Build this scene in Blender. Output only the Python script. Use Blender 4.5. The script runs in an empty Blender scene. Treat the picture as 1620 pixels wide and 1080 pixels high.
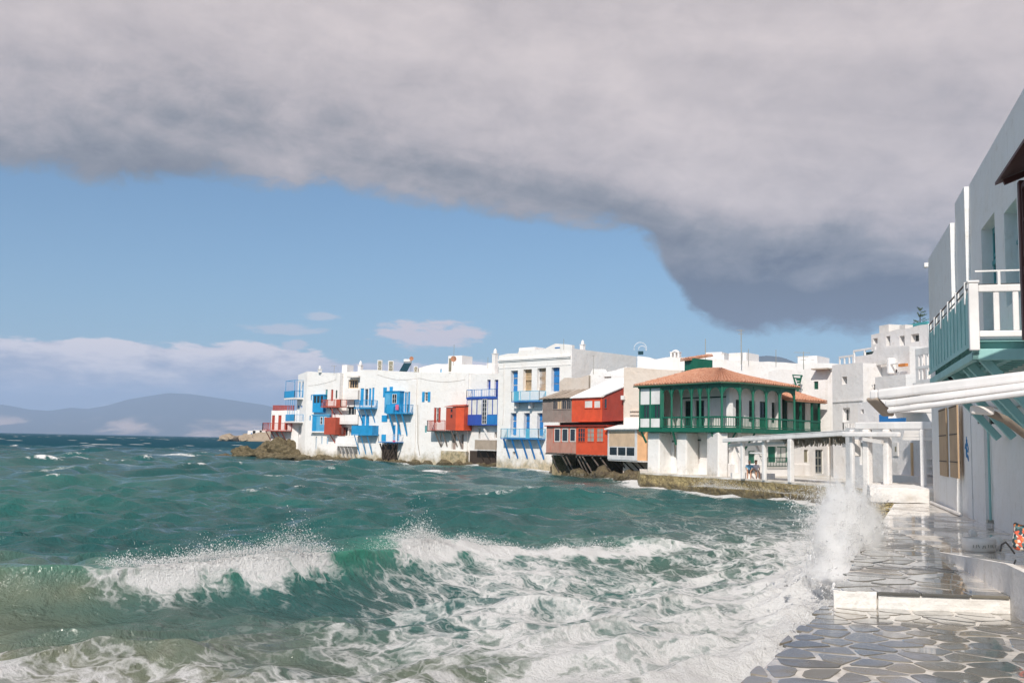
import bpy, math, random
import numpy as np
from mathutils import Vector, Matrix, noise as mnoise
random.seed(11); np.random.seed(11)
R = math.radians
scene = bpy.context.scene
col = scene.collection

# ------------------------------------------------------------------ camera
PW, PH, FPX = 1620.0, 1080.0, 1575.0          # size of the photograph and focal length in its pixels
EYE = Vector((0.0, 0.0, 3.5))                   # sea level is z = 0
PITCH = math.atan(159.9 / FPX); ROLL = R(1.146)
cam_d = bpy.data.cameras.new('camera'); cam = bpy.data.objects.new('camera', cam_d); col.objects.link(cam)
cam_d.sensor_width = 36.0; cam_d.lens = 36.0 * FPX / PW
cam_d.clip_start = 0.1; cam_d.clip_end = 60000
CROT = Matrix.Rotation(math.pi/2 + PITCH, 3, 'X') @ Matrix.Rotation(ROLL, 3, 'Z')
cam.matrix_world = Matrix.Translation(EYE) @ CROT.to_4x4()
scene.camera = cam

# ------------------------------------------------------------------ light
SUN_AZ, SUN_EL = R(196.0), R(38.5)             # azimuth clockwise from the view direction (+Y)
sun_vec = Vector((math.sin(SUN_AZ)*math.cos(SUN_EL), math.cos(SUN_AZ)*math.cos(SUN_EL), math.sin(SUN_EL)))
sl = bpy.data.lights.new('sun', 'SUN'); sl.energy = 4.5; sl.angle = R(0.53); sl.color = (1.0, 0.93, 0.845)
so = bpy.data.objects.new('sun', sl); col.objects.link(so)
so.rotation_euler = sun_vec.to_track_quat('Z', 'Y').to_euler(); so.location = (0, -20, 60)
scene.view_settings.view_transform = 'Standard'; scene.view_settings.look = 'None'
scene.view_settings.gamma = 1.0; scene.view_settings.exposure = -0.02
try: scene.view_settings.use_curve_mapping = False
except Exception: pass
scene.render.film_transparent = False
scene.cycles.max_bounces = 12; scene.cycles.diffuse_bounces = 9; scene.cycles.glossy_bounces = 3
scene.cycles.transmission_bounces = 9; scene.cycles.volume_bounces = 10; scene.cycles.transparent_max_bounces = 6
scene.cycles.caustics_reflective = False; scene.cycles.caustics_refractive = False
scene.cycles.use_denoising = True
scene.cycles.sample_clamp_indirect = 4.0

# ------------------------------------------------------------------ sky
class NT:
    """small helper to write node trees"""
    def __init__(s, tree): s.t = tree; s.n = tree.nodes; s.l = tree.links
    def node(s, typ, **kw):
        n = s.n.new(typ)
        for k, v in kw.items():
            if hasattr(n, k): setattr(n, k, v)
        return n
    def link(s, a, b): s.l.new(a, b)
    def put(s, sock, v):
        if v is None: return
        if isinstance(v, bpy.types.NodeSocket): s.l.new(v, sock)
        elif isinstance(v, (tuple, list)) and len(v) == 3 and sock.type == 'RGBA': sock.default_value = (*v, 1)
        else: sock.default_value = v
    def m(s, op, a=None, b=None, c=None, clamp=False):
        n = s.n.new('ShaderNodeMath'); n.operation = op; n.use_clamp = clamp
        for i, v in enumerate((a, b, c)): s.put(n.inputs[i], v)
        return n.outputs[0]
    def vm(s, op, a=None, b=None):
        n = s.n.new('ShaderNodeVectorMath'); n.operation = op
        s.put(n.inputs[0], a); s.put(n.inputs[1], b)
        return n.outputs[0]
    def ss(s, x, lo, hi, a=0.0, b=1.0):
        n = s.n.new('ShaderNodeMapRange'); n.interpolation_type = 'SMOOTHSTEP'
        for i, v in enumerate((x, lo, hi, a, b)): s.put(n.inputs[i], v)
        return n.outputs[0]
    def lin(s, x, lo, hi, a=0.0, b=1.0):
        n = s.n.new('ShaderNodeMapRange')
        for i, v in enumerate((x, lo, hi, a, b)): s.put(n.inputs[i], v)
        return n.outputs[0]
    def noise(s, vec, scale, detail=4, rough=0.55, dist=0.0, dim='3D'):
        n = s.n.new('ShaderNodeTexNoise'); n.noise_dimensions = dim
        if vec is not None: s.l.new(vec, n.inputs['Vector'])
        n.inputs['Scale'].default_value = scale; n.inputs['Detail'].default_value = detail
        n.inputs['Roughness'].default_value = rough; n.inputs['Distortion'].default_value = dist
        return n.outputs[0]
    def voro(s, vec, scale, feature='DISTANCE_TO_EDGE', rnd=1.0):
        n = s.n.new('ShaderNodeTexVoronoi'); n.feature = feature
        if vec is not None: s.l.new(vec, n.inputs['Vector'])
        n.inputs['Scale'].default_value = scale; n.inputs['Randomness'].default_value = rnd
        return n.outputs[0]
    def mix(s, f, a, b, typ='MIX'):
        n = s.n.new('ShaderNodeMix'); n.data_type = 'RGBA'; n.blend_type = typ
        s.put(n.inputs[0], f); s.put(n.inputs[6], a); s.put(n.inputs[7], b)
        return n.outputs[2]
    def xyz(s, v):
        n = s.n.new('ShaderNodeSeparateXYZ'); s.l.new(v, n.inputs[0]); return n.outputs
    def comb(s, x=0, y=0, z=0):
        n = s.n.new('ShaderNodeCombineXYZ')
        for i, v in enumerate((x, y, z)): s.put(n.inputs[i], v)
        return n.outputs[0]
    def curve(s, x, pts, x0, x1, y0, y1):
        """float curve through pts (x, y), smooth"""
        n = s.n.new('ShaderNodeFloatCurve'); c = n.mapping.curves[0]
        q = [((a-x0)/(x1-x0), (b-y0)/(y1-y0)) for a, b in pts]
        c.points[0].location = q[0]; c.points[1].location = q[-1]
        for a, b in q[1:-1]: c.points.new(a, b)
        n.mapping.update()
        s.put(n.inputs[1], s.lin(x, x0, x1, 0, 1))
        return s.lin(n.outputs[0], 0, 1, y0, y1)

world = bpy.data.worlds.new('World'); scene.world = world; world.use_nodes = True
w = NT(world.node_tree); w.n.clear()
sky = w.node('ShaderNodeTexSky'); sky.sky_type = 'NISHITA'; sky.sun_disc = False
sky.sun_elevation = SUN_EL; sky.sun_rotation = SUN_AZ
sky.air_density = 1.0; sky.dust_density = 1.2; sky.ozone_density = 1.6; sky.altitude = 0
tc = w.node('ShaderNodeTexCoord'); D = tc.outputs['Generated']
dx, dy, dz = w.xyz(D)
DEG = 180/math.pi
az = w.m('MULTIPLY', w.m('ARCTAN2', dx, dy), DEG)          # degrees right of the view direction
el = w.m('MULTIPLY', w.m('ARCSINE', dz), DEG)
# cloud ceiling seen in perspective
inv = w.m('DIVIDE', 1.0, w.m('ADD', w.m('MAXIMUM', dz, 0.0), 0.10))
pl = w.comb(w.m('MULTIPLY', dx, inv), w.m('MULTIPLY', dy, inv), 0.0)
ang = w.comb(w.m('MULTIPLY', az, 0.1), w.m('MULTIPLY', el, 0.17), 0.0)
n_big = w.noise(pl, 0.75, 4, 0.5, 0.5)
st_v = w.comb(w.m('MULTIPLY', az, 0.035), w.m('ADD', w.m('MULTIPLY', el, 0.16), w.m('MULTIPLY', az, 0.022)), 1.3)
n_str = w.noise(st_v, 1.6, 5, 0.5, 0.5)
n_mid = w.noise(ang, 1.3, 6, 0.55, 0.4)
n_fine = w.noise(ang, 4.2, 8, 0.66, 0.35)
wob = w.m('ADD', w.m('MULTIPLY', w.m('SUBTRACT', n_mid, 0.5), 3.0), w.m('MULTIPLY', w.m('SUBTRACT', n_fine, 0.5), 2.4))
# the heavy cloud: its lower edge as an elevation over azimuth
edge = w.curve(az, [(-60, 17), (-40, 14.0), (-27, 13.3), (-22, 13.4), (-15, 14.2), (-7.5, 13.8), (0, 12.9), (4.5, 12.5), (7.6, 11.6), (9.3, 9.2), (11.2, 6.9), (13, 6.3), (16, 6.8), (20, 6.5), (24, 6.8), (40, 8), (60, 10)], -60, 60, 0, 20)
edge_s = w.curve(az, [(-60, 17), (-40, 14.0), (-27, 13.3), (-15, 14.0), (0, 12.6), (8, 10.2), (16, 8.2), (24, 8.0), (60, 10)], -60, 60, 0, 20)
hgt = w.m('ADD', w.m('SUBTRACT', el, edge), wob)
heavy = w.ss(hgt, -0.45, 0.85)
# towards the sun, behind the camera, the cover is broken
front = w.ss(dy, -0.35, 0.25)
broken = w.ss(w.noise(pl, 0.8, 5, 0.55, 0.2), 0.50, 0.62)
cover = w.m('MAXIMUM', w.m('MULTIPLY', heavy, front), w.m('MULTIPLY', w.m('MULTIPLY', broken, w.m('SUBTRACT', 1.0, front)), w.ss(el, 3, 12)))
# thickness makes the underside darker, thin parts let light through
hs_ = w.m('ADD', w.m('SUBTRACT', el, edge_s), w.m('MULTIPLY', wob, 0.8)); rise = w.ss(hs_, -1.0, 9.0)
dark_r = w.m('MULTIPLY', w.ss(az, 2.0, 16.0), w.ss(hs_, 5.5, -1.5))
tone = w.m('ADD', w.m('MULTIPLY', rise, 0.64), w.m('MULTIPLY', w.m('SUBTRACT', n_big, 0.5), 0.75))
tone = w.m('ADD', tone, w.m('MULTIPLY', w.m('SUBTRACT', n_str, 0.5), 0.8))
tone = w.m('ADD', tone, w.m('MULTIPLY', w.m('SUBTRACT', n_mid, 0.5), 0.62))
tone = w.m('ADD', tone, w.m('MULTIPLY', w.m('SUBTRACT', n_fine, 0.5), 0.36))
tone = w.m('SUBTRACT', w.m('ADD', tone, 0.155), w.m('MULTIPLY', dark_r, 0.50))
tone = w.m('ADD', w.m('MULTIPLY', tone, 0.84), 0.13)
cr = w.node('ShaderNodeValToRGB'); w.link(tone, cr.inputs[0])
e = cr.color_ramp.elements
e[0].position = 0.0; e[0].color = (0.095, 0.105, 0.13, 1)
e[1].position = 1.0; e[1].color = (0.76, 0.665, 0.64, 1)
x = cr.color_ramp.elements.new(0.33); x.color = (0.275, 0.27, 0.285, 1)
x = cr.color_ramp.elements.new(0.62); x.color = (0.53, 0.47, 0.465, 1)
# low cumulus bank over the far shore
bank_top = w.curve(az, [(-60, 4.6), (-27, 5.0), (-20, 5.0), (-14, 5.3), (-10, 4.7), (-6, 4.6), (-2, 4.4), (3, 3.6), (8, 3.0), (20, 2.5), (60, 4)], -60, 60, 0, 20)
angb = w.comb(w.m('MULTIPLY', az, 0.14), w.m('MULTIPLY', el, 0.42), 3.7)
nb1 = w.noise(angb, 1.7, 7, 0.58, 0.25); nb2 = w.noise(angb, 5.5, 5, 0.6, 0.1)
bh = w.m('ADD', w.m('SUBTRACT', bank_top, el), w.m('MULTIPLY', w.m('SUBTRACT', nb1, 0.5), 3.2))
bank = w.ss(bh, -0.02, 0.30)
bt = w.m('ADD', w.m('ADD', w.m('MULTIPLY', w.ss(el, 1.6, 4.6), 0.75), w.m('MULTIPLY', w.m('SUBTRACT', nb1, 0.5), 1.7)), w.m('ADD', w.m('MULTIPLY', w.m('SUBTRACT', nb2, 0.5), 0.9), 0.06))
cb = w.node('ShaderNodeValToRGB'); w.link(bt, cb.inputs[0]); e = cb.color_ramp.elements
e[0].position = 0.05; e[0].color = (0.26, 0.32, 0.42, 1); e[1].position = 0.85; e[1].color = (1.0, 0.87, 0.83, 1)
x = e.new(0.42); x.color = (0.52, 0.50, 0.56, 1)
# small separate clouds
def puff(a0, e0, ra, re):
    q1 = w.m('POWER', w.m('DIVIDE', w.m('SUBTRACT', az, a0), ra), 2.0)
    q2 = w.m('POWER', w.m('DIVIDE', w.m('SUBTRACT', el, e0), re), 2.0)
    d = w.m('SUBTRACT', 1.0, w.m('ADD', q1, q2))
    return w.ss(w.m('ADD', d, w.m('MULTIPLY', w.m('SUBTRACT', nb2, 0.5), 2.2)), 0.15, 0.8)
p1 = w.m('MULTIPLY', puff(-4.8, 6.1, 4.0, 1.0), 1.0)
p2 = w.m('MULTIPLY', puff(-13.0, 6.1, 2.6, 0.40), 0.55)
p3 = w.m('MULTIPLY', puff(-12.3, 5.2, 0.9, 0.45), 0.65)
p4 = w.m('MULTIPLY', puff(-11.0, 6.9, 1.3, 0.30), 0.5)
small = w.m('MAXIMUM', w.m('MAXIMUM', p1, p2), w.m('MAXIMUM', p3, p4))
# assemble: clear sky, bank, small clouds, heavy cloud
clear = w.vm('MULTIPLY', sky.outputs[0], (0.070, 0.092, 0.103))
c1 = w.mix(bank, clear, cb.outputs[0])
c2 = w.mix(small, c1, (0.78, 0.68, 0.69))
c3 = w.mix(cover, c2, cr.outputs[0])
bg = w.node('ShaderNodeBackground'); w.link(c3, bg.inputs[0]); bg.inputs[1].default_value = 1.0
out = w.node('ShaderNodeOutputWorld'); w.link(bg.outputs[0], out.inputs[0])

# ------------------------------------------------------------------ helpers: objects
ORG = {}                                        # world origin of every object
def tag(o, label=None, cat=None, group=None, kind=None):
    if label: o['label'] = label
    if cat: o['category'] = cat
    if group: o['group'] = group
    if kind: o['kind'] = kind
    return o
def empty(name, loc, label=None, cat=None, group=None):
    o = bpy.data.objects.new(name, None); col.objects.link(o); o.location = loc
    o.empty_display_size = 0.3; ORG[o] = Vector(loc)
    return tag(o, label, cat, group)
class MB:
    """collects shapes in world coordinates; build() links them as ONE mesh object"""
    def __init__(s): s.v = []; s.f = []
    def add(s, vs, fs):
        b = len(s.v); s.v.extend([tuple(p) for p in vs]); s.f.extend([tuple(b+i for i in f) for f in fs]); return s
    def hexa(s, p):                              # 8 points: bottom 4 ccw, top 4 ccw
        return s.add(p, [(3,2,1,0),(4,5,6,7),(0,1,5,4),(1,2,6,5),(2,3,7,6),(3,0,4,7)])
    def box(s, fr, u0, u1, v0, v1, z0, z1):
        P = fr.P
        return s.hexa([P(u0,v0,z0),P(u1,v0,z0),P(u1,v1,z0),P(u0,v1,z0),P(u0,v0,z1),P(u1,v0,z1),P(u1,v1,z1),P(u0,v1,z1)])
    def prism(s, fr, pts, v0, v1):               # pts: (u, z), any polygon, extruded through v
        n = len(pts)
        a = [fr.P(u, v0, z) for u, z in pts] + [fr.P(u, v1, z) for u, z in pts]
        return s.add(a, [tuple(range(n)), tuple(range(2*n-1, n-1, -1))] + [(i, i+n, (i+1) % n + n, (i+1) % n) for i in range(n)])
    def slab(s, pts, z0, z1):                    # plan polygon (x, y) ccw, z1 may be a function of the point
        n = len(pts); zz = z1 if callable(z1) else (lambda x, y: z1)
        a = [(x, y, z0) for x, y in pts] + [(x, y, zz(x, y)) for x, y in pts]
        return s.add(a, [tuple(range(n-1, -1, -1)), tuple(range(n, 2*n))] + [(i, (i+1) % n, (i+1) % n+n, i+n) for i in range(n)])
    def beam(s, p, q, w, h):
        p, q = Vector(p), Vector(q); d = (q-p).normalized()
        a = d.cross(Vector((0,0,1)))
        if a.length < 1e-3: a = Vector((1,0,0))
        a.normalize(); b = a.cross(d).normalized()
        a *= w/2; b *= h/2
        return s.hexa([p-a-b, p+a-b, q+a-b, q-a-b, p-a+b, p+a+b, q+a+b, q-a+b])
    def tube(s, pts, r, n=8):
        pts = [Vector(p) for p in pts]; rr = r if isinstance(r, (list, tuple)) else [r]*len(pts); vs = []; fs = []
        for i, p in enumerate(pts):
            d = (pts[min(i+1, len(pts)-1)] - pts[max(i-1, 0)]).normalized()
            a = d.cross(Vector((0,0,1)))
            if a.length < 1e-2: a = d.cross(Vector((1,0,0)))
            a.normalize(); b = d.cross(a)
            for k in range(n):
                t = 2*math.pi*k/n; vs.append(p + (a*math.cos(t) + b*math.sin(t))*rr[i])
        for i in range(len(pts)-1):
            for k in range(n):
                fs.append((i*n+k, i*n+(k+1) % n, (i+1)*n+(k+1) % n, (i+1)*n+k))
        fs.append(tuple(range(n-1, -1, -1))); fs.append(tuple(range((len(pts)-1)*n, len(pts)*n)))
        return s.add(vs, fs)
    def lathe(s, c, prof, n=16):
        c = Vector(c); vs = []; fs = []
        for r, z in prof:
            for k in range(n):
                t = 2*math.pi*k/n; vs.append(c + Vector((r*math.cos(t), r*math.sin(t), z)))
        for i in range(len(prof)-1):
            for k in range(n):
                fs.append((i*n+k, i*n+(k+1) % n, (i+1)*n+(k+1) % n, (i+1)*n+k))
        fs.append(tuple(range(n-1, -1, -1))); fs.append(tuple(range((len(prof)-1)*n, len(prof)*n)))
        return s.add(vs, fs)
    def grid(s, fr, u0, u1, z0, z1, v0, v1, holes):
        """front of a wall at v0 with rectangular openings whose reveals run back to v1"""
        us = sorted({u0, u1, *[min(max(t, u0), u1) for h in holes for t in h[:2]]})
        zs = sorted({z0, z1, *[min(max(t, z0), z1) for h in holes for t in h[2:4]]})
        P = fr.P
        for i in range(len(us)-1):
            for j in range(len(zs)-1):
                a, b, c, d = us[i], us[i+1], zs[j], zs[j+1]
                if b-a < 1e-5 or d-c < 1e-5: continue
                mu, mz = (a+b)/2, (c+d)/2
                if any(h[0] < mu < h[1] and h[2] < mz < h[3] for h in holes): continue
                s.add([P(a,v0,c), P(b,v0,c), P(b,v0,d), P(a,v0,d)], [(0,1,2,3)])
        for a, b, c, d in [h[:4] for h in holes]:
            s.add([P(a,v0,c),P(b,v0,c),P(b,v0,d),P(a,v0,d),P(a,v1,c),P(b,v1,c),P(b,v1,d),P(a,v1,d)], [(0,4,5,1),(1,5,6,2),(2,6,7,3),(3,7,4,0)])
        s.add([P(u0,v0,z0),P(u1,v0,z0),P(u1,v0,z1),P(u0,v0,z1),P(u0,v1,z0),P(u1,v1,z0),P(u1,v1,z1),P(u0,v1,z1)], [(0,3,7,4),(1,5,6,2),(3,2,6,7)])
        return s
    def build(s, name, mat, parent=None, smooth=False, kind=None):
        A = np.array(s.v, dtype=float); lo, hi = A.min(0), A.max(0)
        c = np.array([(lo[0]+hi[0])/2, (lo[1]+hi[1])/2, lo[2]])
        me = bpy.data.meshes.new(name); me.from_pydata((A-c).tolist(), [], s.f); me.validate(); me.update()
        me.materials.append(M[mat] if isinstance(mat, str) else mat)
        if smooth: me.polygons.foreach_set('use_smooth', [True]*len(me.polygons))
        o = bpy.data.objects.new(name, me); col.objects.link(o); ORG[o] = Vector(c)
        if parent is not None: o.parent = parent; o.location = Vector(c) - ORG[parent]
        else: o.location = c
        if kind: o['kind'] = kind
        return o

# ------------------------------------------------------------------ helpers: measuring the place from the photograph
def hor(px): return 683.7 + 0.02*px
def ray(px, py): return CROT @ Vector(((px-810)/FPX, -(py-540)/FPX, -1.0))
def at_z(px, py, z):
    r = ray(px, py); t = (z-EYE.z)/r.z; return EYE + r*t
def at_y(px, py, y):
    r = ray(px, py); return EYE + r*(y/r.y)
def plan(px, y):
    p = at_y(px, hor(px), y); return Vector((p.x, p.y))
class Fr:
    """an upright plane: u runs to the right along it, v back into the building, z up"""
    def __init__(s, A, B):
        s.A = Vector(A); s.B = Vector(B); s.d = (s.B-s.A).normalized(); s.n = Vector((-s.d.y, s.d.x)); s.L = (s.B-s.A).length
    def P(s, u, v, z):
        q = s.A + s.d*u + s.n*v; return Vector((q.x, q.y, z))
    def hit(s, px, py, off=0.0):
        r = ray(px, py); q = s.A + s.n*off - Vector((EYE.x, EYE.y)); rn = Vector((r.x, r.y))
        t = q.dot(s.n)/rn.dot(s.n); p = EYE + r*t
        return (Vector((p.x, p.y))-s.A).dot(s.d), p.z
    def rect(s, x0, y0, x1, y1, off=0.0):
        xm, ym = (x0+x1)/2, (y0+y1)/2
        return s.hit(x0, ym, off)[0], s.hit(x1, ym, off)[0], s.hit(xm, y1, off)[1], s.hit(xm, y0, off)[1]
    def shift(s, v, u=0.0): return Fr(s.A + s.n*v + s.d*u, s.B + s.n*v + s.d*u)
def FP(pxa, ya, pxb, yb): return Fr(plan(pxa, ya), plan(pxb, yb))
WX = Fr((0, 0), (1, 0))                          # world axes as a frame

# ------------------------------------------------------------------ materials (all procedural)
M = {}
def newmat(name):
    m = bpy.data.materials.new(name); m.use_nodes = True; t = NT(m.node_tree); t.n.clear()
    o = t.node('ShaderNodeOutputMaterial'); b = t.node('ShaderNodeBsdfPrincipled'); t.link(b.outputs[0], o.inputs[0])
    M[name] = m
    return m, t, b, o
def bump(t, b, h, strength, dist):
    n = t.node('ShaderNodeBump'); n.inputs['Strength'].default_value = strength; n.inputs['Distance'].default_value = dist
    t.link(h, n.inputs['Height']); t.link(n.outputs[0], b.inputs['Normal'])
def geo(t): return t.node('ShaderNodeNewGeometry').outputs['Position']
def wash(name, c, stain=0.0, stain_top=2.6, rough=0.9):
    """limewashed plaster with patches of older coats, rain streaks and algae above the sea"""
    m, t, b, o = newmat(name); p = geo(t); z = t.xyz(p)[2]
    n1 = t.noise(p, 0.35, 4, 0.6); n2 = t.noise(p, 2.3, 5, 0.65); n3 = t.noise(p, 14, 3, 0.6)
    stretch = t.vm('MULTIPLY', p, (2.6, 2.6, 0.22)); n4 = t.noise(stretch, 1.0, 4, 0.6)
    d = tuple(k*q for k, q in zip(c, (0.86, 0.835, 0.80)))
    cc = t.mix(t.ss(n1, 0.42, 0.72), c, tuple(k*q for k, q in zip(c, (0.97, 0.945, 0.92))))
    cc = t.mix(t.m('MULTIPLY', t.ss(n2, 0.54, 0.72), 0.75), cc, d)
    cc = t.mix(t.m('MULTIPLY', t.ss(n4, 0.58, 0.78), 0.65), cc, tuple(k*q for k, q in zip(c, (0.80, 0.77, 0.72))))
    if stain > 0:
        low = t.ss(t.m('SUBTRACT', z, t.m('MULTIPLY', t.m('SUBTRACT', t.noise(p, 0.7, 5, 0.65), 0.5), 4.2)), stain_top, stain_top-2.2)
        cc = t.mix(t.m('MULTIPLY', low, stain), cc, t.mix(t.ss(n2, 0.4, 0.62), (0.40, 0.31, 0.17), (0.17, 0.145, 0.065)))
    t.link(cc, b.inputs['Base Color']); b.inputs['Roughness'].default_value = rough
    b.inputs['Specular IOR Level'].default_value = 0.25
    bump(t, b, t.m('ADD', t.m('MULTIPLY', t.noise(p, 0.8, 3, 0.5), 1.6), t.m('ADD', t.m('MULTIPLY', n2, 0.8), t.m('MULTIPLY', n3, 0.25))), 0.7, 0.07)
    return m
def paint(name, c, rough=0.5, wear=0.25, wearc=None, grain=True):
    m, t, b, o = newmat(name); p = geo(t)
    n1 = t.noise(p, 1.1, 4, 0.6); st = t.vm('MULTIPLY', p, (9, 9, 0.8)); n2 = t.noise(st, 1.0, 4, 0.6)
    cc = t.mix(t.ss(n1, 0.35, 0.7), c, tuple(k*0.82 for k in c))
    wc = wearc or tuple(min(0.8, k*0.8+0.12) for k in c)
    cc = t.mix(t.m('MULTIPLY', t.ss(n2, 0.56, 0.74), wear), cc, wc)
    t.link(cc, b.inputs['Base Color']); b.inputs['Roughness'].default_value = rough
    bump(t, b, n2, 0.25, 0.02)
    return m
wash('white', (0.80, 0.775, 0.755)); wash('white_sea', (0.80, 0.775, 0.75), 0.8, 2.3); wash('white_pure', (0.84, 0.825, 0.81))
wash('white_stain', (0.78, 0.74, 0.70), 0.9, 3.6)
wash('beige', (0.70, 0.60, 0.52)); wash('rose_grey', (0.70, 0.655, 0.635)); wash('pale_grey', (0.74, 0.715, 0.70)); wash('white_wall', (0.80, 0.79, 0.775))
paint('cyan', (0.016, 0.30, 0.60)); paint('sky_blue', (0.10, 0.38, 0.62)); paint('mid_blue', (0.018, 0.19, 0.50)); paint('royal', (0.03, 0.085, 0.40))
paint('pale_cyan', (0.10, 0.42, 0.60)); paint('red', (0.72, 0.095, 0.032), 0.55, 0.12); paint('oxide', (0.42, 0.055, 0.03), 0.6, 0.3); paint('rust_red', (0.44, 0.075, 0.038), 0.7, 0.4)
paint('green', (0.006, 0.125, 0.075), 0.45, 0.1); paint('dark_green', (0.005, 0.045, 0.032), 0.5, 0.1); paint('teal', (0.29, 0.54, 0.52), 0.6, 0.35, (0.40, 0.60, 0.58)); paint('deep_teal', (0.06, 0.30, 0.32), 0.5, 0.15)
paint('tan', (0.74, 0.53, 0.32), 0.7, 0.2); paint('blind', (0.72, 0.52, 0.35), 0.9, 0.15); paint('peach', (0.74, 0.42, 0.22), 0.8, 0.2)
paint('wood_grey', (0.30, 0.24, 0.21), 0.85, 0.7, (0.42, 0.20, 0.16)); paint('wood_dark', (0.05, 0.034, 0.024), 0.8, 0.4); paint('wood_brown', (0.085, 0.030, 0.024), 0.6, 0.3, (0.14, 0.06, 0.045)); paint('wood_pale', (0.42, 0.34, 0.27), 0.85, 0.4)
paint('faded_red', (0.50, 0.26, 0.20), 0.85, 0.95, (0.56, 0.10, 0.05)); paint('board', (0.46, 0.315, 0.19), 0.75, 0.3)
paint('white_paint', (0.80, 0.775, 0.755), 0.5, 0.25, (0.62, 0.55, 0.47)); paint('off_white', (0.74, 0.70, 0.66), 0.6, 0.4, (0.60, 0.50, 0.42)); paint('slab', (0.66, 0.63, 0.60), 0.8, 0.4)
paint('metal_grey', (0.34, 0.33, 0.29), 0.5, 0.3); paint('khaki', (0.27, 0.245, 0.17), 0.6, 0.3); paint('black', (0.015, 0.015, 0.017), 0.45, 0.1); paint('terracotta_plain', (0.50, 0.22, 0.12), 0.8, 0.3); paint('rope', (0.30, 0.25, 0.20), 0.9, 0.3); paint('thatch', (0.30, 0.27, 0.22), 0.95, 0.6, (0.16, 0.14, 0.11)); paint('curtain', (0.72, 0.70, 0.66), 0.9, 0.2); paint('graffiti', (0.015, 0.19, 0.42), 0.6, 0.1); paint('orange', (0.60, 0.22, 0.06), 0.7, 0.1); paint('pink_cloth', (0.66, 0.14, 0.25), 0.9, 0.3); paint('solar', (0.012, 0.05, 0.07), 0.15, 0.1)
m, t, b, o = newmat('glass')
b.inputs['Base Color'].default_value = (0.022, 0.03, 0.034, 1); b.inputs['Roughness'].default_value = 0.06; b.inputs['IOR'].default_value = 1.5
m, t, b, o = newmat('terracotta'); p = geo(t)
cc = t.mix(t.ss(t.noise(p, 3.5, 3, 0.6), 0.35, 0.68), (0.55, 0.285, 0.18), (0.43, 0.19, 0.115)); cc = t.mix(t.m('MULTIPLY', t.ss(t.noise(p, 1.1, 5, 0.7), 0.55, 0.75), 0.6), cc, (0.62, 0.46, 0.36))
t.link(cc, b.inputs['Base Color']); b.inputs['Roughness'].default_value = 0.85
def stone(name, c1, c2, c3, sc=1.0, bs=0.12):
    m, t, b, o = newmat(name); p = geo(t)
    n1 = t.noise(p, 1.6*sc, 6, 0.65, 0.3); n2 = t.noise(p, 7*sc, 5, 0.65); vr = t.voro(p, 2.4*sc)
    cc = t.mix(t.ss(n1, 0.38, 0.62), c1, c2); cc = t.mix(t.ss(n2, 0.55, 0.72), cc, c3)
    z = t.xyz(p)[2]; wet = t.ss(t.m('ADD', z, t.m('MULTIPLY', n1, 0.6)), 1.0, 0.45)
    cc = t.mix(t.m('MULTIPLY', wet, 0.75), cc, (0.055, 0.045, 0.022))
    t.link(cc, b.inputs['Base Color']); t.link(t.lin(wet, 0, 1, 0.85, 0.3), b.inputs['Roughness'])
    bump(t, b, t.m('ADD', t.m('ADD', n1, t.m('MULTIPLY', n2, 0.5)), t.m('MULTIPLY', t.ss(vr, 0.0, 0.12), 0.5)), 0.9, bs)
    return m
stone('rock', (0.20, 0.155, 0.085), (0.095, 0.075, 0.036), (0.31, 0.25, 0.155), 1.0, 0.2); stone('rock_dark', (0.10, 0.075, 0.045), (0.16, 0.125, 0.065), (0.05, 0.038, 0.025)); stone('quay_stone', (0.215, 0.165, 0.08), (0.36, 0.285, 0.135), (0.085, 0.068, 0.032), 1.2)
stone('headland_rock', (0.40, 0.31, 0.22), (0.32, 0.25, 0.17), (0.46, 0.38, 0.28), 0.05, 1.0)
def skin(name, c, rough=0.6):
    m, t, b, o = newmat(name); b.inputs['Base Color'].default_value = (*c, 1); b.inputs['Roughness'].default_value = rough
    bump(t, b, t.noise(geo(t), 40, 3), 0.15, 0.01)
skin('skin', (0.50, 0.27, 0.17)); skin('hair_grey', (0.45, 0.43, 0.40)); skin('hair_dark', (0.12, 0.08, 0.06)); skin('cloth_blue', (0.14, 0.36, 0.56), 0.9); skin('cloth_navy', (0.025, 0.04, 0.07), 0.9); skin('cloth_lilac', (0.70, 0.67, 0.76), 0.9); skin('cloth_slate', (0.06, 0.09, 0.12), 0.9); skin('cloth_white', (0.78, 0.75, 0.70), 0.9)
m, t, b, o = newmat('floral'); p = geo(t)
v1 = t.node('ShaderNodeTexVoronoi'); t.link(p, v1.inputs['Vector']); v1.inputs['Scale'].default_value = 24
cr_ = t.node('ShaderNodeValToRGB'); t.link(t.xyz(v1.outputs['Color'])[0], cr_.inputs[0]); cr_.color_ramp.interpolation = 'CONSTANT'
for i, (ps, c) in enumerate([(0.0, (0.03, 0.06, 0.07)), (0.25, (0.62, 0.12, 0.06)), (0.5, (0.72, 0.66, 0.58)), (0.68, (0.08, 0.16, 0.16)), (0.85, (0.66, 0.22, 0.08))]):
    x = cr_.color_ramp.elements[i] if i < 2 else cr_.color_ramp.elements.new(ps)
    x.position = ps; x.color = (*c, 1)
t.link(cr_.outputs[0], b.inputs['Base Color']); b.inputs['Roughness'].default_value = 0.8

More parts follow.
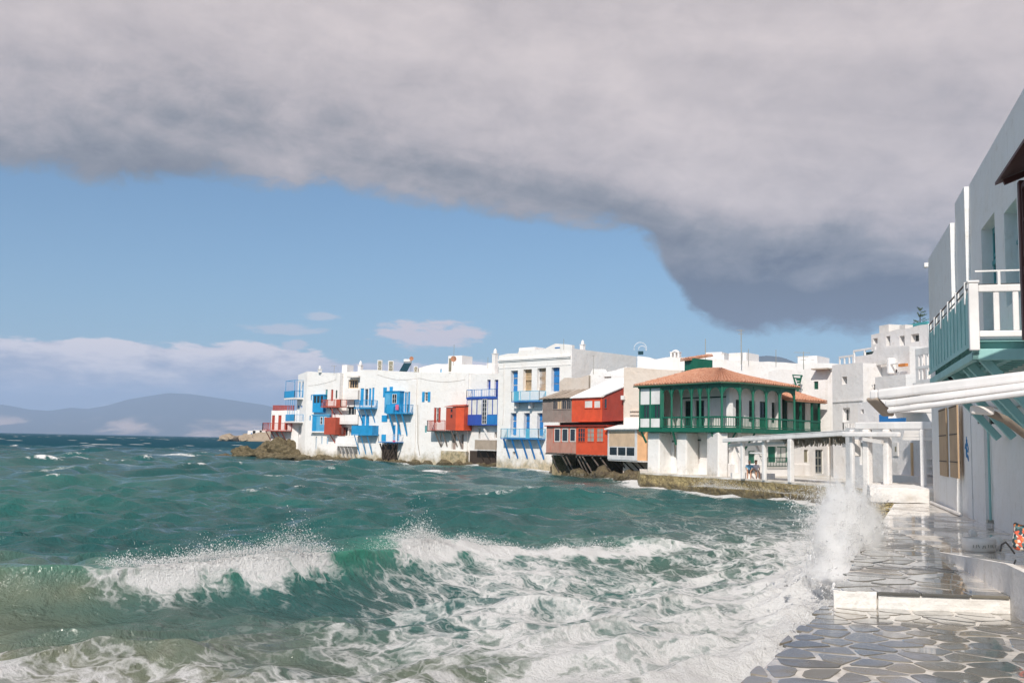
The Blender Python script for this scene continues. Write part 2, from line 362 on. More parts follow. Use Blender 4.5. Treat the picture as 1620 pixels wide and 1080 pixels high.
# ------------------------------------------------------------------ levels and shore lines
Z_LOW, Z_UP, Z_FAR, Z_QUAY = 1.25, 1.48, 2.03, 1.25
def xy(v): return Vector((v.x, v.y))
E0 = xy(at_z(1170, 1080, Z_LOW)); E1 = xy(at_z(1311, 951, Z_LOW))
U0 = xy(at_z(1318, 934, Z_UP)); U1 = xy(at_z(1412, 796, Z_UP))
EL = E0 + (E0-E1).normalized()*6.0
QF = plan(1377, 39.6)
FQ = [plan(1334, 61), plan(1180, 71.5), plan(1135, 74.2), plan(1013, 82.5)]
near_shore = [EL, E1, U0, U1, QF]
far_shore = [QF] + FQ + [plan(1012, 98), plan(965, 104), plan(880, 119), plan(872, 125), plan(787, 137), plan(740, 141), plan(660, 147), plan(568, 154), plan(484, 162), plan(455, 164), plan(412, 166)]

def seg_dist(X, Y, pts):
    best = np.full(X.shape, 1e9)
    for a, b in zip(pts[:-1], pts[1:]):
        dx_, dy_ = b.x-a.x, b.y-a.y; L2 = dx_*dx_+dy_*dy_
        t_ = np.clip(((X-a.x)*dx_+(Y-a.y)*dy_)/L2, 0, 1)
        best = np.minimum(best, np.hypot(X-(a.x+t_*dx_), Y-(a.y+t_*dy_)))
    return best
def sstep(x, lo, hi):
    t_ = np.clip((x-lo)/(hi-lo), 0, 1); return t_*t_*(3-2*t_)

# value noise on arrays
_perm = np.random.RandomState(5).rand(256, 256)
def vnoise(x, y):
    xi = np.floor(x).astype(int); yi = np.floor(y).astype(int); fx = x-xi; fy = y-yi
    fx = fx*fx*(3-2*fx); fy = fy*fy*(3-2*fy)
    g = lambda i, j: _perm[(xi+i) & 255, (yi+j) & 255]
    return (g(0,0)*(1-fx)+g(1,0)*fx)*(1-fy)+(g(0,1)*(1-fx)+g(1,1)*fx)*fy
def fbm(x, y, o=4, gain=0.55):
    s_, a_, n_ = 0, 1.0, 0
    for k in range(o):
        s_ = s_ + a_*vnoise(x*2**k+17.3*k, y*2**k+9.1*k); n_ += a_; a_ *= gain
    return s_/n_

# ------------------------------------------------------------------ the sea
CX = np.array([-40, -20, -11.5, -9.4, -7.7, -6.0, -5.2, -4.6, -3.9, -3.3, -2.8, -0.5, 2.0, 5, 30.])
CY = np.array([19.6, 20.1, 20.6, 20.9, 21.9, 23.3, 24.2, 25.1, 26.2, 27.1, 27.8, 30.0, 31.5, 33, 40.])
CA = np.array([0.6, 0.75, 0.86, 0.92, 1.0, 1.14, 1.14, 1.1, 1.05, 0.98, 0.9, 0.58, 0.35, 0.15, 0.])
CB = np.array([0, 0, 0.0, 0.0, 0.85, 1.0, 0.8, 0.0, 0.0, 0.8, 1.0, 1.0, 0.85, 0.5, 0.])
fx_ = np.linspace(-40, 30, 1401); k_ = np.exp(-np.linspace(-2.5, 2.5, 21)**2); k_ /= k_.sum()
def smooth_tab(v): 
    q = np.interp(fx_, CX, v); q = np.concatenate([np.full(10, q[0]), q, np.full(10, q[-1])]); return np.convolve(q, k_, 'valid')
TY, TA, TB = smooth_tab(CY), smooth_tab(CA), smooth_tab(CB); TD = np.gradient(TY, fx_)
def crest(X, Y):
    xx = X
    for _ in range(3):
        yc = np.interp(xx, fx_, TY); sl_ = np.interp(xx, fx_, TD); L_ = np.sqrt(1+sl_*sl_)
        s_ = ((yc-Y) - sl_*(xx-X))/L_              # distance in front of the crest line
        xx = np.clip(X - s_*sl_/L_*0.9, -40, 30)
    return s_, xx, sl_/L_, -1/L_
rs = np.random.RandomState(3)
WV = []
for i in range(90):
    lam = math.exp(rs.uniform(math.log(0.45), math.log(24)))
    a_ = R(150 + rs.normal(0, 34)); amp = 0.0195*lam**0.60*(1.0 if lam < 9 else (9/lam)**0.7)
    WV.append((lam, math.sin(a_), math.cos(a_), amp, rs.uniform(0, 6.283)))
def sea_at(X, Y, spacing):
    r_ = np.hypot(X, Y); dX = np.zeros_like(X); dY = np.zeros_like(X); Z = np.zeros_like(X)
    gust = 0.65 + 0.7*fbm(X*0.035+5, Y*0.035+3, 3)
    off = (0.75 + 0.5*sstep(Y, 40, 120))*gust
    for lam, kx, ky, amp, ph in WV:
        wgt = np.clip(lam/(2.6*spacing)-1, 0, 1)*amp*off; k = 2*math.pi/lam; th = k*(X*kx+Y*ky)+ph
        c_, s_ = np.cos(th), np.sin(th); Z += wgt*c_; q = 0.9
        dX -= q*wgt*kx*s_; dY -= q*wgt*ky*s_
    calm = 1-0.62*np.exp(-seg_dist(X, Y, far_shore)/14.0); Z *= calm; dX *= calm; dY *= calm
    # breaking wave
    s_, xx, nx, ny = crest(X, Y)
    s2 = s_ + 0.35*(fbm(xx*0.7+3, s_*0.25, 3)-0.5)
    A_, B_ = np.interp(xx, fx_, TA), np.interp(xx, fx_, TB)
    prof = np.where(s2 < 0, np.exp(-(s2/2.7)**2), np.exp(-(s2/1.25)**2)) 
    bw = A_*prof - 0.26*A_*np.exp(-((s2-3.2)/1.7)**2)
    lee = 1-0.75*A_*np.exp(-((s_-1.2)/1.8)**2)      # the face is smooth
    Z = Z*lee + bw
    ov = 0.62*A_*prof**3
    dX = dX*lee + nx*ov; dY = dY*lee + ny*ov
    # second, smaller swell lines further out
    for (y0, sl2, a2, x0, x1) in ((41, 0.18, 0.34, -7, 8), (34, 0.3, 0.18, 2, 11), (58, 0.15, 0.36, -16, 4), (78, 0.1, 0.38, -26, 2)):
        t_ = (y0 + sl2*X + 1.2*np.sin(X*0.35+y0) - Y)
        win = sstep(X, x0-4, x0+3)*(1-sstep(X, x1-3, x1+4))
        Z += a2*win*np.where(t_ < 0, np.exp(-(t_/2.2)**2), np.exp(-(t_/1.1)**2))
    # foam
    dn = seg_dist(X, Y, near_shore); df = seg_dist(X, Y, far_shore)
    n1 = fbm(X*0.55, Y*0.55, 4); n2 = fbm(X*0.16+7, Y*0.16+2, 3); n3 = fbm(X*2.1+1, Y*2.1+4, 4)
    f = np.zeros_like(X)
    wv2 = vnoise(xx*1.25+3, xx*0+1.5); wv3 = vnoise(xx*3.7+1, s_*0.9+4)
    top = B_*np.exp(-((s2-0.25-0.40*wv2)/(0.34+0.75*wv2+0.35*(wv3-0.5)))**2)*(0.85+0.5*wv3)
    f = np.maximum(f, top)
    trail = B_*sstep(s_, 0.6, 1.6)*(1-sstep(s_, 2.2, 7.5))*(0.20+0.5*n1)
    f = np.maximum(f, trail*sstep(xx, -5.2, -2.5))
    f = np.maximum(f, (0.26+0.62*n2)*sstep(X, -5.5, 0.5)*(1-sstep(Y, 25, 33))*sstep(s_, -0.5, 1.0))
    quayw = np.exp(-np.maximum(dn-0.5-1.5*n1, 0)/1.5); f = np.maximum(f, quayw*(0.80+0.38*n3))
    f = np.maximum(f, 0.70*np.exp(-dn/5.5)*(0.5+n2))
    f = np.maximum(f, (1-sstep(Y+2.6*(n2-0.5)+0.10*X, 12.2, 17.5))*(0.55+0.5*n1))
    f = np.maximum(f, np.exp(-np.maximum(df-0.3-1.0*n1, 0)/1.1)*(0.35+0.9*n2))
    cap = sstep(Z/np.maximum(off, 0.3), 0.52, 0.80)*sstep(n1, 0.54, 0.70)*sstep(Y, 45, 70)*0.8
    caps_far = sstep(fbm(X*0.10, Y*0.045, 2), 0.80, 0.86)*sstep(Y, 60, 140)*0.8
    f = np.maximum(f, np.maximum(cap, caps_far))
    spit = sstep(-np.abs(Y-172-0.05*(X+60)), -2.0, 0.0)*sstep(X, -80, -66)*(1-sstep(X, -48, -42))*(0.4+0.6*n1); f = np.maximum(f, spit)
    f = np.clip(f, 0, 1)
    rough_f = sstep(f, 0.45, 0.95)
    Z += 0.55*np.exp(-(((X-6.9)/1.1)**2+((Y-21.5)/2.6)**2))
    # water heaped against the quay and lumpy foam
    Z += 0.34*np.exp(-dn/2.0)*(0.4+1.2*n1) + 0.10*np.exp(-df/2.0)
    Z += rough_f*((n3-0.5)*0.20 + (fbm(X*6, Y*6, 2)-0.5)*0.08)*np.clip(0.25/np.maximum(spacing, 0.05), 0.2, 1)
    # stirred-up sand in the shallows
    tb = (1-sstep(Y+1.2*X*0.35+4*(n2-0.5), 11.0, 22.0))*0.85
    tb = np.maximum(tb, 0.85*np.exp(-((s2-0.9)/0.9)**2)*(1-sstep(X, -9.5, -5.0))*A_)
    tb = np.maximum(tb, 0.42*np.exp(-dn/6.0)); tb = np.maximum(tb, 0.30*sstep(Y, 40, 34)*sstep(X, -2, 6))
    tb = np.clip(tb*(0.75+0.5*n2), 0, 1)
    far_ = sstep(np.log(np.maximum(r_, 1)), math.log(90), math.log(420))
    thin = np.clip(np.exp(-((s2-0.25)/0.8)**2)*A_*(1-0.5*tb), 0, 1)   # brighter green at a crest: light through thin water, put into the colour
    return X+dX, Y+dY, Z, f, tb, far_, thin

def rows():
    r1 = np.exp(np.linspace(math.log(6.0), math.log(70), 820)); r2 = np.concatenate([np.exp(np.linspace(math.log(70), math.log(300), 260))[1:], np.exp(np.linspace(math.log(300), math.log(27000), 150))[1:]])
    return np.concatenate([[3.0, 4.5], r1, r2])
rr = rows(); NA = 500; aa = np.linspace(R(-46), R(46), NA)
RR, AA = np.meshgrid(rr, aa, indexing='ij'); SX, SY = RR*np.sin(AA), RR*np.cos(AA)
sp = np.maximum(np.gradient(rr)[:, None]*np.ones(NA), RR*(aa[1]-aa[0]))
X_, Y_, Z_, fo, tu, fa, th_ = sea_at(SX, SY, sp)
Z_ *= (1-sstep(RR, 1500, 6000))
nr = len(rr); vs = np.stack([X_, Y_, Z_], -1).reshape(-1, 3).astype(np.float32)
idx = np.arange(nr*NA).reshape(nr, NA); q = np.stack([idx[:-1, :-1], idx[:-1, 1:], idx[1:, 1:], idx[1:, :-1]], -1).reshape(-1, 4)[:, ::-1]
me = bpy.data.meshes.new('sea'); me.vertices.add(len(vs)); me.vertices.foreach_set('co', vs.ravel())
me.loops.add(q.size); me.loops.foreach_set('vertex_index', q.ravel().astype(np.int32))
me.polygons.add(len(q)); me.polygons.foreach_set('loop_start', np.arange(0, q.size, 4, dtype=np.int32)); me.polygons.foreach_set('loop_total', np.full(len(q), 4, dtype=np.int32))
me.polygons.foreach_set('use_smooth', np.ones(len(q), dtype=bool)); me.update(calc_edges=True)
for nm, arr in (('foam', fo), ('sand', tu), ('far', fa), ('thin', th_)):
    at = me.attributes.new(nm, 'FLOAT', 'POINT'); at.data.foreach_set('value', arr.ravel().astype(np.float32))
m, t, b, o = newmat('water'); p = geo(t)
att = lambda n: (lambda k: (setattr(k, 'attribute_name', n), k.outputs['Fac'])[1])(t.node('ShaderNodeAttribute'))
A_f, A_s, A_far, A_t = att('foam'), att('sand'), att('far'), att('thin')
deep = t.mix(t.ss(t.noise(p, 0.05, 4, 0.6), 0.38, 0.66), (0.014, 0.078, 0.079), (0.020, 0.112, 0.100))
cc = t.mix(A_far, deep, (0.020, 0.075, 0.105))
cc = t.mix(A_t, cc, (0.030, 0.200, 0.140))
cc = t.mix(t.m('MULTIPLY', A_s, 0.9), cc, t.mix(t.ss(t.noise(p, 0.35, 4, 0.6), 0.4, 0.65), (0.195, 0.178, 0.115), (0.125, 0.142, 0.105)))
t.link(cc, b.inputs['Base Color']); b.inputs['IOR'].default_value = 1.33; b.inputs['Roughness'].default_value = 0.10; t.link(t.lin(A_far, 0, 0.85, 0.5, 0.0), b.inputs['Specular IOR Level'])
rp = t.vm('MULTIPLY', p, (1.0, 1.0, 0.4))
def ridge(x): return t.m('SUBTRACT', 1.0, t.m('ABSOLUTE', t.m('SUBTRACT', t.m('MULTIPLY', x, 2.0), 1.0)))
hw = t.m('ADD', t.m('ADD', t.m('MULTIPLY', t.noise(rp, 0.9, 4, 0.6, 0.4), 0.8), t.m('MULTIPLY', ridge(t.noise(t.vm('MULTIPLY', rp, (0.8, 1.2, 1)), 1.7, 5, 0.62, 0.5)), 0.42)), t.m('MULTIPLY', ridge(t.noise(rp, 5.0, 4, 0.65, 0.4)), 0.14))
far_b = t.m('MULTIPLY', t.noise(t.vm('MULTIPLY', p, (1.0, 0.35, 1)), 0.22, 5, 0.65), t.m('MULTIPLY', A_far, 7.0))
bn = t.node('ShaderNodeBump'); bn.inputs['Strength'].default_value = 0.95; bn.inputs['Distance'].default_value = 0.22
t.link(t.m('ADD', hw, far_b), bn.inputs['Height']); t.link(bn.outputs[0], b.inputs['Normal'])
# foam: torn lace where it is thin, solid where it is thick
wp = t.vm('ADD', p, t.vm('MULTIPLY', t.node('ShaderNodeTexNoise').outputs[1], (0, 0, 0)))
nz = t.node('ShaderNodeTexNoise'); t.link(p, nz.inputs['Vector']); nz.inputs['Scale'].default_value = 1.3; nz.inputs['Detail'].default_value = 5
wp = t.vm('ADD', t.vm('MULTIPLY', p, (0.75, 1.0, 0.6)), t.vm('MULTIPLY', t.vm('SUBTRACT', nz.outputs[1], (0.5, 0.5, 0.5)), (1.5, 1.5, 0.6)))
l1 = t.m('SUBTRACT', 1.0, t.ss(t.voro(wp, 1.25), 0.0, 0.24)); l2 = t.m('SUBTRACT', 1.0, t.ss(t.voro(wp, 3.9), 0.0, 0.25)); l3 = t.noise(t.vm('MULTIPLY', wp, (0.55, 1.0, 1.0)), 7.0, 6, 0.75)
lace = t.m('ADD', t.m('ADD', t.m('MULTIPLY', l1, 0.30), t.m('MULTIPLY', l2, 0.24)), t.m('MULTIPLY', l3, 0.62))
patch = t.noise(p, 0.55, 4, 0.6)
lev = t.m('ADD', t.m('ADD', lace, t.m('MULTIPLY', t.m('SUBTRACT', patch, 0.5), 0.7)), t.m('MULTIPLY', A_f, 1.15))
white = t.m('MULTIPLY', t.ss(lev, 0.74, 1.44), t.ss(A_f, 0.03, 0.22))
fb = t.node('ShaderNodeBsdfPrincipled'); fb.inputs['Base Color'].default_value = (0.85, 0.84, 0.83, 1); fb.inputs['Roughness'].default_value = 0.8
b2 = t.node('ShaderNodeBump'); b2.inputs['Strength'].default_value = 0.9; b2.inputs['Distance'].default_value = 0.13
t.link(t.m('ADD', t.m('MULTIPLY', lace, 0.6), t.noise(p, 16, 6, 0.75)), b2.inputs['Height']); t.link(b2.outputs[0], fb.inputs['Normal'])
ms = t.node('ShaderNodeMixShader'); t.link(white, ms.inputs[0]); t.link(b.outputs[0], ms.inputs[1]); t.link(fb.outputs[0], ms.inputs[2]); t.link(ms.outputs[0], o.inputs[0])
me.materials.append(M['water'])
sea = bpy.data.objects.new('sea', me); col.objects.link(sea); tag(sea, 'choppy green sea with lacy white foam rolling into the bay', 'sea', kind='structure')

# ------------------------------------------------------------------ far shore and headland
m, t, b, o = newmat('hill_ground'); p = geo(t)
cc = t.mix(t.ss(t.noise(p, 0.0006, 5, 0.6, 0.3), 0.46, 0.58), (0.075, 0.075, 0.06), (0.46, 0.34, 0.26))  # tan and dark patches put sunlit ground and cloud shadow into the colour
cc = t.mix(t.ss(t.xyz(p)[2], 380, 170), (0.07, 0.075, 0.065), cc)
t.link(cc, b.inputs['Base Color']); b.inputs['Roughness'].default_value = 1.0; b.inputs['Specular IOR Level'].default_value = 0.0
def hills(name, prof, y0, depth, label, n=150, rug=0.2):
    xs = np.linspace(prof[0][0], prof[-1][0], n); pys = np.interp(xs, [a for a, _ in prof], [c for _, c in prof])
    vs = []; fs = []; K = 26
    for i, (px, py) in enumerate(zip(xs, pys)):
        top = (hor(px)-py)/FPX*(y0+depth*0.55)
        for k in range(K):
            f_ = k/(K-1); yy = y0 + depth*f_; q_ = plan(px, yy)
            bell = max(0.0, math.sin(math.pi*min(1, f_/0.55*0.5 if f_ < 0.55 else 0.5+(f_-0.55)/0.9)))**1.25
            hh = top*bell*(1+rug*(fbm(np.array(px*0.03), np.array(f_*5.0+3), 4)*2-1)*(1-bell)*2.2)
            vs.append((q_.x, q_.y, max(-2.0, float(hh)+3.5*bell)))
    for i in range(n-1):
        for k in range(K-1):
            a = i*K+k; fs.append((a, a+K, a+K+1, a+1))
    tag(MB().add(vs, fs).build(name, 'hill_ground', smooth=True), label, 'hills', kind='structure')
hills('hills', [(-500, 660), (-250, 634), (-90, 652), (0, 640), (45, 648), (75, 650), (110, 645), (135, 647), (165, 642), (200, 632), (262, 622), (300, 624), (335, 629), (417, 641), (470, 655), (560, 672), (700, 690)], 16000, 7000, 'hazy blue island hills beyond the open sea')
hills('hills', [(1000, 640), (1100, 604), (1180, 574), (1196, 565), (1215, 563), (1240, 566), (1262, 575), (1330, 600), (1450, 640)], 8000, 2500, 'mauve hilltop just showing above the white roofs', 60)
def rock_mesh(mb, c, sx, sy, sz, seed, sub=3, rough=0.35, flat=0.0):
    import bmesh
    bm = bmesh.new(); bmesh.ops.create_icosphere(bm, subdivisions=sub, radius=1.0); bm.verts.ensure_lookup_table()
    vs = []
    for v in bm.verts:
        d = v.co.normalized(); s_ = Vector((seed*3.1, seed*1.7, seed*0.9))
        n_ = mnoise.fractal(d*1.3+s_, 0.9, 2.1, 5) * rough + abs(mnoise.noise(d*3.1+s_))*rough*0.6 - (0.35-abs(mnoise.noise(d*7.3+s_)))*rough*0.35
        q_ = d*(1.0+n_); vs.append((c[0]+q_.x*sx, c[1]+q_.y*sy, c[2]+q_.z*sz))
    fs = [tuple(v.index for v in f.verts) for f in bm.faces]; bm.free()
    return mb.add(vs, fs)
# low headland with a few white houses behind the red balconies
hd = MB()
for i, (px, yy, sx, sz) in enumerate([(395, 900, 26, 5.5), (425, 900, 30, 8), (365, 880, 8, 6), (460, 900, 34, 9)]):
    c = plan(px, yy); rock_mesh(hd, (c.x, c.y, 0), sx, 22, sz, 40+i, 3, 0.3)
tag(hd.build('headland', 'headland_rock'), 'low bare headland on the horizon behind the red balconies', 'headland', kind='structure')
for i, (px, w_, lab) in enumerate([(399, 7, 'leftmost tiny white house on the far headland'), (408, 8, 'middle tiny white house on the far headland'), (417, 6, 'tiny white house on the far headland nearest the red balconies')]):
    c = plan(px, 895); root = empty('headland_house', (c.x, c.y, 4), lab, 'house', 'white houses on the headland')
    MB().box(WX, c.x-w_/2, c.x+w_/2, c.y-3, c.y+3, 3, 9.6+i*0.5).build('wall', 'white', root)
    MB().box(WX, c.x-0.6, c.x+0.6, c.y-3.1, c.y-2.95, 5.5, 7.5).build('door', 'mid_blue', root)

# ------------------------------------------------------------------ rocks and rocky foot of the houses
def rock(c, s_, seed, label, mat='rock', sub=4, rough=0.38):
    tag(rock_mesh(MB(), c, *s_, seed, sub, rough).build('rock', mat), label, 'rock', 'rocks along the shore')
q_ = plan(395, 164); rock((q_.x, q_.y, 0.2), (2.8, 1.9, 1.6), 3, 'ochre rock lying alone in the sea left of the red balconies')
q_ = plan(410, 165); rock((q_.x, q_.y, 0.0), (3.0, 2.0, 1.0), 9, 'low ochre rock between the lone rock and the red balcony house')
q_ = plan(442, 165); rock((q_.x+0.6, q_.y+2.0, 0.3), (4.0, 3.4, 3.1), 4, 'large mossy boulder carrying the house with red balconies', 'rock')
q_ = plan(437, 161); rock((q_.x, q_.y+1, -0.1), (3.6, 1.6, 1.0), 5, 'flat wet ledge at the foot of the large mossy boulder', 'rock')
q_ = plan(357, 172); rock((q_.x, q_.y, 0.0), (1.6, 1.0, 0.55), 8, 'small dark rock awash in foam at the tip of the point', 'rock_dark', 3)
def shore_strip(pts, mat, h, wdt, seed, label):
    """uneven ribbon of boulders under the houses"""
    mb = MB(); rnd = random.Random(seed)
    for a, b_ in zip(pts[:-1], pts[1:]):
        L_ = (b_-a).length; n_ = max(2, int(L_/1.0))
        for i in range(n_):
            c = a.lerp(b_, (i+rnd.random())/n_); k = rnd.uniform(0.7, 1.2)
            rock_mesh(mb, (c.x+rnd.uniform(-wdt, wdt)*0.4, c.y+rnd.uniform(0, wdt), rnd.uniform(-0.15, 0.12)), k*rnd.uniform(0.7, 1.3), k*rnd.uniform(0.7, 1.1), h*k, rnd.random()*50, 2, 0.4)
    tag(mb.build('rocky_shore', mat), label, 'shore', kind='structure')
shore_strip([plan(478, 161.5), plan(535, 156.5), plan(600, 150.6), plan(650, 147), plan(700, 143.5), plan(740, 140.3)], 'rock', 0.75, 1.0, 2, 'rocky foot of the white houses with blue balconies')
shore_strip([plan(740, 139.6), plan(790, 135.6)], 'rock_dark', 0.6, 1.4, 3, 'dark rocks below the white and royal blue house')
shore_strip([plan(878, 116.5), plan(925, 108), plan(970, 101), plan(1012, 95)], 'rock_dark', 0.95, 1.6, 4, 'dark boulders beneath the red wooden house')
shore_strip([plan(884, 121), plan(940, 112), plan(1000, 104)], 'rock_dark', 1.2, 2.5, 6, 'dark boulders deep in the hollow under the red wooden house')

# ------------------------------------------------------------------ promenade: terraces, steps, flagstones
m, t, b, o = newmat('flag'); p = geo(t)
oi = t.node('ShaderNodeObjectInfo').outputs['Random']
rnd_v = t.node('ShaderNodeAttribute'); rnd_v.attribute_name = 'tint'
rv = t.m('FRACT', t.m('ADD', oi, rnd_v.outputs['Fac']))
cr_ = t.node('ShaderNodeValToRGB'); t.link(rv, cr_.inputs[0]); e = cr_.color_ramp.elements
e[0].position = 0; e[0].color = (0.075, 0.074, 0.070, 1); e[1].position = 1; e[1].color = (0.25, 0.215, 0.165, 1)
for ps, c in ((0.25, (0.13, 0.127, 0.115)), (0.5, (0.185, 0.165, 0.13)), (0.75, (0.10, 0.10, 0.09))): e.new(ps).color = (*c, 1)
n1 = t.noise(p, 3.0, 5, 0.65); n2 = t.noise(p, 17, 4, 0.6)
cc = t.mix(t.m('MULTIPLY', t.ss(n1, 0.45, 0.75), 0.6), cr_.outputs[0], (0.145, 0.13, 0.105)); cc = t.mix(t.m('MULTIPLY', t.ss(n2, 0.6, 0.75), 0.4), cc, (0.21, 0.20, 0.18))
t.link(cc, b.inputs['Base Color']); wet = t.noise(p, 0.9, 4, 0.6)
t.link(t.ss(wet, 0.42, 0.70, 0.08, 0.34), b.inputs['Roughness']); b.inputs['Specular IOR Level'].default_value = 0.7; t.link(t.ss(wet, 0.62, 0.46), b.inputs['Coat Weight']); b.inputs['Coat Roughness'].default_value = 0.04
bump(t, b, t.m('ADD', t.m('MULTIPLY', n1, 0.6), t.m('MULTIPLY', n2, 0.3)), 0.35, 0.02)
m, t, b, o = newmat('joint'); p = geo(t); n1 = t.noise(p, 4.0, 5, 0.65)
t.link(t.mix(t.ss(n1, 0.42, 0.70), (0.68, 0.63, 0.57), (0.30, 0.27, 0.235)), b.inputs['Base Color']); t.link(t.ss(t.noise(p, 0.9, 4, 0.6), 0.4, 0.68, 0.14, 0.5), b.inputs['Roughness'])
t.link(t.ss(t.noise(p, 0.9, 4, 0.6), 0.62, 0.46), b.inputs['Coat Weight']); b.inputs['Coat Roughness'].default_value = 0.05
bump(t, b, t.noise(p, 25, 3), 0.4, 0.01)
wash('riser', (0.80, 0.775, 0.745), 0.35, 1.75)
def clip(poly, nx, ny, c):                       # keep the side nx*x + ny*y <= c
    out_ = []
    for i in range(len(poly)):
        a, b_ = poly[i], poly[(i+1) % len(poly)]; da = nx*a[0]+ny*a[1]-c; db = nx*b_[0]+ny*b_[1]-c
        if da <= 0: out_.append(a)
        if da*db < 0:
            f_ = da/(da-db); out_.append((a[0]+(b_[0]-a[0])*f_, a[1]+(b_[1]-a[1])*f_))
    return out_
def flags(region, step, seed, joint=0.026):
    """irregular flagstones filling a convex plan polygon: list of outlines"""
    rnd = random.Random(seed); xs = [p[0] for p in region]; ys = [p[1] for p in region]; seeds = []
    y = min(ys)-step; row = 0
    while y < max(ys)+step:
        x = min(xs)-step + (row % 2)*step*0.5
        while x < max(xs)+step:
            seeds.append((x+rnd.uniform(-.40, .40)*step, y+rnd.uniform(-.36, .36)*step*0.85)); x += step*rnd.choice((0.8, 1.0, 1.25, 1.45))
        y += step*0.80; row += 1
    outl = []
    area = sum(region[i][0]*region[(i+1) % len(region)][1]-region[(i+1) % len(region)][0]*region[i][1] for i in range(len(region)))
    edges = []
    for i in range(len(region)):
        a, b_ = region[i], region[(i+1) % len(region)]; nx, ny = (b_[1]-a[1]), -(b_[0]-a[0]); l_ = math.hypot(nx, ny)
        if area < 0: nx, ny = -nx, -ny
        edges.append((nx/l_, ny/l_, (nx*a[0]+ny*a[1])/l_-0.012))
    for i, s_ in enumerate(seeds):
        poly = [(s_[0]-step*1.6, s_[1]-step*1.6), (s_[0]+step*1.6, s_[1]-step*1.6), (s_[0]+step*1.6, s_[1]+step*1.6), (s_[0]-step*1.6, s_[1]+step*1.6)]
        for k, o_ in enumerate(seeds):
            dx_, dy_ = o_[0]-s_[0], o_[1]-s_[1]; d_ = math.hypot(dx_, dy_)
            if k == i or d_ > step*3.0: continue
            poly = clip(poly, dx_/d_, dy_/d_, (dx_*(o_[0]+s_[0])+dy_*(o_[1]+s_[1]))/2/d_ - joint*rnd.choice((0.35, 0.6, 0.9, 1.2, 1.8)))
            if len(poly) < 3: break
        for e_ in edges:
            if len(poly) >= 3: poly = clip(poly, e_[0], e_[1], e_[2]+rnd.uniform(-0.05, 0.06))
        if len(poly) < 3: continue
        ar = abs(sum(poly[j][0]*poly[(j+1) % len(poly)][1]-poly[(j+1) % len(poly)][0]*poly[j][1] for j in range(len(poly))))/2
        if ar < 0.018: continue
        ch = []                                   # knock the corners off
        for j in range(len(poly)):
            a, b_ = poly[j], poly[(j+1) % len(poly)]
            if math.hypot(b_[0]-a[0], b_[1]-a[1]) < 0.05: ch.append(((a[0]+b_[0])/2, (a[1]+b_[1])/2)); continue
            f_ = rnd.uniform(0.10, 0.24)
            ch.append((a[0]+(b_[0]-a[0])*f_, a[1]+(b_[1]-a[1])*f_)); ch.append((b_[0]+(a[0]-b_[0])*f_, b_[1]+(a[1]-b_[1])*f_))
        outl.append(ch)
    return outl
def stone_into(mb, poly, z, rnd):
    n = len(poly); cx = sum(p[0] for p in poly)/n; cy = sum(p[1] for p in poly)/n
    tx, ty = rnd.uniform(-.010, .010), rnd.uniform(-.010, .010); h = rnd.uniform(0.006, 0.013)
    zz = z if callable(z) else (lambda x, y: z)
    top = [(cx+(x-cx)*0.965, cy+(y-cy)*0.965, zz(x, y)+h+tx*(x-cx)+ty*(y-cy)) for x, y in poly]
    mid = [(x, y, zz(x, y)+h*0.45) for x, y in poly]; low = [(x, y, zz(x, y)-0.02) for x, y in poly]
    fs = [tuple(range(n))] + [(n+i, n+(i+1) % n, (i+1) % n, i) for i in range(n)] + [(2*n+i, 2*n+(i+1) % n, n+(i+1) % n, n+i) for i in range(n)]
    mb.add(top+mid+low, fs)
def in_view(p, z):
    q_ = CROT.transposed() @ (Vector((p[0], p[1], z))-EYE)
    if q_.z > -0.5: return None
    return 810-q_.x/q_.z*FPX, 540+q_.y/q_.z*FPX
n_flag = 0
def pave(parent, region, z, step, seed, limit):
    global n_flag
    rnd = random.Random(seed); rest = MB(); cand = []
    for poly in flags(region, step, seed):
        c = (sum(p[0] for p in poly)/len(poly), sum(p[1] for p in poly)/len(poly)); zc = z(*c) if callable(z) else z
        v = in_view(c, zc); cand.append((c[1], v is not None and -60 < v[0] < 1680 and v[1] < 1120, poly))
    cand.sort(key=lambda k: k[0])
    for _, seen, poly in cand:
        if seen and n_flag < limit:
            mb = MB(); stone_into(mb, poly, z, rnd); mb.build('flagstone', 'flag', parent); n_flag += 1
        else: stone_into(rest, poly, z, rnd)
    if rest.v:
        o_ = rest.build('flagstone_mass', 'flag', parent, kind='stuff'); me_ = o_.data
        at_ = me_.attributes.new('tint', 'FLOAT', 'FACE'); vals = []; k = -1
        for pl_ in me_.polygons:
            if len(pl_.vertices) > 4 or pl_.index == 0: k = rnd.random()
            vals.append(k)
        at_.data.foreach_set('value', vals)
S0 = E1; S1 = xy(at_z(1620, 965, Z_LOW)); sdir = (S1-S0).normalized()
SR = S0 + sdir*8.0                                 # step line runs on out of the picture
LB = Vector((11.0, EL.y))
low = [tuple(EL), tuple(LB), (SR.x, SR.y), tuple(S0)]
ins = Vector((-(E1-E0).normalized().y, (E1-E0).normalized().x))*-0.07; low_s = [tuple(EL+ins), tuple(LB), (SR.x, SR.y), tuple(S0+ins)]
root = MB().slab(low_s, -1.5, Z_LOW).build('lower_terrace', 'joint'); tag(root, 'wet flagstone terrace in the foreground below the white step', 'terrace', kind='structure')
pave(root, low, Z_LOW, 0.47, 4, 215)
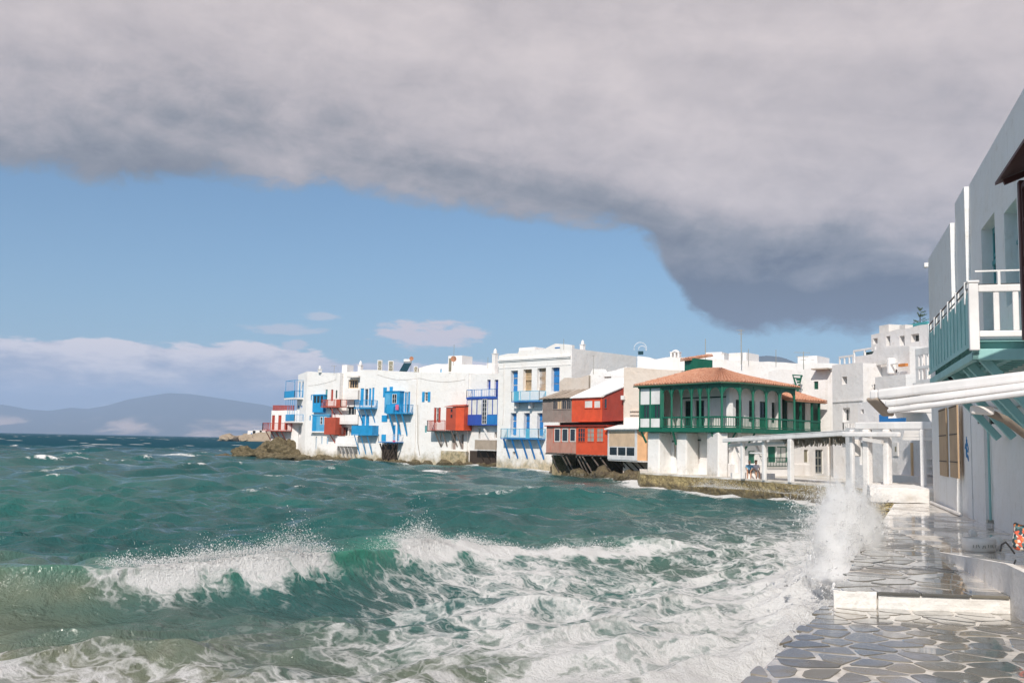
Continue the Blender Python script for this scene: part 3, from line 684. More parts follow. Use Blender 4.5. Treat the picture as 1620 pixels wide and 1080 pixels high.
# upper terrace with the white step
LR0 = xy(at_z(1487, 876, Z_UP)); LR1 = xy(at_z(1596, 941, Z_UP))   # foot of the white kerb on the right
WALL_DIR = Vector((math.sin(R(17.2)), math.cos(R(17.2)))); WALL_FAR = plan(1475, 39.4)
up = [(U0.x, U0.y+0.02), (SR.x, SR.y+0.03), (WALL_FAR.x+2.6, WALL_FAR.y+0.6), (U1.x, U1.y)]
slopeR = LR1 + (LR1-LR0).normalized()*6
insu = Vector((-(U1-U0).normalized().y, (U1-U0).normalized().x))*-0.06; up_s = [(U0.x+insu.x, U0.y+0.02), up[1], up[2], (U1.x+insu.x, U1.y+insu.y)]
root = MB().slab(up_s, -1.5, Z_UP).build('upper_terrace', 'joint'); tag(root, 'wet flagstone promenade between the sea and the shaded white wall', 'promenade', kind='structure')
pave(root, [(U0.x, U0.y+0.02), tuple(LR1+Vector((0.6, -0.1))), tuple(LR0+Vector((0.3, 0.2))), (WALL_FAR.x, WALL_FAR.y), (U1.x, U1.y)], Z_UP, 0.66, 8, 298)
mb = MB(); f_ = Fr(U0, SR)
mb.box(f_, 0.62, f_.L, -0.035, 0.0, Z_LOW+0.003, Z_UP-0.03); mb.build('riser', 'riser', root)
mb = MB(); mb.box(f_, 0.0, 0.58, -0.05, 0.0, Z_LOW-0.6, Z_UP+0.004); mb.build('end_block', 'riser', root)
mb = MB(); xx_ = 0.60; rnd = random.Random(4)
while xx_ < 9:
    w_ = rnd.uniform(0.5, 0.95); mb2 = MB(); mb2.box(f_, xx_, xx_+w_-0.02, -0.06+rnd.uniform(-.012, .012), 0.34, Z_UP-0.028, Z_UP+0.020); mb2.build('step_slab', 'flag', root); xx_ += w_
# broken stone coping along the sea edge
for A_, B_, z_, par in ((E0, E1, Z_LOW, None), (U0, U1, Z_UP, root)):
    pass
# raised ledge along the wall, with its white kerb
def ledge_z(x, y): return Z_UP + 0.03 + 0.40*max(0.0, min(1.0, (LR0.y-y)/(LR0.y-LR1.y)))
led = [tuple(slopeR), (slopeR.x+6, slopeR.y), (WALL_FAR.x+2, LR0.y+3), tuple(LR0), tuple(LR1)]
root2 = MB().slab(led, 0.5, ledge_z).build('ledge', 'joint'); tag(root2, 'raised grey ledge with white kerb along the foot of the shaded wall', 'ledge', kind='structure')
mb = MB(); kf = Fr(LR1, LR0)
n = 14
kp = [slopeR] + [LR1.lerp(LR0, i/n) for i in range(n+1)]
for a, b_ in zip(kp[:-1], kp[1:]):
    nn = Vector((-(b_-a).y, (b_-a).x)).normalized()*0.035
    mb.add([(a.x+nn.x, a.y+nn.y, Z_LOW-0.2), (b_.x+nn.x, b_.y+nn.y, Z_LOW-0.2), (b_.x+nn.x, b_.y+nn.y, ledge_z(*b_)+0.012), (a.x+nn.x, a.y+nn.y, ledge_z(*a)+0.012), (b_.x-nn.x*2, b_.y-nn.y*2, ledge_z(*b_)+0.012), (a.x-nn.x*2, a.y-nn.y*2, ledge_z(*a)+0.012)], [(1,0,3,2), (3,5,4,2)])
mb.build('kerb', 'riser', root2)
# far terrace: stone quay with white cap wall
q2_ = plan(1371, 46.5); qf = Fr(QF, WALL_FAR + (WALL_FAR-QF).normalized()*3)
root3 = MB().slab([tuple(QF), tuple(qf.B), tuple(qf.B+Vector((8, 30))), tuple(plan(1400, 70)), tuple(FQ[0]), tuple(q2_)], -1.5, Z_UP-0.02).build('far_terrace', 'quay_stone'); tag(root3, 'stone quay with pergolas at the far end of the promenade', 'quay', kind='structure')
q2 = plan(1371, 46.5)
MB().slab([(QF.x-0.06, QF.y-0.06), (qf.B.x, qf.B.y-0.06), (qf.B.x+3, qf.B.y+7), (q2.x-0.06, q2.y)], Z_UP-0.02, Z_FAR).build('cap_wall', 'white_sea', root3)
rnd = random.Random(8)
for r_ in range(4):                               # courses of the quay face seen beside the promenade
    u_ = 0.05; z_ = 0.25+r_*0.30
    while u_ < 1.1:
        w_ = rnd.uniform(0.28, 0.5); MB().box(qf, u_, min(u_+w_-0.03, 1.15), -0.04-rnd.uniform(0, .03), 0.02, z_, z_+0.27).build('stone_block', 'quay_stone', root3); u_ += w_
# far quay under the green house
pts = FQ; mb = MB()
back = [plan(1012, 96), plan(1340, 84)]
root4 = MB().slab([tuple(FQ[3]), tuple(FQ[2]), tuple(FQ[1]), tuple(FQ[0]), tuple(back[1]), tuple(back[0])], Z_QUAY-0.10, Z_QUAY).build('far_quay', 'white_sea'); tag(root4, 'low quay of dark mossy stone below the green balcony house', 'quay', kind='structure')
mb = MB(); rnd = random.Random(2); poly = [FQ[0]+Vector((0.4, 0.8))]+FQ+[FQ[3]+Vector((0.6, 6))]
path = []
for a, b_ in zip(poly[:-1], poly[1:]):
    n = max(2, int((b_-a).length/0.45))
    path += [a.lerp(b_, i/n) for i in range(n)]
path.append(poly[-1]); K = 8; vs = []
for i, q_ in enumerate(path):
    for k in range(K):
        z_ = -1.0 + (Z_QUAY-0.10+1.0)*k/(K-1)
        o_ = 0.30*(mnoise.fractal(Vector((q_.x*0.9, q_.y*0.9, z_*1.4)), 1.0, 2.0, 4)) + 0.28*(1-k/(K-1))
        if k == K-1: o_ = 0.03
        vs.append((q_.x-o_*0.5, q_.y-o_, z_))
fs = [(i*K+k, i*K+k+1, (i+1)*K+k+1, (i+1)*K+k) for i in range(len(path)-1) for k in range(K-1)]
mb.add(vs, fs); mb.build('stone_face', 'quay_stone', root4)
MB().slab([tuple(p+Vector((0.25, 0.25))) for p in (FQ[3], FQ[2], FQ[1], FQ[0])]+[tuple(back[1]), tuple(back[0])], -1.2, Z_QUAY-0.10).build('core', 'quay_stone', root4)

# ------------------------------------------------------------------ house builder
def shade(k): return k
class House:
    def __init__(s, name, label, fr, cat='house', group=None, rec=0.30):
        s.fr = fr; s.root = empty(name, fr.P(fr.L/2, 0, 0), label, cat, group); s.holes = []; s.rec = rec
    def rect(s, *a, off=0.0): return s.fr.rect(*a, off=off)
    # openings ------------------------------------------------------------
    def shut(s, x0, y0, x1, y1, mat, rec=None, leaves=2, louvre=True):
        """closed shutters set back in the wall"""
        u0, u1, z0, z1 = s.rect(x0, y0, x1, y1); s.holes.append((u0, u1, z0, z1)); rec = s.rec if rec is None else rec
        fr = s.fr; mb = MB(); g = 0.02; w_ = (u1-u0)/leaves
        for i in range(leaves):
            a, b_ = u0+i*w_+g/2, u0+(i+1)*w_-g/2
            mb.box(fr, a, b_, rec, rec+0.04, z0, z1)
            if louvre:
                for k in range(3):
                    zz = z0+(z1-z0)*(0.04+0.32*k); mb.box(fr, a+0.06, b_-0.06, rec-0.018, rec, zz, zz+(z1-z0)*0.27)
        return mb.build('shutter', mat, s.root)
    def glass(s, x0, y0, x1, y1, mat='white_paint', nx=2, nz=3, rec=None, fw=0.07, pane='glass', hole=True, back=None):
        u0, u1, z0, z1 = s.rect(x0, y0, x1, y1); rec = s.rec if rec is None else rec
        if hole: s.holes.append((u0, u1, z0, z1))
        return glaze(s.root, s.fr, u0, u1, z0, z1, rec, mat, nx, nz, fw, pane)
    def leaf(s, x0, y0, x1, y1, mat, name='shutter', thick=0.05, off=-0.055):
        """a shutter folded back flat on the wall"""
        u0, u1, z0, z1 = s.rect(x0, y0, x1, y1); mb = MB(); mb.box(s.fr, u0, u1, off, off+thick, z0, z1)
        for k in range(2):
            zz = z0+(z1-z0)*(0.07+0.46*k); mb.box(s.fr, u0+(u1-u0)*.15, u1-(u1-u0)*.15, off-0.015, off, zz, zz+(z1-z0)*0.38)
        return mb.build(name, mat, s.root)
    def solid(s, name, x0, y0, x1, y1, v0, v1, mat, parent=None):
        u0, u1, z0, z1 = s.rect(x0, y0, x1, y1, off=v0); mb = MB(); mb.box(s.fr, u0, u1, v0, v1, z0, z1)
        return mb.build(name, mat, parent or s.root)
    # balcony -------------------------------------------------------------
    def balcony(s, x0, x1, yt, yb, proj, mat, slab='slab', style='bars', struts=(), drop=1.4, smat=None, panels=(), spacing=0.16, th=0.12, side=(1, 1), strut_w=0.10, rail=0.045, back=0.0):
        fr = s.fr; u0, u1, z0, z1 = s.rect(x0, yt, x1, yb, off=-proj)
        mb = MB(); mb.box(fr, u0-0.03, u1+0.03, -proj-0.03, back, z0-th, z0); bal = mb.build('balcony', slab, s.root)
        runs = [((u0, -proj), (u1, -proj))]
        if side[0]: runs.append(((u0, -proj), (u0, -0.02)))
        if side[1]: runs.append(((u1, -proj), (u1, -0.02)))
        rl = MB(); bl = MB()
        for (a, b_) in runs:
            A_, B_ = fr.P(a[0], a[1], 0), fr.P(b_[0], b_[1], 0); L_ = (B_-A_).length
            up_ = Vector((0, 0, 1))
            if style in ('bars', 'heavy'):
                rl.beam(A_+up_*z1, B_+up_*z1, rail, rail); rl.beam(A_+up_*(z0+0.10), B_+up_*(z0+0.10), rail*0.8, rail*0.8)
                n_ = max(1, round(L_/1.6))
                for i in range(n_+1):
                    q_ = A_.lerp(B_, i/n_); rl.beam(q_+up_*z0, q_+up_*(z1+0.03), rail*1.3, rail*1.3)
                n_ = max(2, round(L_/spacing)); tk = 0.022 if style == 'bars' else 0.045
                for i in range(1, n_):
                    q_ = A_.lerp(B_, i/n_); bl.beam(q_+up_*(z0+0.10), q_+up_*z1, tk, tk)
            elif style == 'panel':
                rl.beam(A_+up_*(z1-0.02), B_+up_*(z1-0.02), 0.08, 0.06); bl.beam(A_+up_*((z0+z1)/2), B_+up_*((z0+z1)/2), 0.05, z1-z0-0.06)
            elif style == 'planks':
                rl.beam(A_+up_*z1, B_+up_*z1, 0.07, 0.06); rl.beam(A_+up_*(z0+0.06), B_+up_*(z0+0.06), 0.07, 0.06)
                n_ = max(2, round(L_/0.16))
                for i in range(n_):
                    bl.beam(A_.lerp(B_, (i+0.06)/n_)+up_*((z0+z1)/2), A_.lerp(B_, (i+0.90)/n_)+up_*((z0+z1)/2), 0.03, z1-z0-0.05)
        rl.build('railing', mat, bal)
        if bl.v: bl.build('balusters' if style in ('bars', 'heavy') else 'boards', mat, bal, kind='stuff')
        for (a, b_) in panels:
            ua, ub = s.fr.hit(a, (yt+yb)/2, -proj)[0], s.fr.hit(b_, (yt+yb)/2, -proj)[0]
            m_ = MB(); m_.box(fr, ua, ub, -proj-0.035, -proj-0.006, z0+0.02, z1-0.02); m_.build('panel', mat, bal)
        for sx in struts:
            us = s.fr.hit(sx, yb, -proj)[0]
            m_ = MB(); m_.beam(fr.P(us, -proj+0.10, z0-th-0.02), fr.P(us, 0.02, z0-th-drop), strut_w, strut_w); m_.build('strut', smat or mat, bal)
        return bal, (u0, u1, z0, z1)
    # the walls -----------------------------------------------------------
    def walls(s, x0, x1, top, mat='white_sea', z0=-1.0, depth=8.0, cap=True, thick=0.5, pdrop=0.0):
        """top: outline of the roof edge as photograph points from left to right"""
        fr = s.fr; ym = sum(p_[1] for p_ in top)/len(top)+60
        u0, u1 = fr.hit(x0, ym)[0], fr.hit(x1, ym)[0]
        pr = [fr.hit(*p_) for p_ in top]; pr = [(min(max(u, u0), u1), z) for u, z in pr]; pr[0] = (u0, pr[0][1]); pr[-1] = (u1, pr[-1][1])
        res = [pr[0]]; rj = random.Random(int(u1*100))        # hand-built edges are never quite straight
        for (ua_, za_), (ub_, zb_) in zip(pr[:-1], pr[1:]):
            n_ = max(1, int(abs(ub_-ua_)/0.9))
            for k in range(1, n_+1): res.append((ua_+(ub_-ua_)*k/n_, za_+(zb_-za_)*k/n_+(rj.uniform(-.045, .045))))
        pr = res
        zt = min(z for _, z in pr); zh = max([h[3] for h in s.holes]+[z0])
        zt = max(zt-0.02, min(zt, zh+0.05))
        mb = MB(); mb.grid(fr, u0, u1, z0, zt, 0.0, thick, s.holes)
        if max(z for _, z in pr) - zt > 0.01: mb.prism(fr, [(u0, zt+0.001), (u1, zt+0.001)] + [(u, max(z, zt+0.002)) for u, z in reversed(pr)], 0.0, thick)
        w_ = mb.build('wall', mat, s.root)
        MB().box(fr, u0+0.004, u1-0.004, thick, depth, z0, zt-0.35).build('body', mat, s.root)
        # parapets on the other three sides
        mb = MB(); mb.box(fr, u0+0.004, u0+0.35, thick, depth, zt-0.35, pr[0][1]-0.003); mb.box(fr, u1-0.35, u1-0.004, thick, depth, zt-0.35, pr[-1][1]-0.003-pdrop); mb.box(fr, u0+0.35, u1-0.35, depth-0.35, depth, zt-0.35, min(pr[0][1], pr[-1][1])-0.003)
        mb.build('parapet', mat, w_)
        return w_
def glaze(root, fr, u0, u1, z0, z1, rec, mat, nx, nz, fw=0.07, pane='glass', name='window'):
    mb = MB(); mb.box(fr, u0, u1, rec, rec+0.06, z0, z0+fw); mb.box(fr, u0, u1, rec, rec+0.06, z1-fw, z1); mb.box(fr, u0, u0+fw, rec, rec+0.06, z0+fw, z1-fw); mb.box(fr, u1-fw, u1, rec, rec+0.06, z0+fw, z1-fw)
    for i in range(1, nx):
        c = u0+(u1-u0)*i/nx; mb.box(fr, c-fw*0.4, c+fw*0.4, rec+0.005, rec+0.055, z0+fw, z1-fw)
    for k in range(1, nz):
        c = z0+(z1-z0)*k/nz; mb.box(fr, u0+fw, u1-fw, rec+0.008, rec+0.052, c-fw*0.3, c+fw*0.3)
    w_ = mb.build(name, mat, root)
    MB().box(fr, u0+fw*0.5, u1-fw*0.5, rec+0.03, rec+0.045, z0+fw*0.5, z1-fw*0.5).build('pane', pane, w_)
    return w_
def chimney(root, fr, u, v, z, h, w_=0.5, mat='white', pot=True):
    mb = MB(); mb.box(fr, u-w_/2, u+w_/2, v-w_/2, v+w_/2, z, z+h); mb.box(fr, u-w_*0.62, u+w_*0.62, v-w_*0.62, v+w_*0.62, z+h, z+h+0.08)
    if pot: mb.lathe(fr.P(u, v, z+h+0.08), [(w_*0.42, 0), (w_*0.42, w_*0.5), (w_*0.20, w_*1.0), (0.02, w_*1.15)], 10)
    return mb.build('chimney', mat, root)

# ------------------------------------------------------------------ 1: the house with red balconies at the tip of the point
h = House('red_balcony_house', 'low white house with red balconies on the mossy boulder at the point', FP(426, 168, 470, 166))
for x0, x1, y0, y1 in ((430, 434.6, 656.5, 680), (440, 445, 656.5, 680), (450, 455, 667, 680)): h.shut(x0, y0, x1, y1, 'oxide', 0.08)
h.walls(427, 471, [(427, 649), (471, 649)], z0=0.6, depth=6, mat='white')
h.balcony(415.5, 453, 669, 680.5, 1.6, 'oxide', 'oxide', 'bars', (420, 428, 436, 444), 1.5, spacing=0.13, rail=0.07)
u0, u1, z0, z1 = h.rect(431, 641, 466, 649); mb = MB()
for i in range(int((u1-u0)/0.14)): mb.box(h.fr, u0+i*0.14, u0+i*0.14+0.10, 0.1, 0.13, z0, z1)
mb.box(h.fr, u0, u1, 0.07, 0.16, z1-0.06, z1+0.02); mb.build('roof_railing', 'oxide', h.root)

# ------------------------------------------------------------------ 2: tall white house, light blue balconies on its sea end
f2 = FP(484, 163, 536, 158); h = House('corner_house', 'tall white corner house with sky blue balconies stacked on its sea end', f2)
h.shut(491.5, 624, 493.5, 633, 'cyan', 0.1, 1, False); h.shut(489.5, 657, 491.5, 665, 'cyan', 0.1, 1, False)
h.shut(499, 690, 500.8, 710, 'sky_blue', 0.2, 1, False); h.shut(508, 690, 510, 702, 'sky_blue', 0.2, 1, False); h.shut(516.8, 690, 519, 702, 'sky_blue', 0.2, 1, False)
h.shut(514.8, 616, 518, 634, 'deep_teal', 0.1, 1, False); h.shut(523.5, 616, 527, 634, 'oxide', 0.1, 1, False); h.shut(531, 617, 533.5, 630, 'dark_green', 0.1, 1, False)
h.walls(484, 536, [(484, 587.6), (505, 588.6), (536, 590)], depth=7)
# two-storey blue wooden bay on the front
u0, u1, z0, z1 = h.rect(494.5, 624, 512, 652, off=-0.5); mb = MB(); mb.box(f2, u0, u1, -0.5, 0.0, z0, z0+(z1-z0)*0.5); mb.box(f2, u0-0.1, u1+0.1, -0.55, 0, z1-0.12, z1+0.05); mb.box(f2, u0, u0+0.12, -0.5, 0, z0+(z1-z0)*0.5, z1-0.12); mb.box(f2, u1-0.12, u1, -0.5, 0, z0+(z1-z0)*0.5, z1-0.12); bay = mb.build('upper_bay', 'cyan', h.root)
for i in range(3):
    a = u0+0.12+(u1-u0-0.24)*i/3; glaze(bay, f2, a, a+(u1-u0-0.24)/3-0.02, z0+(z1-z0)*0.5, z1-0.12, -0.47, 'cyan', 1, 1, 0.09)
u0, u1, z0, z1 = h.rect(494, 654, 521, 682, off=-0.5); mb = MB(); mb.box(f2, u0, u1, -0.5, 0.0, z0, z1-0.3); mb.box(f2, u0-0.12, u1+0.12, -0.6, 0, z1-0.3, z1-0.12); bay = mb.build('lower_bay', 'sky_blue', h.root)
MB().box(f2, u0+0.02, u0+1.0, -0.53, -0.5, z0+0.05, z1-0.4).build('door', 'cyan', bay)
for a in (0.48, 0.70): glaze(bay, f2, u0+(u1-u0)*a, u0+(u1-u0)*a+0.55, z0+(z1-z0)*0.38, z1-0.5, -0.56, 'white_paint', 1, 2, 0.08)
MB().box(f2, u0-0.5, u1+0.1, -0.62, 0.0, z0-0.20, z0-0.005).build('ledge', 'white', h.root)
# red balcony and red cupboard bay beside it
h.balcony(508, 539, 632, 643, 1.2, 'rust_red', 'rust_red', 'bars', (521, 532), 1.1, spacing=0.13, panels=((532, 539),), rail=0.07)
u0, u1, z0, z1 = h.rect(513, 660, 530.5, 687, off=-1.3); mb = MB(); mb.box(f2, u0, u1, -1.3, 0, z0, z1)
for i in range(int((u1-u0)/0.2)): mb.box(f2, u0+i*0.2+0.01, u0+i*0.2+0.18, -1.32, -1.3, z0+0.03, z1-0.03)
bay = mb.build('red_bay', 'rust_red', h.root); MB().beam(f2.P((u0+u1)/2-0.3, -0.9, z0), f2.P((u0+u1)/2-0.1, 0, z0-1.3), 0.12, 0.12).build('strut', 'rust_red', bay); MB().beam(f2.P((u0+u1)/2+0.1, -1.0, z1), f2.P((u0+u1)/2+0.1, -1.0, z1+1.6), 0.12, 0.12).build('post', 'rust_red', bay)
# sea end: side wall with two balconies and a pergola frame
sd = Fr(f2.A + Vector((-1.7, 2.6)), f2.A + Vector((-0.02, -0.02)))
hs = House('end_wing', 'narrow white sea end of the tall corner house with two blue panelled balconies', sd); hs.rec = 0.15
for x0, x1 in ((472.5, 475), (477.5, 480)): hs.shut(x0, 604, x1, 628, 'cyan', 0.1, 1, False)
for x0 in (470.8, 475.8): hs.shut(x0, 641, x0+2.4, 645, 'mid_blue', 0.1, 1, False)
hs.shut(467, 675, 477, 691, 'pale_grey', 0.25, 1, False)
hs.walls(469.5, 483.8, [(469.5, 593), (483.8, 588)], depth=1.6, mat='white_sea')
for yt, yb in ((618.5, 629), (655.5, 666)):
    bal, (u0, u1, z0, z1) = hs.balcony(450, 466, yt, yb, 1.5, 'cyan', 'white', 'bars', (), spacing=0.2, rail=0.06, th=0.25)
    MB().box(sd, u0, u1, -1.54, -1.50, z0+0.03, z1-0.02).build('panel', 'cyan', bal)
u0, u1, z0, z1 = hs.rect(452, 602, 466, 629, off=-1.5); mb = MB()
for uu in (u0, u1):
    mb.beam(sd.P(uu, -1.5, z0), sd.P(uu, -1.5, z1), 0.07, 0.07); mb.beam(sd.P(uu, -1.5, z1), sd.P(uu, 0, z1), 0.07, 0.07)
mb.beam(sd.P(u0, -1.5, z1), sd.P(u1, -1.5, z1), 0.07, 0.07); mb.build('pergola_frame', 'cyan', hs.root)
u0, u1, z0, z1 = hs.rect(452, 632, 466, 657, off=-1.5); mb = MB()
for k in range(5): mb.beam(sd.P(u0+(u1-u0)*k/4, -1.5, z0), sd.P(u0+(u1-u0)*k/4, -1.5, z1), 0.06, 0.06)
mb.build('trellis', 'cyan', hs.root, kind='stuff')
chimney(hs.root, sd, 6.0, 0.8, hs.rect(470, 590, 480, 593)[3]-0.2, 0.5, 0.5)

# ------------------------------------------------------------------ 3: narrow recessed house with stacked white balconies
f3 = FP(530, 159.5, 569, 156.5); h = House('stacked_balcony_house', 'narrow white house with three white walled balconies between red and blue ones', f3)
h.glass(551, 600.5, 567, 614, 'tan', 4, 1, 0.3, 0.12); h.glass(548, 643, 563, 656, 'white_paint', 3, 1, 0.4); h.glass(539, 675, 550, 689, 'white_paint', 2, 1, 0.4); h.glass(552, 678, 558, 689, 'white_paint', 1, 1, 0.4)
h.walls(529, 569.5, [(529, 590), (541, 589), (569.5, 587)], depth=7)
for x0, x1, yt, yb, pr_ in ((545, 566, 617, 629, 1.0), (532, 566, 656, 668, 1.2), (531, 567, 690, 703, 1.4)):
    h.balcony(x0, x1, yt, yb, pr_, 'white', 'white', 'panel', th=0.25)
bal, _ = h.balcony(530, 538, 676, 687, 1.2, 'rust_red', 'rust_red', 'bars', ())
for i, px in enumerate((538, 544, 550, 556)):
    a = f3.hit(px, 706, -1.2); b_ = f3.hit(px+7, 728, -0.1); MB().beam(f3.P(a[0], -1.2, a[1]), f3.P(b_[0], -0.1, b_[1]), 0.15, 0.15).build('prop', 'off_white', h.root)
h.solid('awning', 549, 594.5, 567, 597, -0.9, 0.0, 'off_white')
chimney(h.root, f3, f3.hit(553, 585)[0], 2.5, f3.hit(553, 587)[1]-0.4, 1.5, 0.6); h.solid('roof_box', 541, 577, 549, 590, 1.5, 3.0, 'white')

# ------------------------------------------------------------------ 4: broad white house with bright blue balconies
f4 = FP(568, 153.5, 740, 141); h = House('blue_balcony_house', 'broad white house with bright blue shuttered balconies in the middle of the row', f4)
for x0, x1, y0, y1 in ((570, 575.5, 614, 641), (583.5, 587, 614, 641), (588.5, 592, 613, 641), (572, 577.5, 656, 675), (578.3, 584, 656, 675)): h.shut(x0, y0, x1, y1, 'cyan', 0.10, 1)
h.glass(577, 615, 582, 641, 'cyan', 1, 3, 0.2); h.shut(640, 620, 643, 652, 'cyan', 0.1, 1); h.glass(643.2, 620, 645, 652, 'cyan', 1, 3, 0.2); h.shut(645.2, 619.5, 648.5, 652, 'cyan', 0.1, 1)
h.glass(672, 620.5, 677, 634.5, 'white_paint', 2, 3, 0.2, 0.06); h.leaf(668, 619.5, 671.8, 635.5, 'cyan'); h.leaf(677.2, 619.5, 681, 635.5, 'cyan')
h.shut(686.5, 644.5, 690, 668, 'oxide', 0.06, 1); h.glass(690, 645, 693.5, 668, 'white_paint', 1, 3, 0.15, 0.06); h.shut(693.5, 644.5, 697, 668, 'oxide', 0.06, 1)
h.shut(714.5, 686.5, 721, 710.5, 'wood_grey', 0.35, 1); h.shut(728.5, 686.5, 733.5, 710.5, 'wood_grey', 0.35, 1); h.shut(672, 673, 675, 684, 'deep_teal', 0.1, 1, False)
h.shut(621.5, 672, 625.5, 697, 'cyan', 0.1, 1); h.shut(628, 672, 632, 697, 'cyan', 0.1, 1)
h.leaf(606.5, 612.5, 612, 628, 'cyan'); h.leaf(616.5, 611.5, 621.5, 628, 'cyan'); h.leaf(604.2, 656.5, 613, 667, 'cyan')
h.walls(568, 740, [(568, 585), (580, 584.4), (620, 586.5), (657, 588.3), (740, 590)], depth=8)
h.balcony(560.5, 588, 633, 645, 1.25, 'cyan', 'cyan', 'bars', (565, 575.5, 585), 2.1, spacing=0.12, rail=0.07)
h.balcony(556, 589, 673, 687, 1.35, 'cyan', 'cyan', 'planks', (560, 570, 580), 2.9)
bal, (u0, u1, z0, z1) = h.balcony(611, 645, 640, 653, 1.4, 'cyan', 'cyan', 'bars', (615, 625, 635), 3.2, spacing=0.13, panels=((611, 622),), rail=0.07, strut_w=0.16)
ua, ub, za, zb = h.rect(608.5, 619, 632, 640, off=-1.0); mb = MB(); mb.box(f4, ua, ub, -1.0, 0, z0, zb); mb.box(f4, ua-0.1, ub+0.1, -1.1, 0, zb, zb+0.08); bay = mb.build('blue_bay', 'cyan', h.root)
glaze(bay, f4, ua+(ub-ua)*0.52, ua+(ub-ua)*0.82, za+0.2, zb-0.4, -1.04, 'white_paint', 2, 2, 0.06)
MB().box(f4, ua+0.15, ua+(ub-ua)*0.4, -1.03, -1.0, za-0.4, zb-0.35).build('panel', 'sky_blue', bay)
MB().box(f4, u0+1.9, u0+2.5, -1.46, -1.42, z0+0.45, z1+0.02).build('towel', 'pink_cloth', bal)
bal, (u0, u1, z0, z1) = h.balcony(599, 629, 687, 698.5, 1.3, 'white_paint', 'mid_blue', 'bars', (), spacing=0.14); MB().box(f4, u0+0.6, u0+1.5, -1.35, -1.31, z0+0.05, z1).build('panel', 'cyan', bal); MB().box(f4, u1-0.9, u1-0.4, -1.36, -1.32, z0-0.02, z0+0.25).build('flower_pot', 'pink_cloth', bal)
for i, (xa, xb) in enumerate(((601, 611), (607, 620), (614, 608), (620, 627), (626, 615), (629, 628))):
    a = f4.hit(xa, 701, -1.2); b_ = f4.hit(xb, 727, -0.1); MB().beam(f4.P(a[0], -1.2, a[1]), f4.P(b_[0], -0.3, b_[1]), 0.16, 0.16).build('prop', 'wood_dark', h.root)
h.solid('dark_backing', 604, 703, 628, 726, -0.12, 0.0, 'wood_dark')  # plain dark sheet behind the props
# the red shack with its balcony
ua, ub, za, zb = h.rect(705, 643, 734, 680.5, off=-1.8); mb = MB(); uc = f4.hit(721, 660, -1.8)[0]
mb.box(f4, uc, ub, -1.8, 0, za, zb); sh = mb.build('red_shack', 'red', h.root); mb = MB(); mb.box(f4, ua, uc, -1.72, 0, za, zb-0.1)
for i in range(int((uc-ua)/0.2)): mb.box(f4, ua+i*0.2+0.01, ua+i*0.2+0.18, -1.745, -1.72, za, zb-0.12)
mb.build('board_side', 'rust_red', sh); mb = MB(); P = f4.P; mb.hexa([P(ua-.15,-1.95,zb-0.05),P(ub+.1,-1.95,zb+0.02),P(ub+.1,0,zb+0.35),P(ua-.15,0,zb+0.25),P(ua-.15,-1.95,zb+0.03),P(ub+.1,-1.95,zb+0.10),P(ub+.1,0,zb+0.43),P(ua-.15,0,zb+0.33)]); mb.build('roof', 'rust_red', sh)
for yy in (646, 655): glaze(sh, f4, ua+(uc-ua)*0.45, ua+(uc-ua)*0.68, f4.hit(713, yy+6, -1.75)[1], f4.hit(713, yy, -1.75)[1], -1.79, 'oxide', 1, 1, 0.05)
h.balcony(676, 704, 665, 681, 1.7, 'oxide', 'wood_dark', 'heavy', (), spacing=0.2, rail=0.08, side=(1, 0))
for xa, xb in ((688, 697), (696, 698), (700, 707), (714, 723), (722, 729)):
    a = f4.hit(xa, 682, -1.6); b_ = f4.hit(xb, 706, -0.1); MB().beam(f4.P(a[0], -1.6, a[1]), f4.P(b_[0], -0.05, b_[1]), 0.13, 0.13).build('prop', 'wood_grey', h.root)
h.solid('buttress', 649, 600, 657, 745, -0.18, 0.0, 'white_sea'); h.solid('base_wall', 697, 713, 737, 748, -0.5, 0.0, 'white_stain')

# 4b: higher block behind it
f4b = f4.shift(3.0); h = House('upper_block', 'plain white block with one small blue window above the blue balcony house', f4b)
h.shut(696.2, 580.5, 698.8, 592, 'sky_blue', 0.1, 1, False)
h.walls(655, 792, [(655, 584), (672, 579), (690, 575.5), (712, 575.5), (760, 577), (792, 580)], depth=9, z0=3)
h.solid('roof_room', 709, 562.5, 731, 577, 2.5, 5.0, 'white'); h.solid('low_parapet', 770, 574, 792, 581, 1.2, 3.0, 'white')

# ------------------------------------------------------------------ 5: royal blue and white glazed bay
f5 = FP(738, 141.5, 791, 136.5); h = House('royal_blue_house', 'narrow house with royal blue panels and white glazing below a roof rail', f5)
h.shut(770.5, 600.5, 776, 616, 'royal', 0.3, 1); h.shut(782, 600.5, 789, 627, 'royal', 0.3, 1)
h.glass(757, 677, 760, 694, 'wood_grey', 1, 1, 0.3); h.glass(782, 683, 786, 692, 'wood_grey', 1, 1, 0.3)
h.walls(738, 791, [(738, 592), (791, 590)], depth=8)
ua, ub, za, zb = h.rect(738, 630, 787, 671, off=-1.0); mb = MB(); mb.box(f5, ua+.02, ub-.02, -0.94, 0, za, zb); bay = mb.build('glazed_bay', 'curtain', h.root)
mb = MB(); mb.box(f5, ua-0.08, ub+0.08, -1.08, 0, zb-0.05, zb+0.18); mb.box(f5, ua-0.05, ub+0.05, -1.02, 0, za-0.12, za); mb.build('cornice', 'royal', bay)
W_ = ub-ua; zm = za+(zb-za)*0.36
for i, (a, c) in enumerate(((0, .17), (.17, .34), (.34, .51), (.51, .66), (.68, .84), (.84, 1))):
    glaze(bay, f5, ua+W_*a, ua+W_*c-0.02, zm if i != 3 else za+0.05, zb-0.1, -1.0, 'royal' if i != 3 else 'white_paint', 1 if i != 3 else 2, 1 if i != 3 else 6, 0.07, 'curtain' if i != 3 else 'glass')
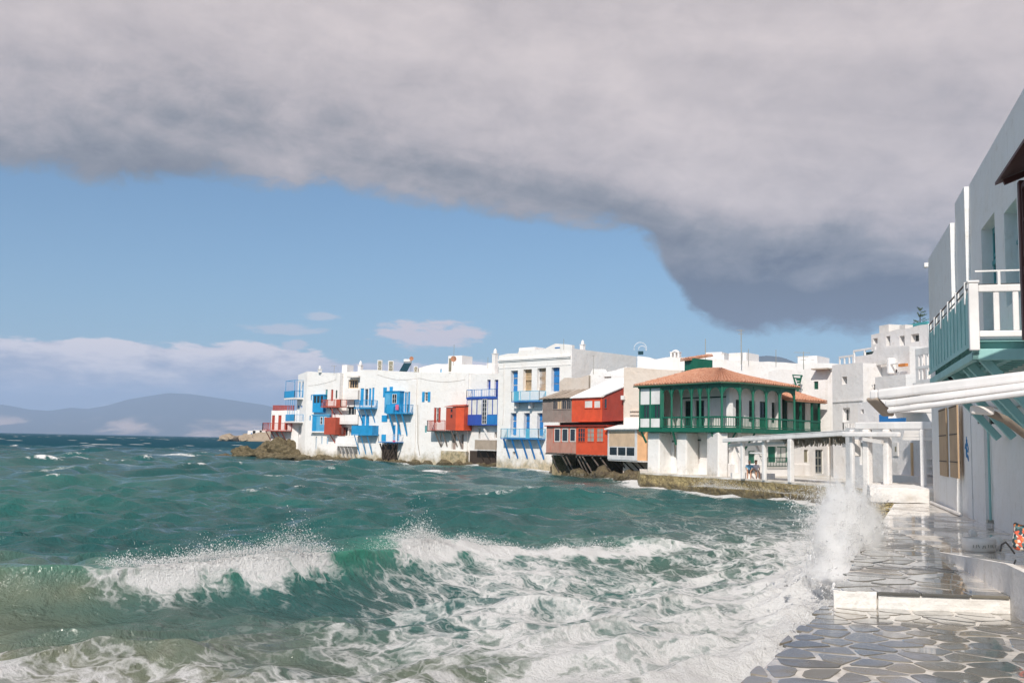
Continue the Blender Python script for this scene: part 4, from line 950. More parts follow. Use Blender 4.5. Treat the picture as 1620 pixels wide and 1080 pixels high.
for a, c, mt in ((0, .50, 'royal'), (.67, 1, 'mid_blue')): MB().box(f5, ua+W_*a, ua+W_*c, -1.03, -0.95, za, zm-0.01).build('panel', mt, bay)
h.balcony(738.5, 786, 616, 629, 1.0, 'mid_blue', 'mid_blue', 'bars', (), spacing=0.4, rail=0.07)
bal, _ = h.balcony(751, 784, 696, 711, 1.1, 'wood_pale', 'off_white', 'planks', (757, 768, 779), 1.6, 'wood_dark')
h.solid('dark_backing', 743, 713, 787, 738, -0.08, 0.0, 'wood_dark')  # dark sheet standing in for the shaded hollow and its beams
a = f5.hit(766, 678, -0.5); b_ = f5.hit(776, 697, -0.5); MB().beam(f5.P(a[0], -0.5, a[1]), f5.P(b_[0], -0.5, b_[1]), 0.2, 0.2).build('brace', 'white_paint', h.root)
chimney(h.root, f5, f5.hit(783, 580, 2)[0], 2.0, f5.hit(783, 590, 2)[1]-0.5, 3.2, 0.62)

# ------------------------------------------------------------------ 6: tall house with cornice and tan shutters
f6 = FP(788, 134, 904, 125); h = House('cornice_house', 'tall white house with cornice, four upper openings and two long blue balconies', f6, rec=0.45)
for x0, x1, y0, y1, mt in ((812.5, 819, 586, 620, 'mid_blue'), (832, 841, 584, 619, 'tan'), (854, 863.5, 582, 618, 'tan'), (876.5, 885, 581, 619, 'mid_blue'), (812, 817, 653, 689, 'mid_blue'), (833, 838, 653, 690, 'mid_blue'), (854, 859.5, 653, 690, 'mid_blue')): h.shut(x0-4.4, y0, x1, y1, mt, 0.5, 1, mt != 'tan')
for x0 in (811, 854): h.glass(x0, 714, x0+4, 719, 'wood_grey', 1, 1, 0.4)
h.walls(788, 904, [(788, 562.5), (803, 559.5), (819, 558.5), (821, 554.5), (846, 553), (857, 553.5), (879, 543), (904, 545.5)], depth=13.5, pdrop=0.42)
u0, u1, z0, z1 = h.rect(790, 563, 903, 567); za, zb = f6.hit(846, 568)[1], f6.hit(846, 565)[1]
mb = MB(); mb.box(f6, u0-.05, u1+.05, -0.22, 0, za, zb); mb.box(f6, u0-.02, u1+.02, -0.12, 0, za-0.15, za); mb.box(f6, u0, u1, -0.05, 0, za-1.0, za-0.9); mb.build('cornice', 'white', h.root)
h.balcony(809.5, 853, 618.5, 634, 1.25, 'pale_cyan', 'mid_blue', 'bars', (), spacing=0.13, rail=0.06, panels=((813, 821),))
for px in (816, 838):
    q_ = f6.hit(px, 636, -0.6); mb = MB(); mb.prism(f6.shift(0), [(q_[0]-0.2, q_[1]+.1), (q_[0]+0.2, q_[1]+.1), (q_[0]+0.15, q_[1]-0.8), (q_[0]-0.15, q_[1]-0.8)], -0.7, 0.0); mb.build('corbel', 'pale_grey', h.root)
h.balcony(792.5, 852, 678, 693, 1.3, 'pale_cyan', 'mid_blue', 'bars', (796, 809, 824, 836, 850), 2.5, 'mid_blue', spacing=0.14, panels=((832, 838),), rail=0.06, strut_w=0.17)
MB().box(f6, f6.hit(878, 549)[0], f6.hit(886, 549)[0], -0.02, 0.02, f6.hit(882, 551)[1], f6.hit(882, 549)[1]).build('plaque', 'mid_blue', h.root)
chimney(h.root, f6, f6.L-0.9, 3.0, f6.hit(904, 547)[1]-0.5, 0.9, 0.5); h.solid('roof_box', 821, 549.5, 846, 556, 3, 5, 'white')

# ------------------------------------------------------------------ houses behind the red one
f = FP(884, 122, 934, 117); h = House('beige_annex', 'low beige plastered annex between the cornice house and the red house', f)
h.walls(884, 934, [(884, 604), (893, 597), (912, 598), (934, 592)], 'beige', 4, 4); h.glass(909, 611, 914, 614.5, 'wood_grey', 1, 1, 0.1); MB().box(f, 0.6, 0.75, -0.1, 0, 7.5, 10).build('pipe', 'rope', h.root)
f = FP(931, 113.5, 991, 109.5); h = House('white_gable_house', 'white house with one small tan window above the red wooden house', f)
h.shut(976.5, 602.5, 984.5, 612, 'tan', 0.2, 1); h.shut(955, 595.5, 967, 598, 'wood_grey', 0.2, 1, False)
h.walls(931, 991, [(931, 596), (937, 584), (953, 583.5), (957, 589), (973, 585), (991, 580.5)], 'white_pure', 3, 6)
h.solid('pipe', 931.2, 594, 933, 616, -0.12, 0.0, 'rope')
f = FP(986.5, 100.2, 1078, 96.0); h = House('beige_house', 'blank beige plastered wall between the red house and the green balcony house', f)
h.walls(986.5, 1078, [(986.5, 581.5), (1000, 581), (1040, 584), (1078, 586)], 'beige', 0, 6)
h.solid('white_base', 987, 660, 1016, 680, -0.25, 0.0, 'white'); h.solid('window_box', 982, 625.5, 986.5, 632, -0.35, 0.0, 'pale_grey')
for y0 in (648, 654): h.solid('ledge', 996, y0, 1012, y0+2, -0.2, 0.0, 'beige')

# ------------------------------------------------------------------ the red wooden house on props over the water
f8 = FP(858, 113, 953, 104.5); f8b = FP(953, 104.5, 986, 100.5)
h = House('red_wooden_house', 'red and weathered wooden house propped on slanting poles over dark rocks', f8)
P = f8.P
def boards(mb, fr, u0, u1, v, z0, z1, w_=0.17, gap=0.02, rnd=random.Random(1)):
    u = u0
    while u < u1-0.03:
        e_ = min(u+w_-gap, u1); mb.box(fr, u, e_, v-0.025-rnd.random()*0.012, v, z0+rnd.random()*0.03, z1); u += w_
# upper storey, weathered half
ua, ub, za, zb = h.rect(858.5, 630, 905, 666); mb = MB(); mb.box(f8, ua, ub, 0.0, 3.5, za, zb); up_w = mb.build('weathered_bay', 'wood_grey', h.root)
mb = MB(); boards(mb, f8, ua, ub, 0.0, za-0.12, za+(zb-za)*0.50); boards(mb, f8, ua, ua+(ub-ua)*0.36, 0.0, za+(zb-za)*0.50, zb); mb.build('boards', 'wood_grey', up_w, kind='stuff')
for i in range(4): glaze(up_w, f8, ua+(ub-ua)*(0.37+0.155*i), ua+(ub-ua)*(0.37+0.155*(i+1))-0.03, za+(zb-za)*0.5, zb-0.22, -0.08, 'wood_grey', 2, 1, 0.08, 'tan' if i == 1 else 'glass')
# upper storey, red half
ua2, ub2, za2, zb2 = h.rect(905, 629, 953, 667); mb = MB(); mb.box(f8, ua2+0.02, ub2, -0.06, 3.5, za2, zb2)
up_r = mb.build('red_bay', 'red', h.root)
for x0, x1 in ((925, 938.5), (940, 951)):
    u0, u1, z0, z1 = h.rect(x0, 632.5, x1, 646, off=-0.06); glaze(up_r, f8, u0, u1, z0, z1, -0.13, 'red', 1, 1, 0.09, 'curtain')
ua3, ub3, za3, zb3 = f8b.rect(953.5, 626, 986, 667); mb = MB(); Q = f8b.P
mb.hexa([Q(0.02,-0.06,za2),Q(ub3,-0.06,za2+0.08),Q(ub3,3,za2+0.08),Q(0.02,3,za2),Q(0.02,-0.06,zb2),Q(ub3,-0.06,zb2+0.75),Q(ub3,3,zb2+0.75),Q(0.02,3,zb2)]); up_s = mb.build('red_end', 'oxide', h.root)
u0, u1, z0, z1 = f8b.rect(956.5, 630, 961, 646, off=-0.06); glaze(up_s, f8b, u0, u1, z0, z1, -0.12, 'oxide', 1, 1, 0.06)
# roofs: battered sheet over the grey half, white slope over the red half
mb = MB(); mb.hexa([P(ua-.3,-.35,zb-.08),P(ub,-.30,zb-.02),P(ub+.2,3.4,zb+1.25),P(ua+.6,3.4,zb+0.95),P(ua-.3,-.35,zb-.02),P(ub,-.30,zb+.04),P(ub+.2,3.4,zb+1.32),P(ua+.6,3.4,zb+1.02)])
for i in range(7):
    a = ua-.2+(ub-ua)*i/6.5; mb.hexa([P(a,-.42,zb-.01),P(a+.55,-.42,zb+.0),P(a+.7,3.0,zb+1.1+.04*(i%3)),P(a+.1,3.0,zb+1.1),P(a,-.42,zb+.03),P(a+.55,-.42,zb+.05),P(a+.7,3.0,zb+1.16+.04*(i%3)),P(a+.1,3.0,zb+1.14)])
mb.build('sheet_roof', 'wood_pale', up_w)
mb = MB(); mb.hexa([P(ua2-.05,-.30,zb2-.02),P(ub2+.02,-.30,zb2+.02),P(ub2+.3,4.6,zb2+2.3),P(ua2+.9,4.6,zb2+2.2),P(ua2-.05,-.30,zb2+.08),P(ub2+.02,-.30,zb2+.12),P(ub2+.3,4.6,zb2+2.4),P(ua2+.9,4.6,zb2+2.3)])
mb.hexa([Q(-0.03,-.25,zb2+.02),Q(ub3+.05,-.2,zb2+.78),Q(ub3+.05,4,zb2+2.4),Q(-.2,4.4,zb2+2.25),Q(-0.03,-.25,zb2+.125),Q(ub3+.05,-.2,zb2+.88),Q(ub3+.05,4,zb2+2.5),Q(-.2,4.4,zb2+2.36)]); mb.build('white_roof', 'white_pure', up_r)
# lower storey
f8l = FP(864, 111.0, 961, 102.0); L = f8l.P
ua, ub, za, zb = f8l.rect(864.5, 674, 912, 716); mb = MB(); mb.box(f8l, ua, ub, 0, 4, za, zb); lo_w = mb.build('faded_bay', 'faded_red', h.root)
mb = MB(); boards(mb, f8l, ua, ub-0.02, 0.0, za, za+(zb-za)*0.42, 0.3, 0.012); mb.build('boards', 'faded_red', lo_w, kind='stuff')
for i, (x0, x1) in enumerate(((877.5, 886.5), (889.5, 899), (902, 911))):
    u0, u1, z0, z1 = f8l.rect(x0, 677.5, x1, 698.5); glaze(lo_w, f8l, u0, u1, z0, z1, -0.06, 'off_white', 1, 1, 0.09)
    MB().box(f8l, u0-0.14, u0-0.01, -0.05, 0, z0-0.1, z1+0.1).build('window_post', 'red', lo_w)
ua2, ub2, za2, zb2 = f8l.rect(912, 673, 961, 719); mb = MB(); mb.box(f8l, ua2+.01, ub2, -0.05, 4, za2, zb2); lo_r = mb.build('red_storey', 'red', h.root)
for i, (x0, x1) in enumerate(((915.5, 927), (930, 941.5), (945, 956))):
    u0, u1, z0, z1 = f8l.rect(x0, 676.5, x1, 699); glaze(lo_r, f8l, u0, u1, z0, z1, -0.11, 'red', 3 if i == 0 else 2, 3, 0.07, 'glass' if i == 0 else 'metal_grey')
mb = MB(); mb.box(f8l, ua-.1, ub2+.1, -0.25, 4.2, zb, zb+0.10); mb.build('eave', 'oxide', h.root)
mb = MB(); mb.box(f8l, ua+.3, ub2+0.6, 1.6, 4.2, zb+0.10, za3+0.02); mb.build('gap_shade_fill', 'wood_dark', h.root)  # dark strip filling the gap between storeys, shade put into its colour
for i in range(16):
    u = ua+0.2+(ub2-ua-0.4)*i/15; MB().box(f8l, u-0.06, u+0.06, -0.22, 4.0, za-0.20, za-0.06 if u < ub else za2-0.02).build('joist', 'wood_dark', h.root)
mb = MB(); mb.box(f8l, ua, ub, -0.05, 4, za-0.06, za-0.001); mb.box(f8l, ua2+.02, ub2, -0.05, 4, za2-0.06, za2-0.002); mb.build('floor', 'wood_grey', h.root)
for i, (xa, ya, xb, yb) in enumerate(((873, 720, 884, 746), (889, 721, 902, 744), (895, 721, 908, 745), (912, 722, 926, 748), (917, 722, 931, 748), (922, 722, 938, 749), (937, 723, 955, 748), (950, 724, 968, 748))):
    a = f8l.hit(xa, ya, 0.1); b_ = f8l.hit(xb, yb, 1.6); MB().tube([L(a[0], 0.1, a[1]), L(b_[0], 1.6, b_[1])], 0.085, 8).build('prop', 'wood_grey', h.root)
# hollow below: dark rock wall; its dark colour also stands in for shade
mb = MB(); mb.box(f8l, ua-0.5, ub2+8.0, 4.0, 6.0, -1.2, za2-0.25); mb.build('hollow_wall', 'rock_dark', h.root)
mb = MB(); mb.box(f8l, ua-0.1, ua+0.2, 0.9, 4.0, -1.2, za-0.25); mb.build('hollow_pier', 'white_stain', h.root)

# ------------------------------------------------------------------ tan shack with blind beside it
f9 = FP(961.5, 101.6, 1008, 96.0); f9b = FP(1008, 96.0, 1023, 95.4)
h = House('blind_shack', 'white framed seaside shack with a big tan blind over three panes', f9)
ua, ub, za, zb = h.rect(961.5, 679, 1008, 727); S = f9.P; mb = MB(); mb.box(f9, ua, ub, 0.06, 3, za, za+0.5); mb.box(f9, ua, ub, 0.4, 3, za+0.5, zb); mb.build('wall', 'off_white', h.root)
mb = MB(); mb.box(f9, ua, ua+0.28, -0.02, 0.06, za, zb); mb.box(f9, ub-0.45, ub, -0.02, 0.06, za, zb); mb.box(f9, ua+.28, ub-.45, -0.02, 0.06, za, za+0.35); mb.box(f9, ua+.28, ub-.45, -0.02, .06, zb-.15, zb); mb.build('frame', 'white_paint', h.root)
u0, u1, z0, z1 = h.rect(964, 681, 1003, 706); MB().box(f9, ua+.28, ub-.45, 0.0, 0.05, z0, zb-.15).build('blind', 'blind', h.root)
w_ = (ub-.45-ua-.28)/3
for i in range(3): glaze(h.root, f9, ua+.28+w_*i, ua+.28+w_*(i+1)-0.02, za+0.35, z0-0.01, 0.0, 'white_paint', 1, 1, 0.08)
mb = MB(); mb.box(f9b, 0.01, f9b.L, 0.0, 2.5, za, zb-0.1); mb.build('side_panel', 'peach', h.root)
mb = MB(); mb.hexa([S(ua-.3,-.3,zb-.02),S(ub+1.2,-.3,zb+.0),S(ub+1.2,3.2,zb+1.0),S(ua+.6,3.2,zb+1.0),S(ua-.3,-.3,zb+.09),S(ub+1.2,-.3,zb+.11),S(ub+1.2,3.2,zb+1.1),S(ua+.6,3.2,zb+1.1)]); mb.build('roof', 'white_pure', h.root)
mb = MB(); mb.box(f9, ua, ub+1.0, 0.05, 3, za-0.14, za-0.002); mb.build('floor', 'off_white', h.root)
for i, xa in enumerate((970, 978, 986, 998, 1008)):
    a = f9.hit(xa, 730, 0.3); MB().tube([S(a[0], 0.3, za-.1), S(a[0]+0.7, 1.9, 0.2)], 0.08, 8).build('prop', 'wood_dark', h.root)

# ------------------------------------------------------------------ skyline blocks behind the green house
def belfry(root, fr, px, py0, py1, off, w_):
    u, z1 = fr.hit(px, py0, off); _, z0 = fr.hit(px, py1, off); mb = MB(); hh = z1-z0
    for du in (-1, 0, 1): mb.box(fr, u+du*w_*0.42-w_*0.10, u+du*w_*0.42+w_*0.10, off-0.3, off+0.3, z0, z0+hh*0.62)
    mb.box(fr, u-w_*0.56, u+w_*0.56, off-0.34, off+0.34, z0+hh*0.62, z0+hh*0.72); mb.lathe(fr.P(u, off, z0+hh*0.72), [(w_*0.42, 0), (w_*0.34, hh*0.15), (w_*0.16, hh*0.24), (0.02, hh*0.28)], 12)
    mb.build('belfry', 'white', root)
f = FP(1008, 118, 1150, 112); h = House('belfry_block', 'plain white block carrying a small round topped belfry behind the tiled roof', f)
h.walls(1008, 1150, [(1008, 563), (1026, 565), (1036, 568.5), (1060, 565), (1110, 566), (1150, 569)], 'white', 0, 8); belfry(h.root, f, 1069, 553, 566, 1.0, 1.1)
h.solid('roof_gable', 1116, 557, 1142, 569, 1.0, 4.0, 'white'); chimney(h.root, f, f.hit(1140, 560)[0], 0.8, f.hit(1140, 569)[1], 0.7, 0.4, pot=False)
f = FP(1146, 106, 1332, 98); h = House('long_block', 'long white flat roofed block with two roof rooms behind the green balcony house', f)
h.walls(1146, 1332, [(1146, 569), (1190, 571), (1256, 574), (1332, 575.5)], 'white', 0, 8)
h.solid('roof_room', 1153, 558, 1181, 571, 1.0, 4.0, 'white'); w_ = h.solid('roof_room', 1262, 563, 1293, 577, 0.8, 4.0, 'white'); u0, u1, z0, z1 = f.rect(1282, 568, 1289, 577, 0.8); glaze(w_, f, u0, u1, z0, z1, 0.74, 'pale_grey', 1, 1, 0.06, 'pale_grey', 'door')
f = FP(1216, 91, 1324, 86); h = House('sign_house', 'white house with a tiny green window beside the triangular green sign', f)
h.glass(1287.5, 603, 1294.5, 615.5, 'green', 2, 3, 0.12, 0.08)
h.walls(1216, 1324, [(1216, 588), (1230, 584), (1300, 583.5), (1312, 586), (1324, 590)], 'white', 0, 4)
h.solid('drainpipe', 1314.5, 590, 1317, 690, -0.10, 0.0, 'white'); h.solid('canopy', 1283, 582.2, 1309, 584.2, -0.9, 0.3, 'wood_pale')
f6s = f.shift(-0.9); q_ = [f6s.hit(*p_) for p_ in ((1253, 592), (1269, 593), (1262.5, 620), (1260.5, 620))]
sg = MB(); sg.prism(f6s, [q_[3], q_[2], q_[1], q_[0]], 0.0, 0.08); sign = sg.build('hanging_sign', 'green'); tag(sign, 'green downward pointing triangular sign with white lettering on the white wall', 'sign')
ctr = f6s.hit(1261, 606)
def sgn(x0, y0, x1, y1, x2, y2, x3, y3, nm): MB().prism(f6s, [f6s.hit(x3, y3), f6s.hit(x2, y2), f6s.hit(x1, y1), f6s.hit(x0, y0)], -0.02, 0.01).build(nm, 'white_paint', sign)
sgn(1255.5, 594, 1266.5, 594.6, 1266, 597.6, 1256.3, 597, 'lettering'); sgn(1257.5, 599, 1259.2, 599, 1262.8, 611, 1261.5, 611, 'stroke'); sgn(1259.6, 602, 1265, 602.2, 1264.8, 603.3, 1259.9, 603.2, 'stroke'); sgn(1260, 606.5, 1265.5, 606, 1265, 607.6, 1260.3, 608, 'stroke')
for zz in (1.4, -1.0): MB().beam(f6s.P(ctr[0], 0.04, ctr[1]+zz*0.5), f6s.P(ctr[0], 0.9, ctr[1]+zz*0.5), 0.05, 0.05).build('bracket', 'dark_green', sign)

# ------------------------------------------------------------------ the house with the green gallery
O = [plan(1011, 84.2), plan(1047, 82.0), plan(1121, 77.6), plan(1142, 76.4), plan(1171, 76.8), plan(1257, 82.2), plan(1299, 85.4)]
ZF = 3.5 + (706.5-676)*76.4/FPX; ZE = 3.5 + (706.5-606.5)*76.4/FPX; ZR_ = 3.5 + (706.5-658)*76.4/FPX; ZB = ZF-0.36
def offset(pts, d):
    """mitred parallel of an open polyline, d to the left of its direction (into the house)"""
    outp = []
    for i, p_ in enumerate(pts):
        n0 = n1 = None
        if i > 0: t_ = (p_-pts[i-1]).normalized(); n0 = Vector((-t_.y, t_.x))
        if i < len(pts)-1: t_ = (pts[i+1]-p_).normalized(); n1 = Vector((-t_.y, t_.x))
        if n0 is None: outp.append(p_+n1*d)
        elif n1 is None: outp.append(p_+n0*d)
        else:
            mm = (n0+n1).normalized(); outp.append(p_+mm*(d/max(0.3, mm.dot(n0))))
    return outp
g = empty('green_gallery_house', (O[3].x, O[3].y+2, Z_QUAY), 'white house with dark green wooden gallery under a terracotta tiled roof', 'house')
I = offset(O, 2.1)[:3] + [offset(O, 1.7)[3]] + offset(O, 1.15)[4:]; B = offset(O, 8.0)
# gallery floor with fascia
mb = MB(); mb.slab([tuple(p_) for p_ in offset(O, -0.06)] + [tuple(p_) for p_ in reversed(offset(O, 2.6))], ZB, ZF); mb.build('gallery_floor', 'green', g); MB().slab([tuple(p_) for p_ in offset(O, 0.04)] + [tuple(p_) for p_ in reversed(offset(O, 2.5))], ZF+0.001, ZF+0.025).build('bounce_deck', 'wood_pale', g)  # pale layer added over the green floor to bounce light onto the wall
def along(px):
    """point of the gallery front seen at photograph column px"""
    for a, b_ in zip(O[:-1], O[1:]):
        fr = Fr(a, b_); u = fr.hit(px, 640)[0]
        if -0.02 <= u <= fr.L+0.02: return fr, u
    return Fr(O[0], O[1]), 0.0
PX = [1012.5, 1029, 1047, 1062.5, 1078, 1094, 1107.5, 1121, 1142, 1170.5, 1191, 1212, 1233, 1256.5]
posts = [(lambda k: k[0].P(k[1], 0, 0))(along(px)) for px in PX]
for i, q_ in enumerate(posts):
    w_ = 0.30 if i == 2 else 0.15; MB().beam((q_.x, q_.y, ZF), (q_.x, q_.y, ZE-0.02), w_, w_).build('post', 'green', g)
# rails, balusters, arches bay by bay
ext = posts + [Vector((p_.x, p_.y, 0)) for p_ in (O[6],)]
for i in range(2, len(ext)-1):
    a, b_ = Vector((ext[i].x, ext[i].y)), Vector((ext[i+1].x, ext[i+1].y)); fr = Fr(a, b_); L_ = fr.L
    mb = MB(); mb.box(fr, 0.1, L_-0.1, -0.07, 0.09, ZR_-0.12, ZR_); mb.box(fr, 0.1, L_-0.1, -0.05, 0.05, ZF+0.06, ZF+0.14); rl = mb.build('rail', 'green', g)
    mb = MB(); n_ = max(4, round(L_/0.19))
    for k in range(1, n_): mb.box(fr, L_*k/n_-0.017, L_*k/n_+0.017, -0.017, 0.017, ZF+0.14, ZR_-0.12)
    mb.build('balusters', 'green', rl, kind='stuff')
    if i < len(PX)-1:
        zl = ZE-0.62; arc = [(0.10, ZE-0.10), (0.10, zl-0.25)]
        for k in range(11):
            s_ = k/10; arc.append((0.16+(L_-0.32)*s_, zl-0.02+0.34*math.sqrt(max(0.0, 1-(2*s_-1)**2))))
        arc += [(L_-0.10, zl-0.25), (L_-0.10, ZE-0.10)]
        MB().prism(fr, list(reversed(arc)), -0.05, 0.04).build('arch', 'green', g)
# eave beam
mb = MB()
for a, b_ in zip(O[:5], O[1:6]):
    fr = Fr(a, b_); mb.box(fr, -0.05, fr.L+0.05, -0.12, 0.12, ZE-0.12, ZE+0.06)
mb.build('eave_beam', 'green', g, kind='stuff')
# enclosed bay at the left end
fr = Fr(O[0], O[1])
for i in (0, 1):
    u0 = fr.hit(PX[i], 640)[0]+0.1; u1 = fr.hit(PX[i+1], 640)[0]-(0.1 if i == 0 else 0.17); zs_ = [ZF+0.02, ZF+(ZE-ZF)*0.22, ZF+(ZE-ZF)*0.57, ZE-0.12]
    MB().box(fr, u0, u1, -0.03, 0.05, zs_[0], zs_[1]).build('panel', 'white_paint', g); MB().box(fr, u0, u1, -0.03, 0.05, zs_[2], zs_[3]).build('panel', 'white_paint', g)
    MB().box(fr, u0, u0+(u1-u0)*0.28, -0.02, 0.04, zs_[1], zs_[2]).build('shutter', 'green', g)
    glaze(g, fr, u0+(u1-u0)*0.30, u1, zs_[1], zs_[2], 0.0, 'green', 2, 1, 0.08)
mb = MB(); fr = Fr(O[0], I[0]); mb.box(fr, 0.1, fr.L+3, -0.05, 0.05, ZF, ZE); mb.build('end_wall', 'white', g)
# inner wall of the gallery with its doors and windows
for si in range(0, 5):
    fr = Fr(I[si], I[si+1]); hl = []
    wins = {1: [(1083, 1093, 0), (1100, 1114, 1), (1127, 1139, 2)][:2], 2: [(1127, 1139.5, 2)], 4: [(1164, 1174, 0), (1185, 1195, 2), (1202, 1213, 1), (1221, 1231.5, 2)], 3: []}.get(si, [])
    for x0, x1, kd in wins:
        u0, u1 = fr.hit(x0, 650)[0], fr.hit(x1, 650)[0]; u0, u1 = max(u0, 0.06), min(u1, fr.L-0.06)
        if u1-u0 < 0.25: continue
        z1 = ZF+2.25; z0 = ZF+0.02 if kd != 2 else ZF+0.55
        hl.append((u0, u1, z0, z1)); glaze(g, fr, u0, u1, z0, z1, 0.12, 'dark_green', 2, 4, 0.10, 'glass', 'door' if kd == 1 else 'window')
        if kd == 1: MB().box(fr, u0+.1, u1-.1, 0.10, 0.13, z0+.05, z0+0.8).build('door_panel', 'green', g)
    mb = MB(); mb.grid(fr, 0, fr.L, ZF, ZE+0.3, 0.0, 0.3, hl); mb.build('wall', 'white', g)
    if si in (1, 2): MB().box(fr, 0.02, fr.L-0.02, -0.04, 0.0, ZE-0.95, ZE-0.85).build('trim', 'dark_green', g)
mb = MB(); mb.slab([tuple(p_) for p_ in offset(O, 0.1)[:6]] + [tuple(p_) for p_ in reversed(offset(O, 4.0)[:6])], ZE+0.02, ZE+0.10); mb.build('ceiling', 'white', g)
mb = MB(); mb.slab([tuple(p_) for p_ in offset(O, 2.45)[:4]+offset(O, 1.5)[4:6]] + [tuple(p_) for p_ in reversed(B[:6])], ZF-0.2, ZE); mb.build('body', 'white', g)
# roof: rows of barrel tiles on every slope
def tiles(parent, a, b_, c, d, spacing=0.33, course=0.5):
    """a-b eave from left to right, d-c ridge; barrel tiles run down the slope"""
    a, b_, c, d = map(Vector, (a, b_, c, d)); n_ = max(2, round((b_-a).length/spacing)); m_ = max(2, round(((d-a).length+(c-b_).length)/2/course)); vs = []; fs = []; nn = (b_-a).cross(d-a).normalized(); rnd = random.Random(7); mb = MB()
    mb.hexa([a-nn*.12, b_-nn*.12, c-nn*.12, d-nn*.12, a, b_, c, d])
    for i in range(n_):
        for k in range(m_):
            f0, f1 = k/m_, (k+1.12)/m_ if k < m_-1 else 1.0; j = rnd.uniform(-.012, .012); ring = []
            for f_, lift in ((f0, 0.045), (f1, 0.015)):
                l0, l1 = a.lerp(d, f_), b_.lerp(c, f_)
                for s_ in range(5):
                    w0 = (i+0.06+0.88*s_/4)/n_; hgt_ = math.sin(math.pi*s_/4)*0.12; ring.append(l0.lerp(l1, w0)+nn*(hgt_+lift+j))
            b0 = len(mb.v); mb.v += [tuple(q_) for q_ in ring]; mb.f += [(b0+s_, b0+s_+1, b0+s_+6, b0+s_+5) for s_ in range(4)] + [(b0+4, b0+3, b0+2, b0+1, b0)]
    return mb.build('roof_tiles', 'terracotta', parent, kind='stuff')
EV = offset(O, -0.40)[:6]; RG = offset(O, 4.4)[:6]
dL = (O[1]-O[0]).normalized(); dR = (O[5]-O[4]).normalized(); EV[0] = EV[0]-dL*0.35; EV[5] = EV[5]+dR*0.35
fa_ = Fr(RG[0], RG[0]+dL); k_t = (RG[5]-RG[0]).dot(Vector((-dR.y, dR.x)))/dL.dot(Vector((-dR.y, dR.x))); pk = RG[0]+dL*k_t
RG[0] = RG[0] + dL*2.4; RG[1] = RG[0] + dL*1.2; RG[5] = RG[5]-dR*2.2; zr = [10.0, 10.0, 9.95, 9.95, 9.95, 9.6]; RG[2] = RG[3] = RG[4] = pk
ze = ZE+0.12
roof = MB().slab([tuple(p_) for p_ in EV]+[tuple(p_) for p_ in reversed(offset(O, 1.0)[:6])], ze-0.10, ze-0.02).build('soffit', 'green', g)
for i in range(5): tiles(g, (EV[i].x, EV[i].y, ze), (EV[i+1].x, EV[i+1].y, ze), (RG[i+1].x, RG[i+1].y, zr[i+1]), (RG[i].x, RG[i].y, zr[i]))
bk = Fr(O[5], O[5]+(RG[5]-EV[5])); e5 = Vector((EV[5].x, EV[5].y)); b5 = offset(O, 9.0)[5]+dR*0.35; tiles(g, (e5.x, e5.y, ze), (b5.x, b5.y, ze), (RG[5].x+1.2, RG[5].y+2.5, zr[5]), (RG[5].x, RG[5].y, zr[5]))
# green dormer with its own little tiled roof
fd = FP(1083, 86.5, 1095, 85.5); u0, u1, z0, z1 = fd.rect(1083, 569, 1095, 598); fd2 = Fr(fd.P(u1, 0, 0).xy, fd.P(u1, 0, 0).xy + Vector((2.1, 1.7)))
mb = MB(); mb.box(fd, u0, u1, 0, 2.0, z0-0.8, z1); dm = mb.build('dormer', 'green', g); MB().box(fd2, 0.02, fd2.L, 0.0, 0.3, z0-0.4, z1+0.12).build('dormer_side', 'green', dm)
qa, qb = fd.P(u0-0.25, -0.3, z1+0.02), fd.P(u1+0.05, -0.3, z1+0.02); back_ = Vector((fd2.B.x, fd2.B.y, 0))-Vector((fd2.A.x, fd2.A.y, 0)); tiles(dm, qa, qb, qb+back_*1.15+Vector((0, 0, 0.55)), qa+back_*1.15+Vector((0, 0, 0.55)))
# lower tiled lean-to at the right end of the gallery
fw = FP(1238, 83.5, 1300, 86.0); u0, u1, z0, z1 = fw.rect(1240, 634, 1300, 690); za = 3.5+(709-633.5)*84.5/FPX
A_, B_, C_, D_ = fw.P(u0, -0.4, za), fw.P(u1+0.3, -0.4, za-0.05), fw.P(u1-0.9, 2.6, za+0.95), fw.P(u0, 2.6, za+1.0)
tiles(g, A_, B_, C_, D_); mb = MB(); mb.box(fw, u0, u1+0.2, -0.3, -0.15, za-0.2, za-0.04); mb.build('eave_beam', 'green', g)
for px in (1266, 1284, 1295.5):
    uu = fw.hit(px, 650)[0]; MB().box(fw, uu-0.08, uu+0.08, -0.1, 0.06, ZF, za-0.1).build('post', 'green', g)
for x0, x1, mt in ((1240.5, 1245, 'dark_green'), (1246, 1256, 'white'), (1257, 1273, 'dark_green'), (1274, 1284, 'white'), (1285, 1294, 'dark_green')):
    ua, ub = fw.hit(x0, 650, 1.0)[0], fw.hit(x1, 650, 1.0)[0]; MB().box(fw, ua, ub, 1.0, 1.2, ZF, za+0.2).build('panel' if mt == 'white' else 'shutter', mt, g)
mb = MB(); mb.box(fw, u0, u1, 1.2, 3.5, ZB, za+0.4); mb.build('lean_to_wall', 'white', g)
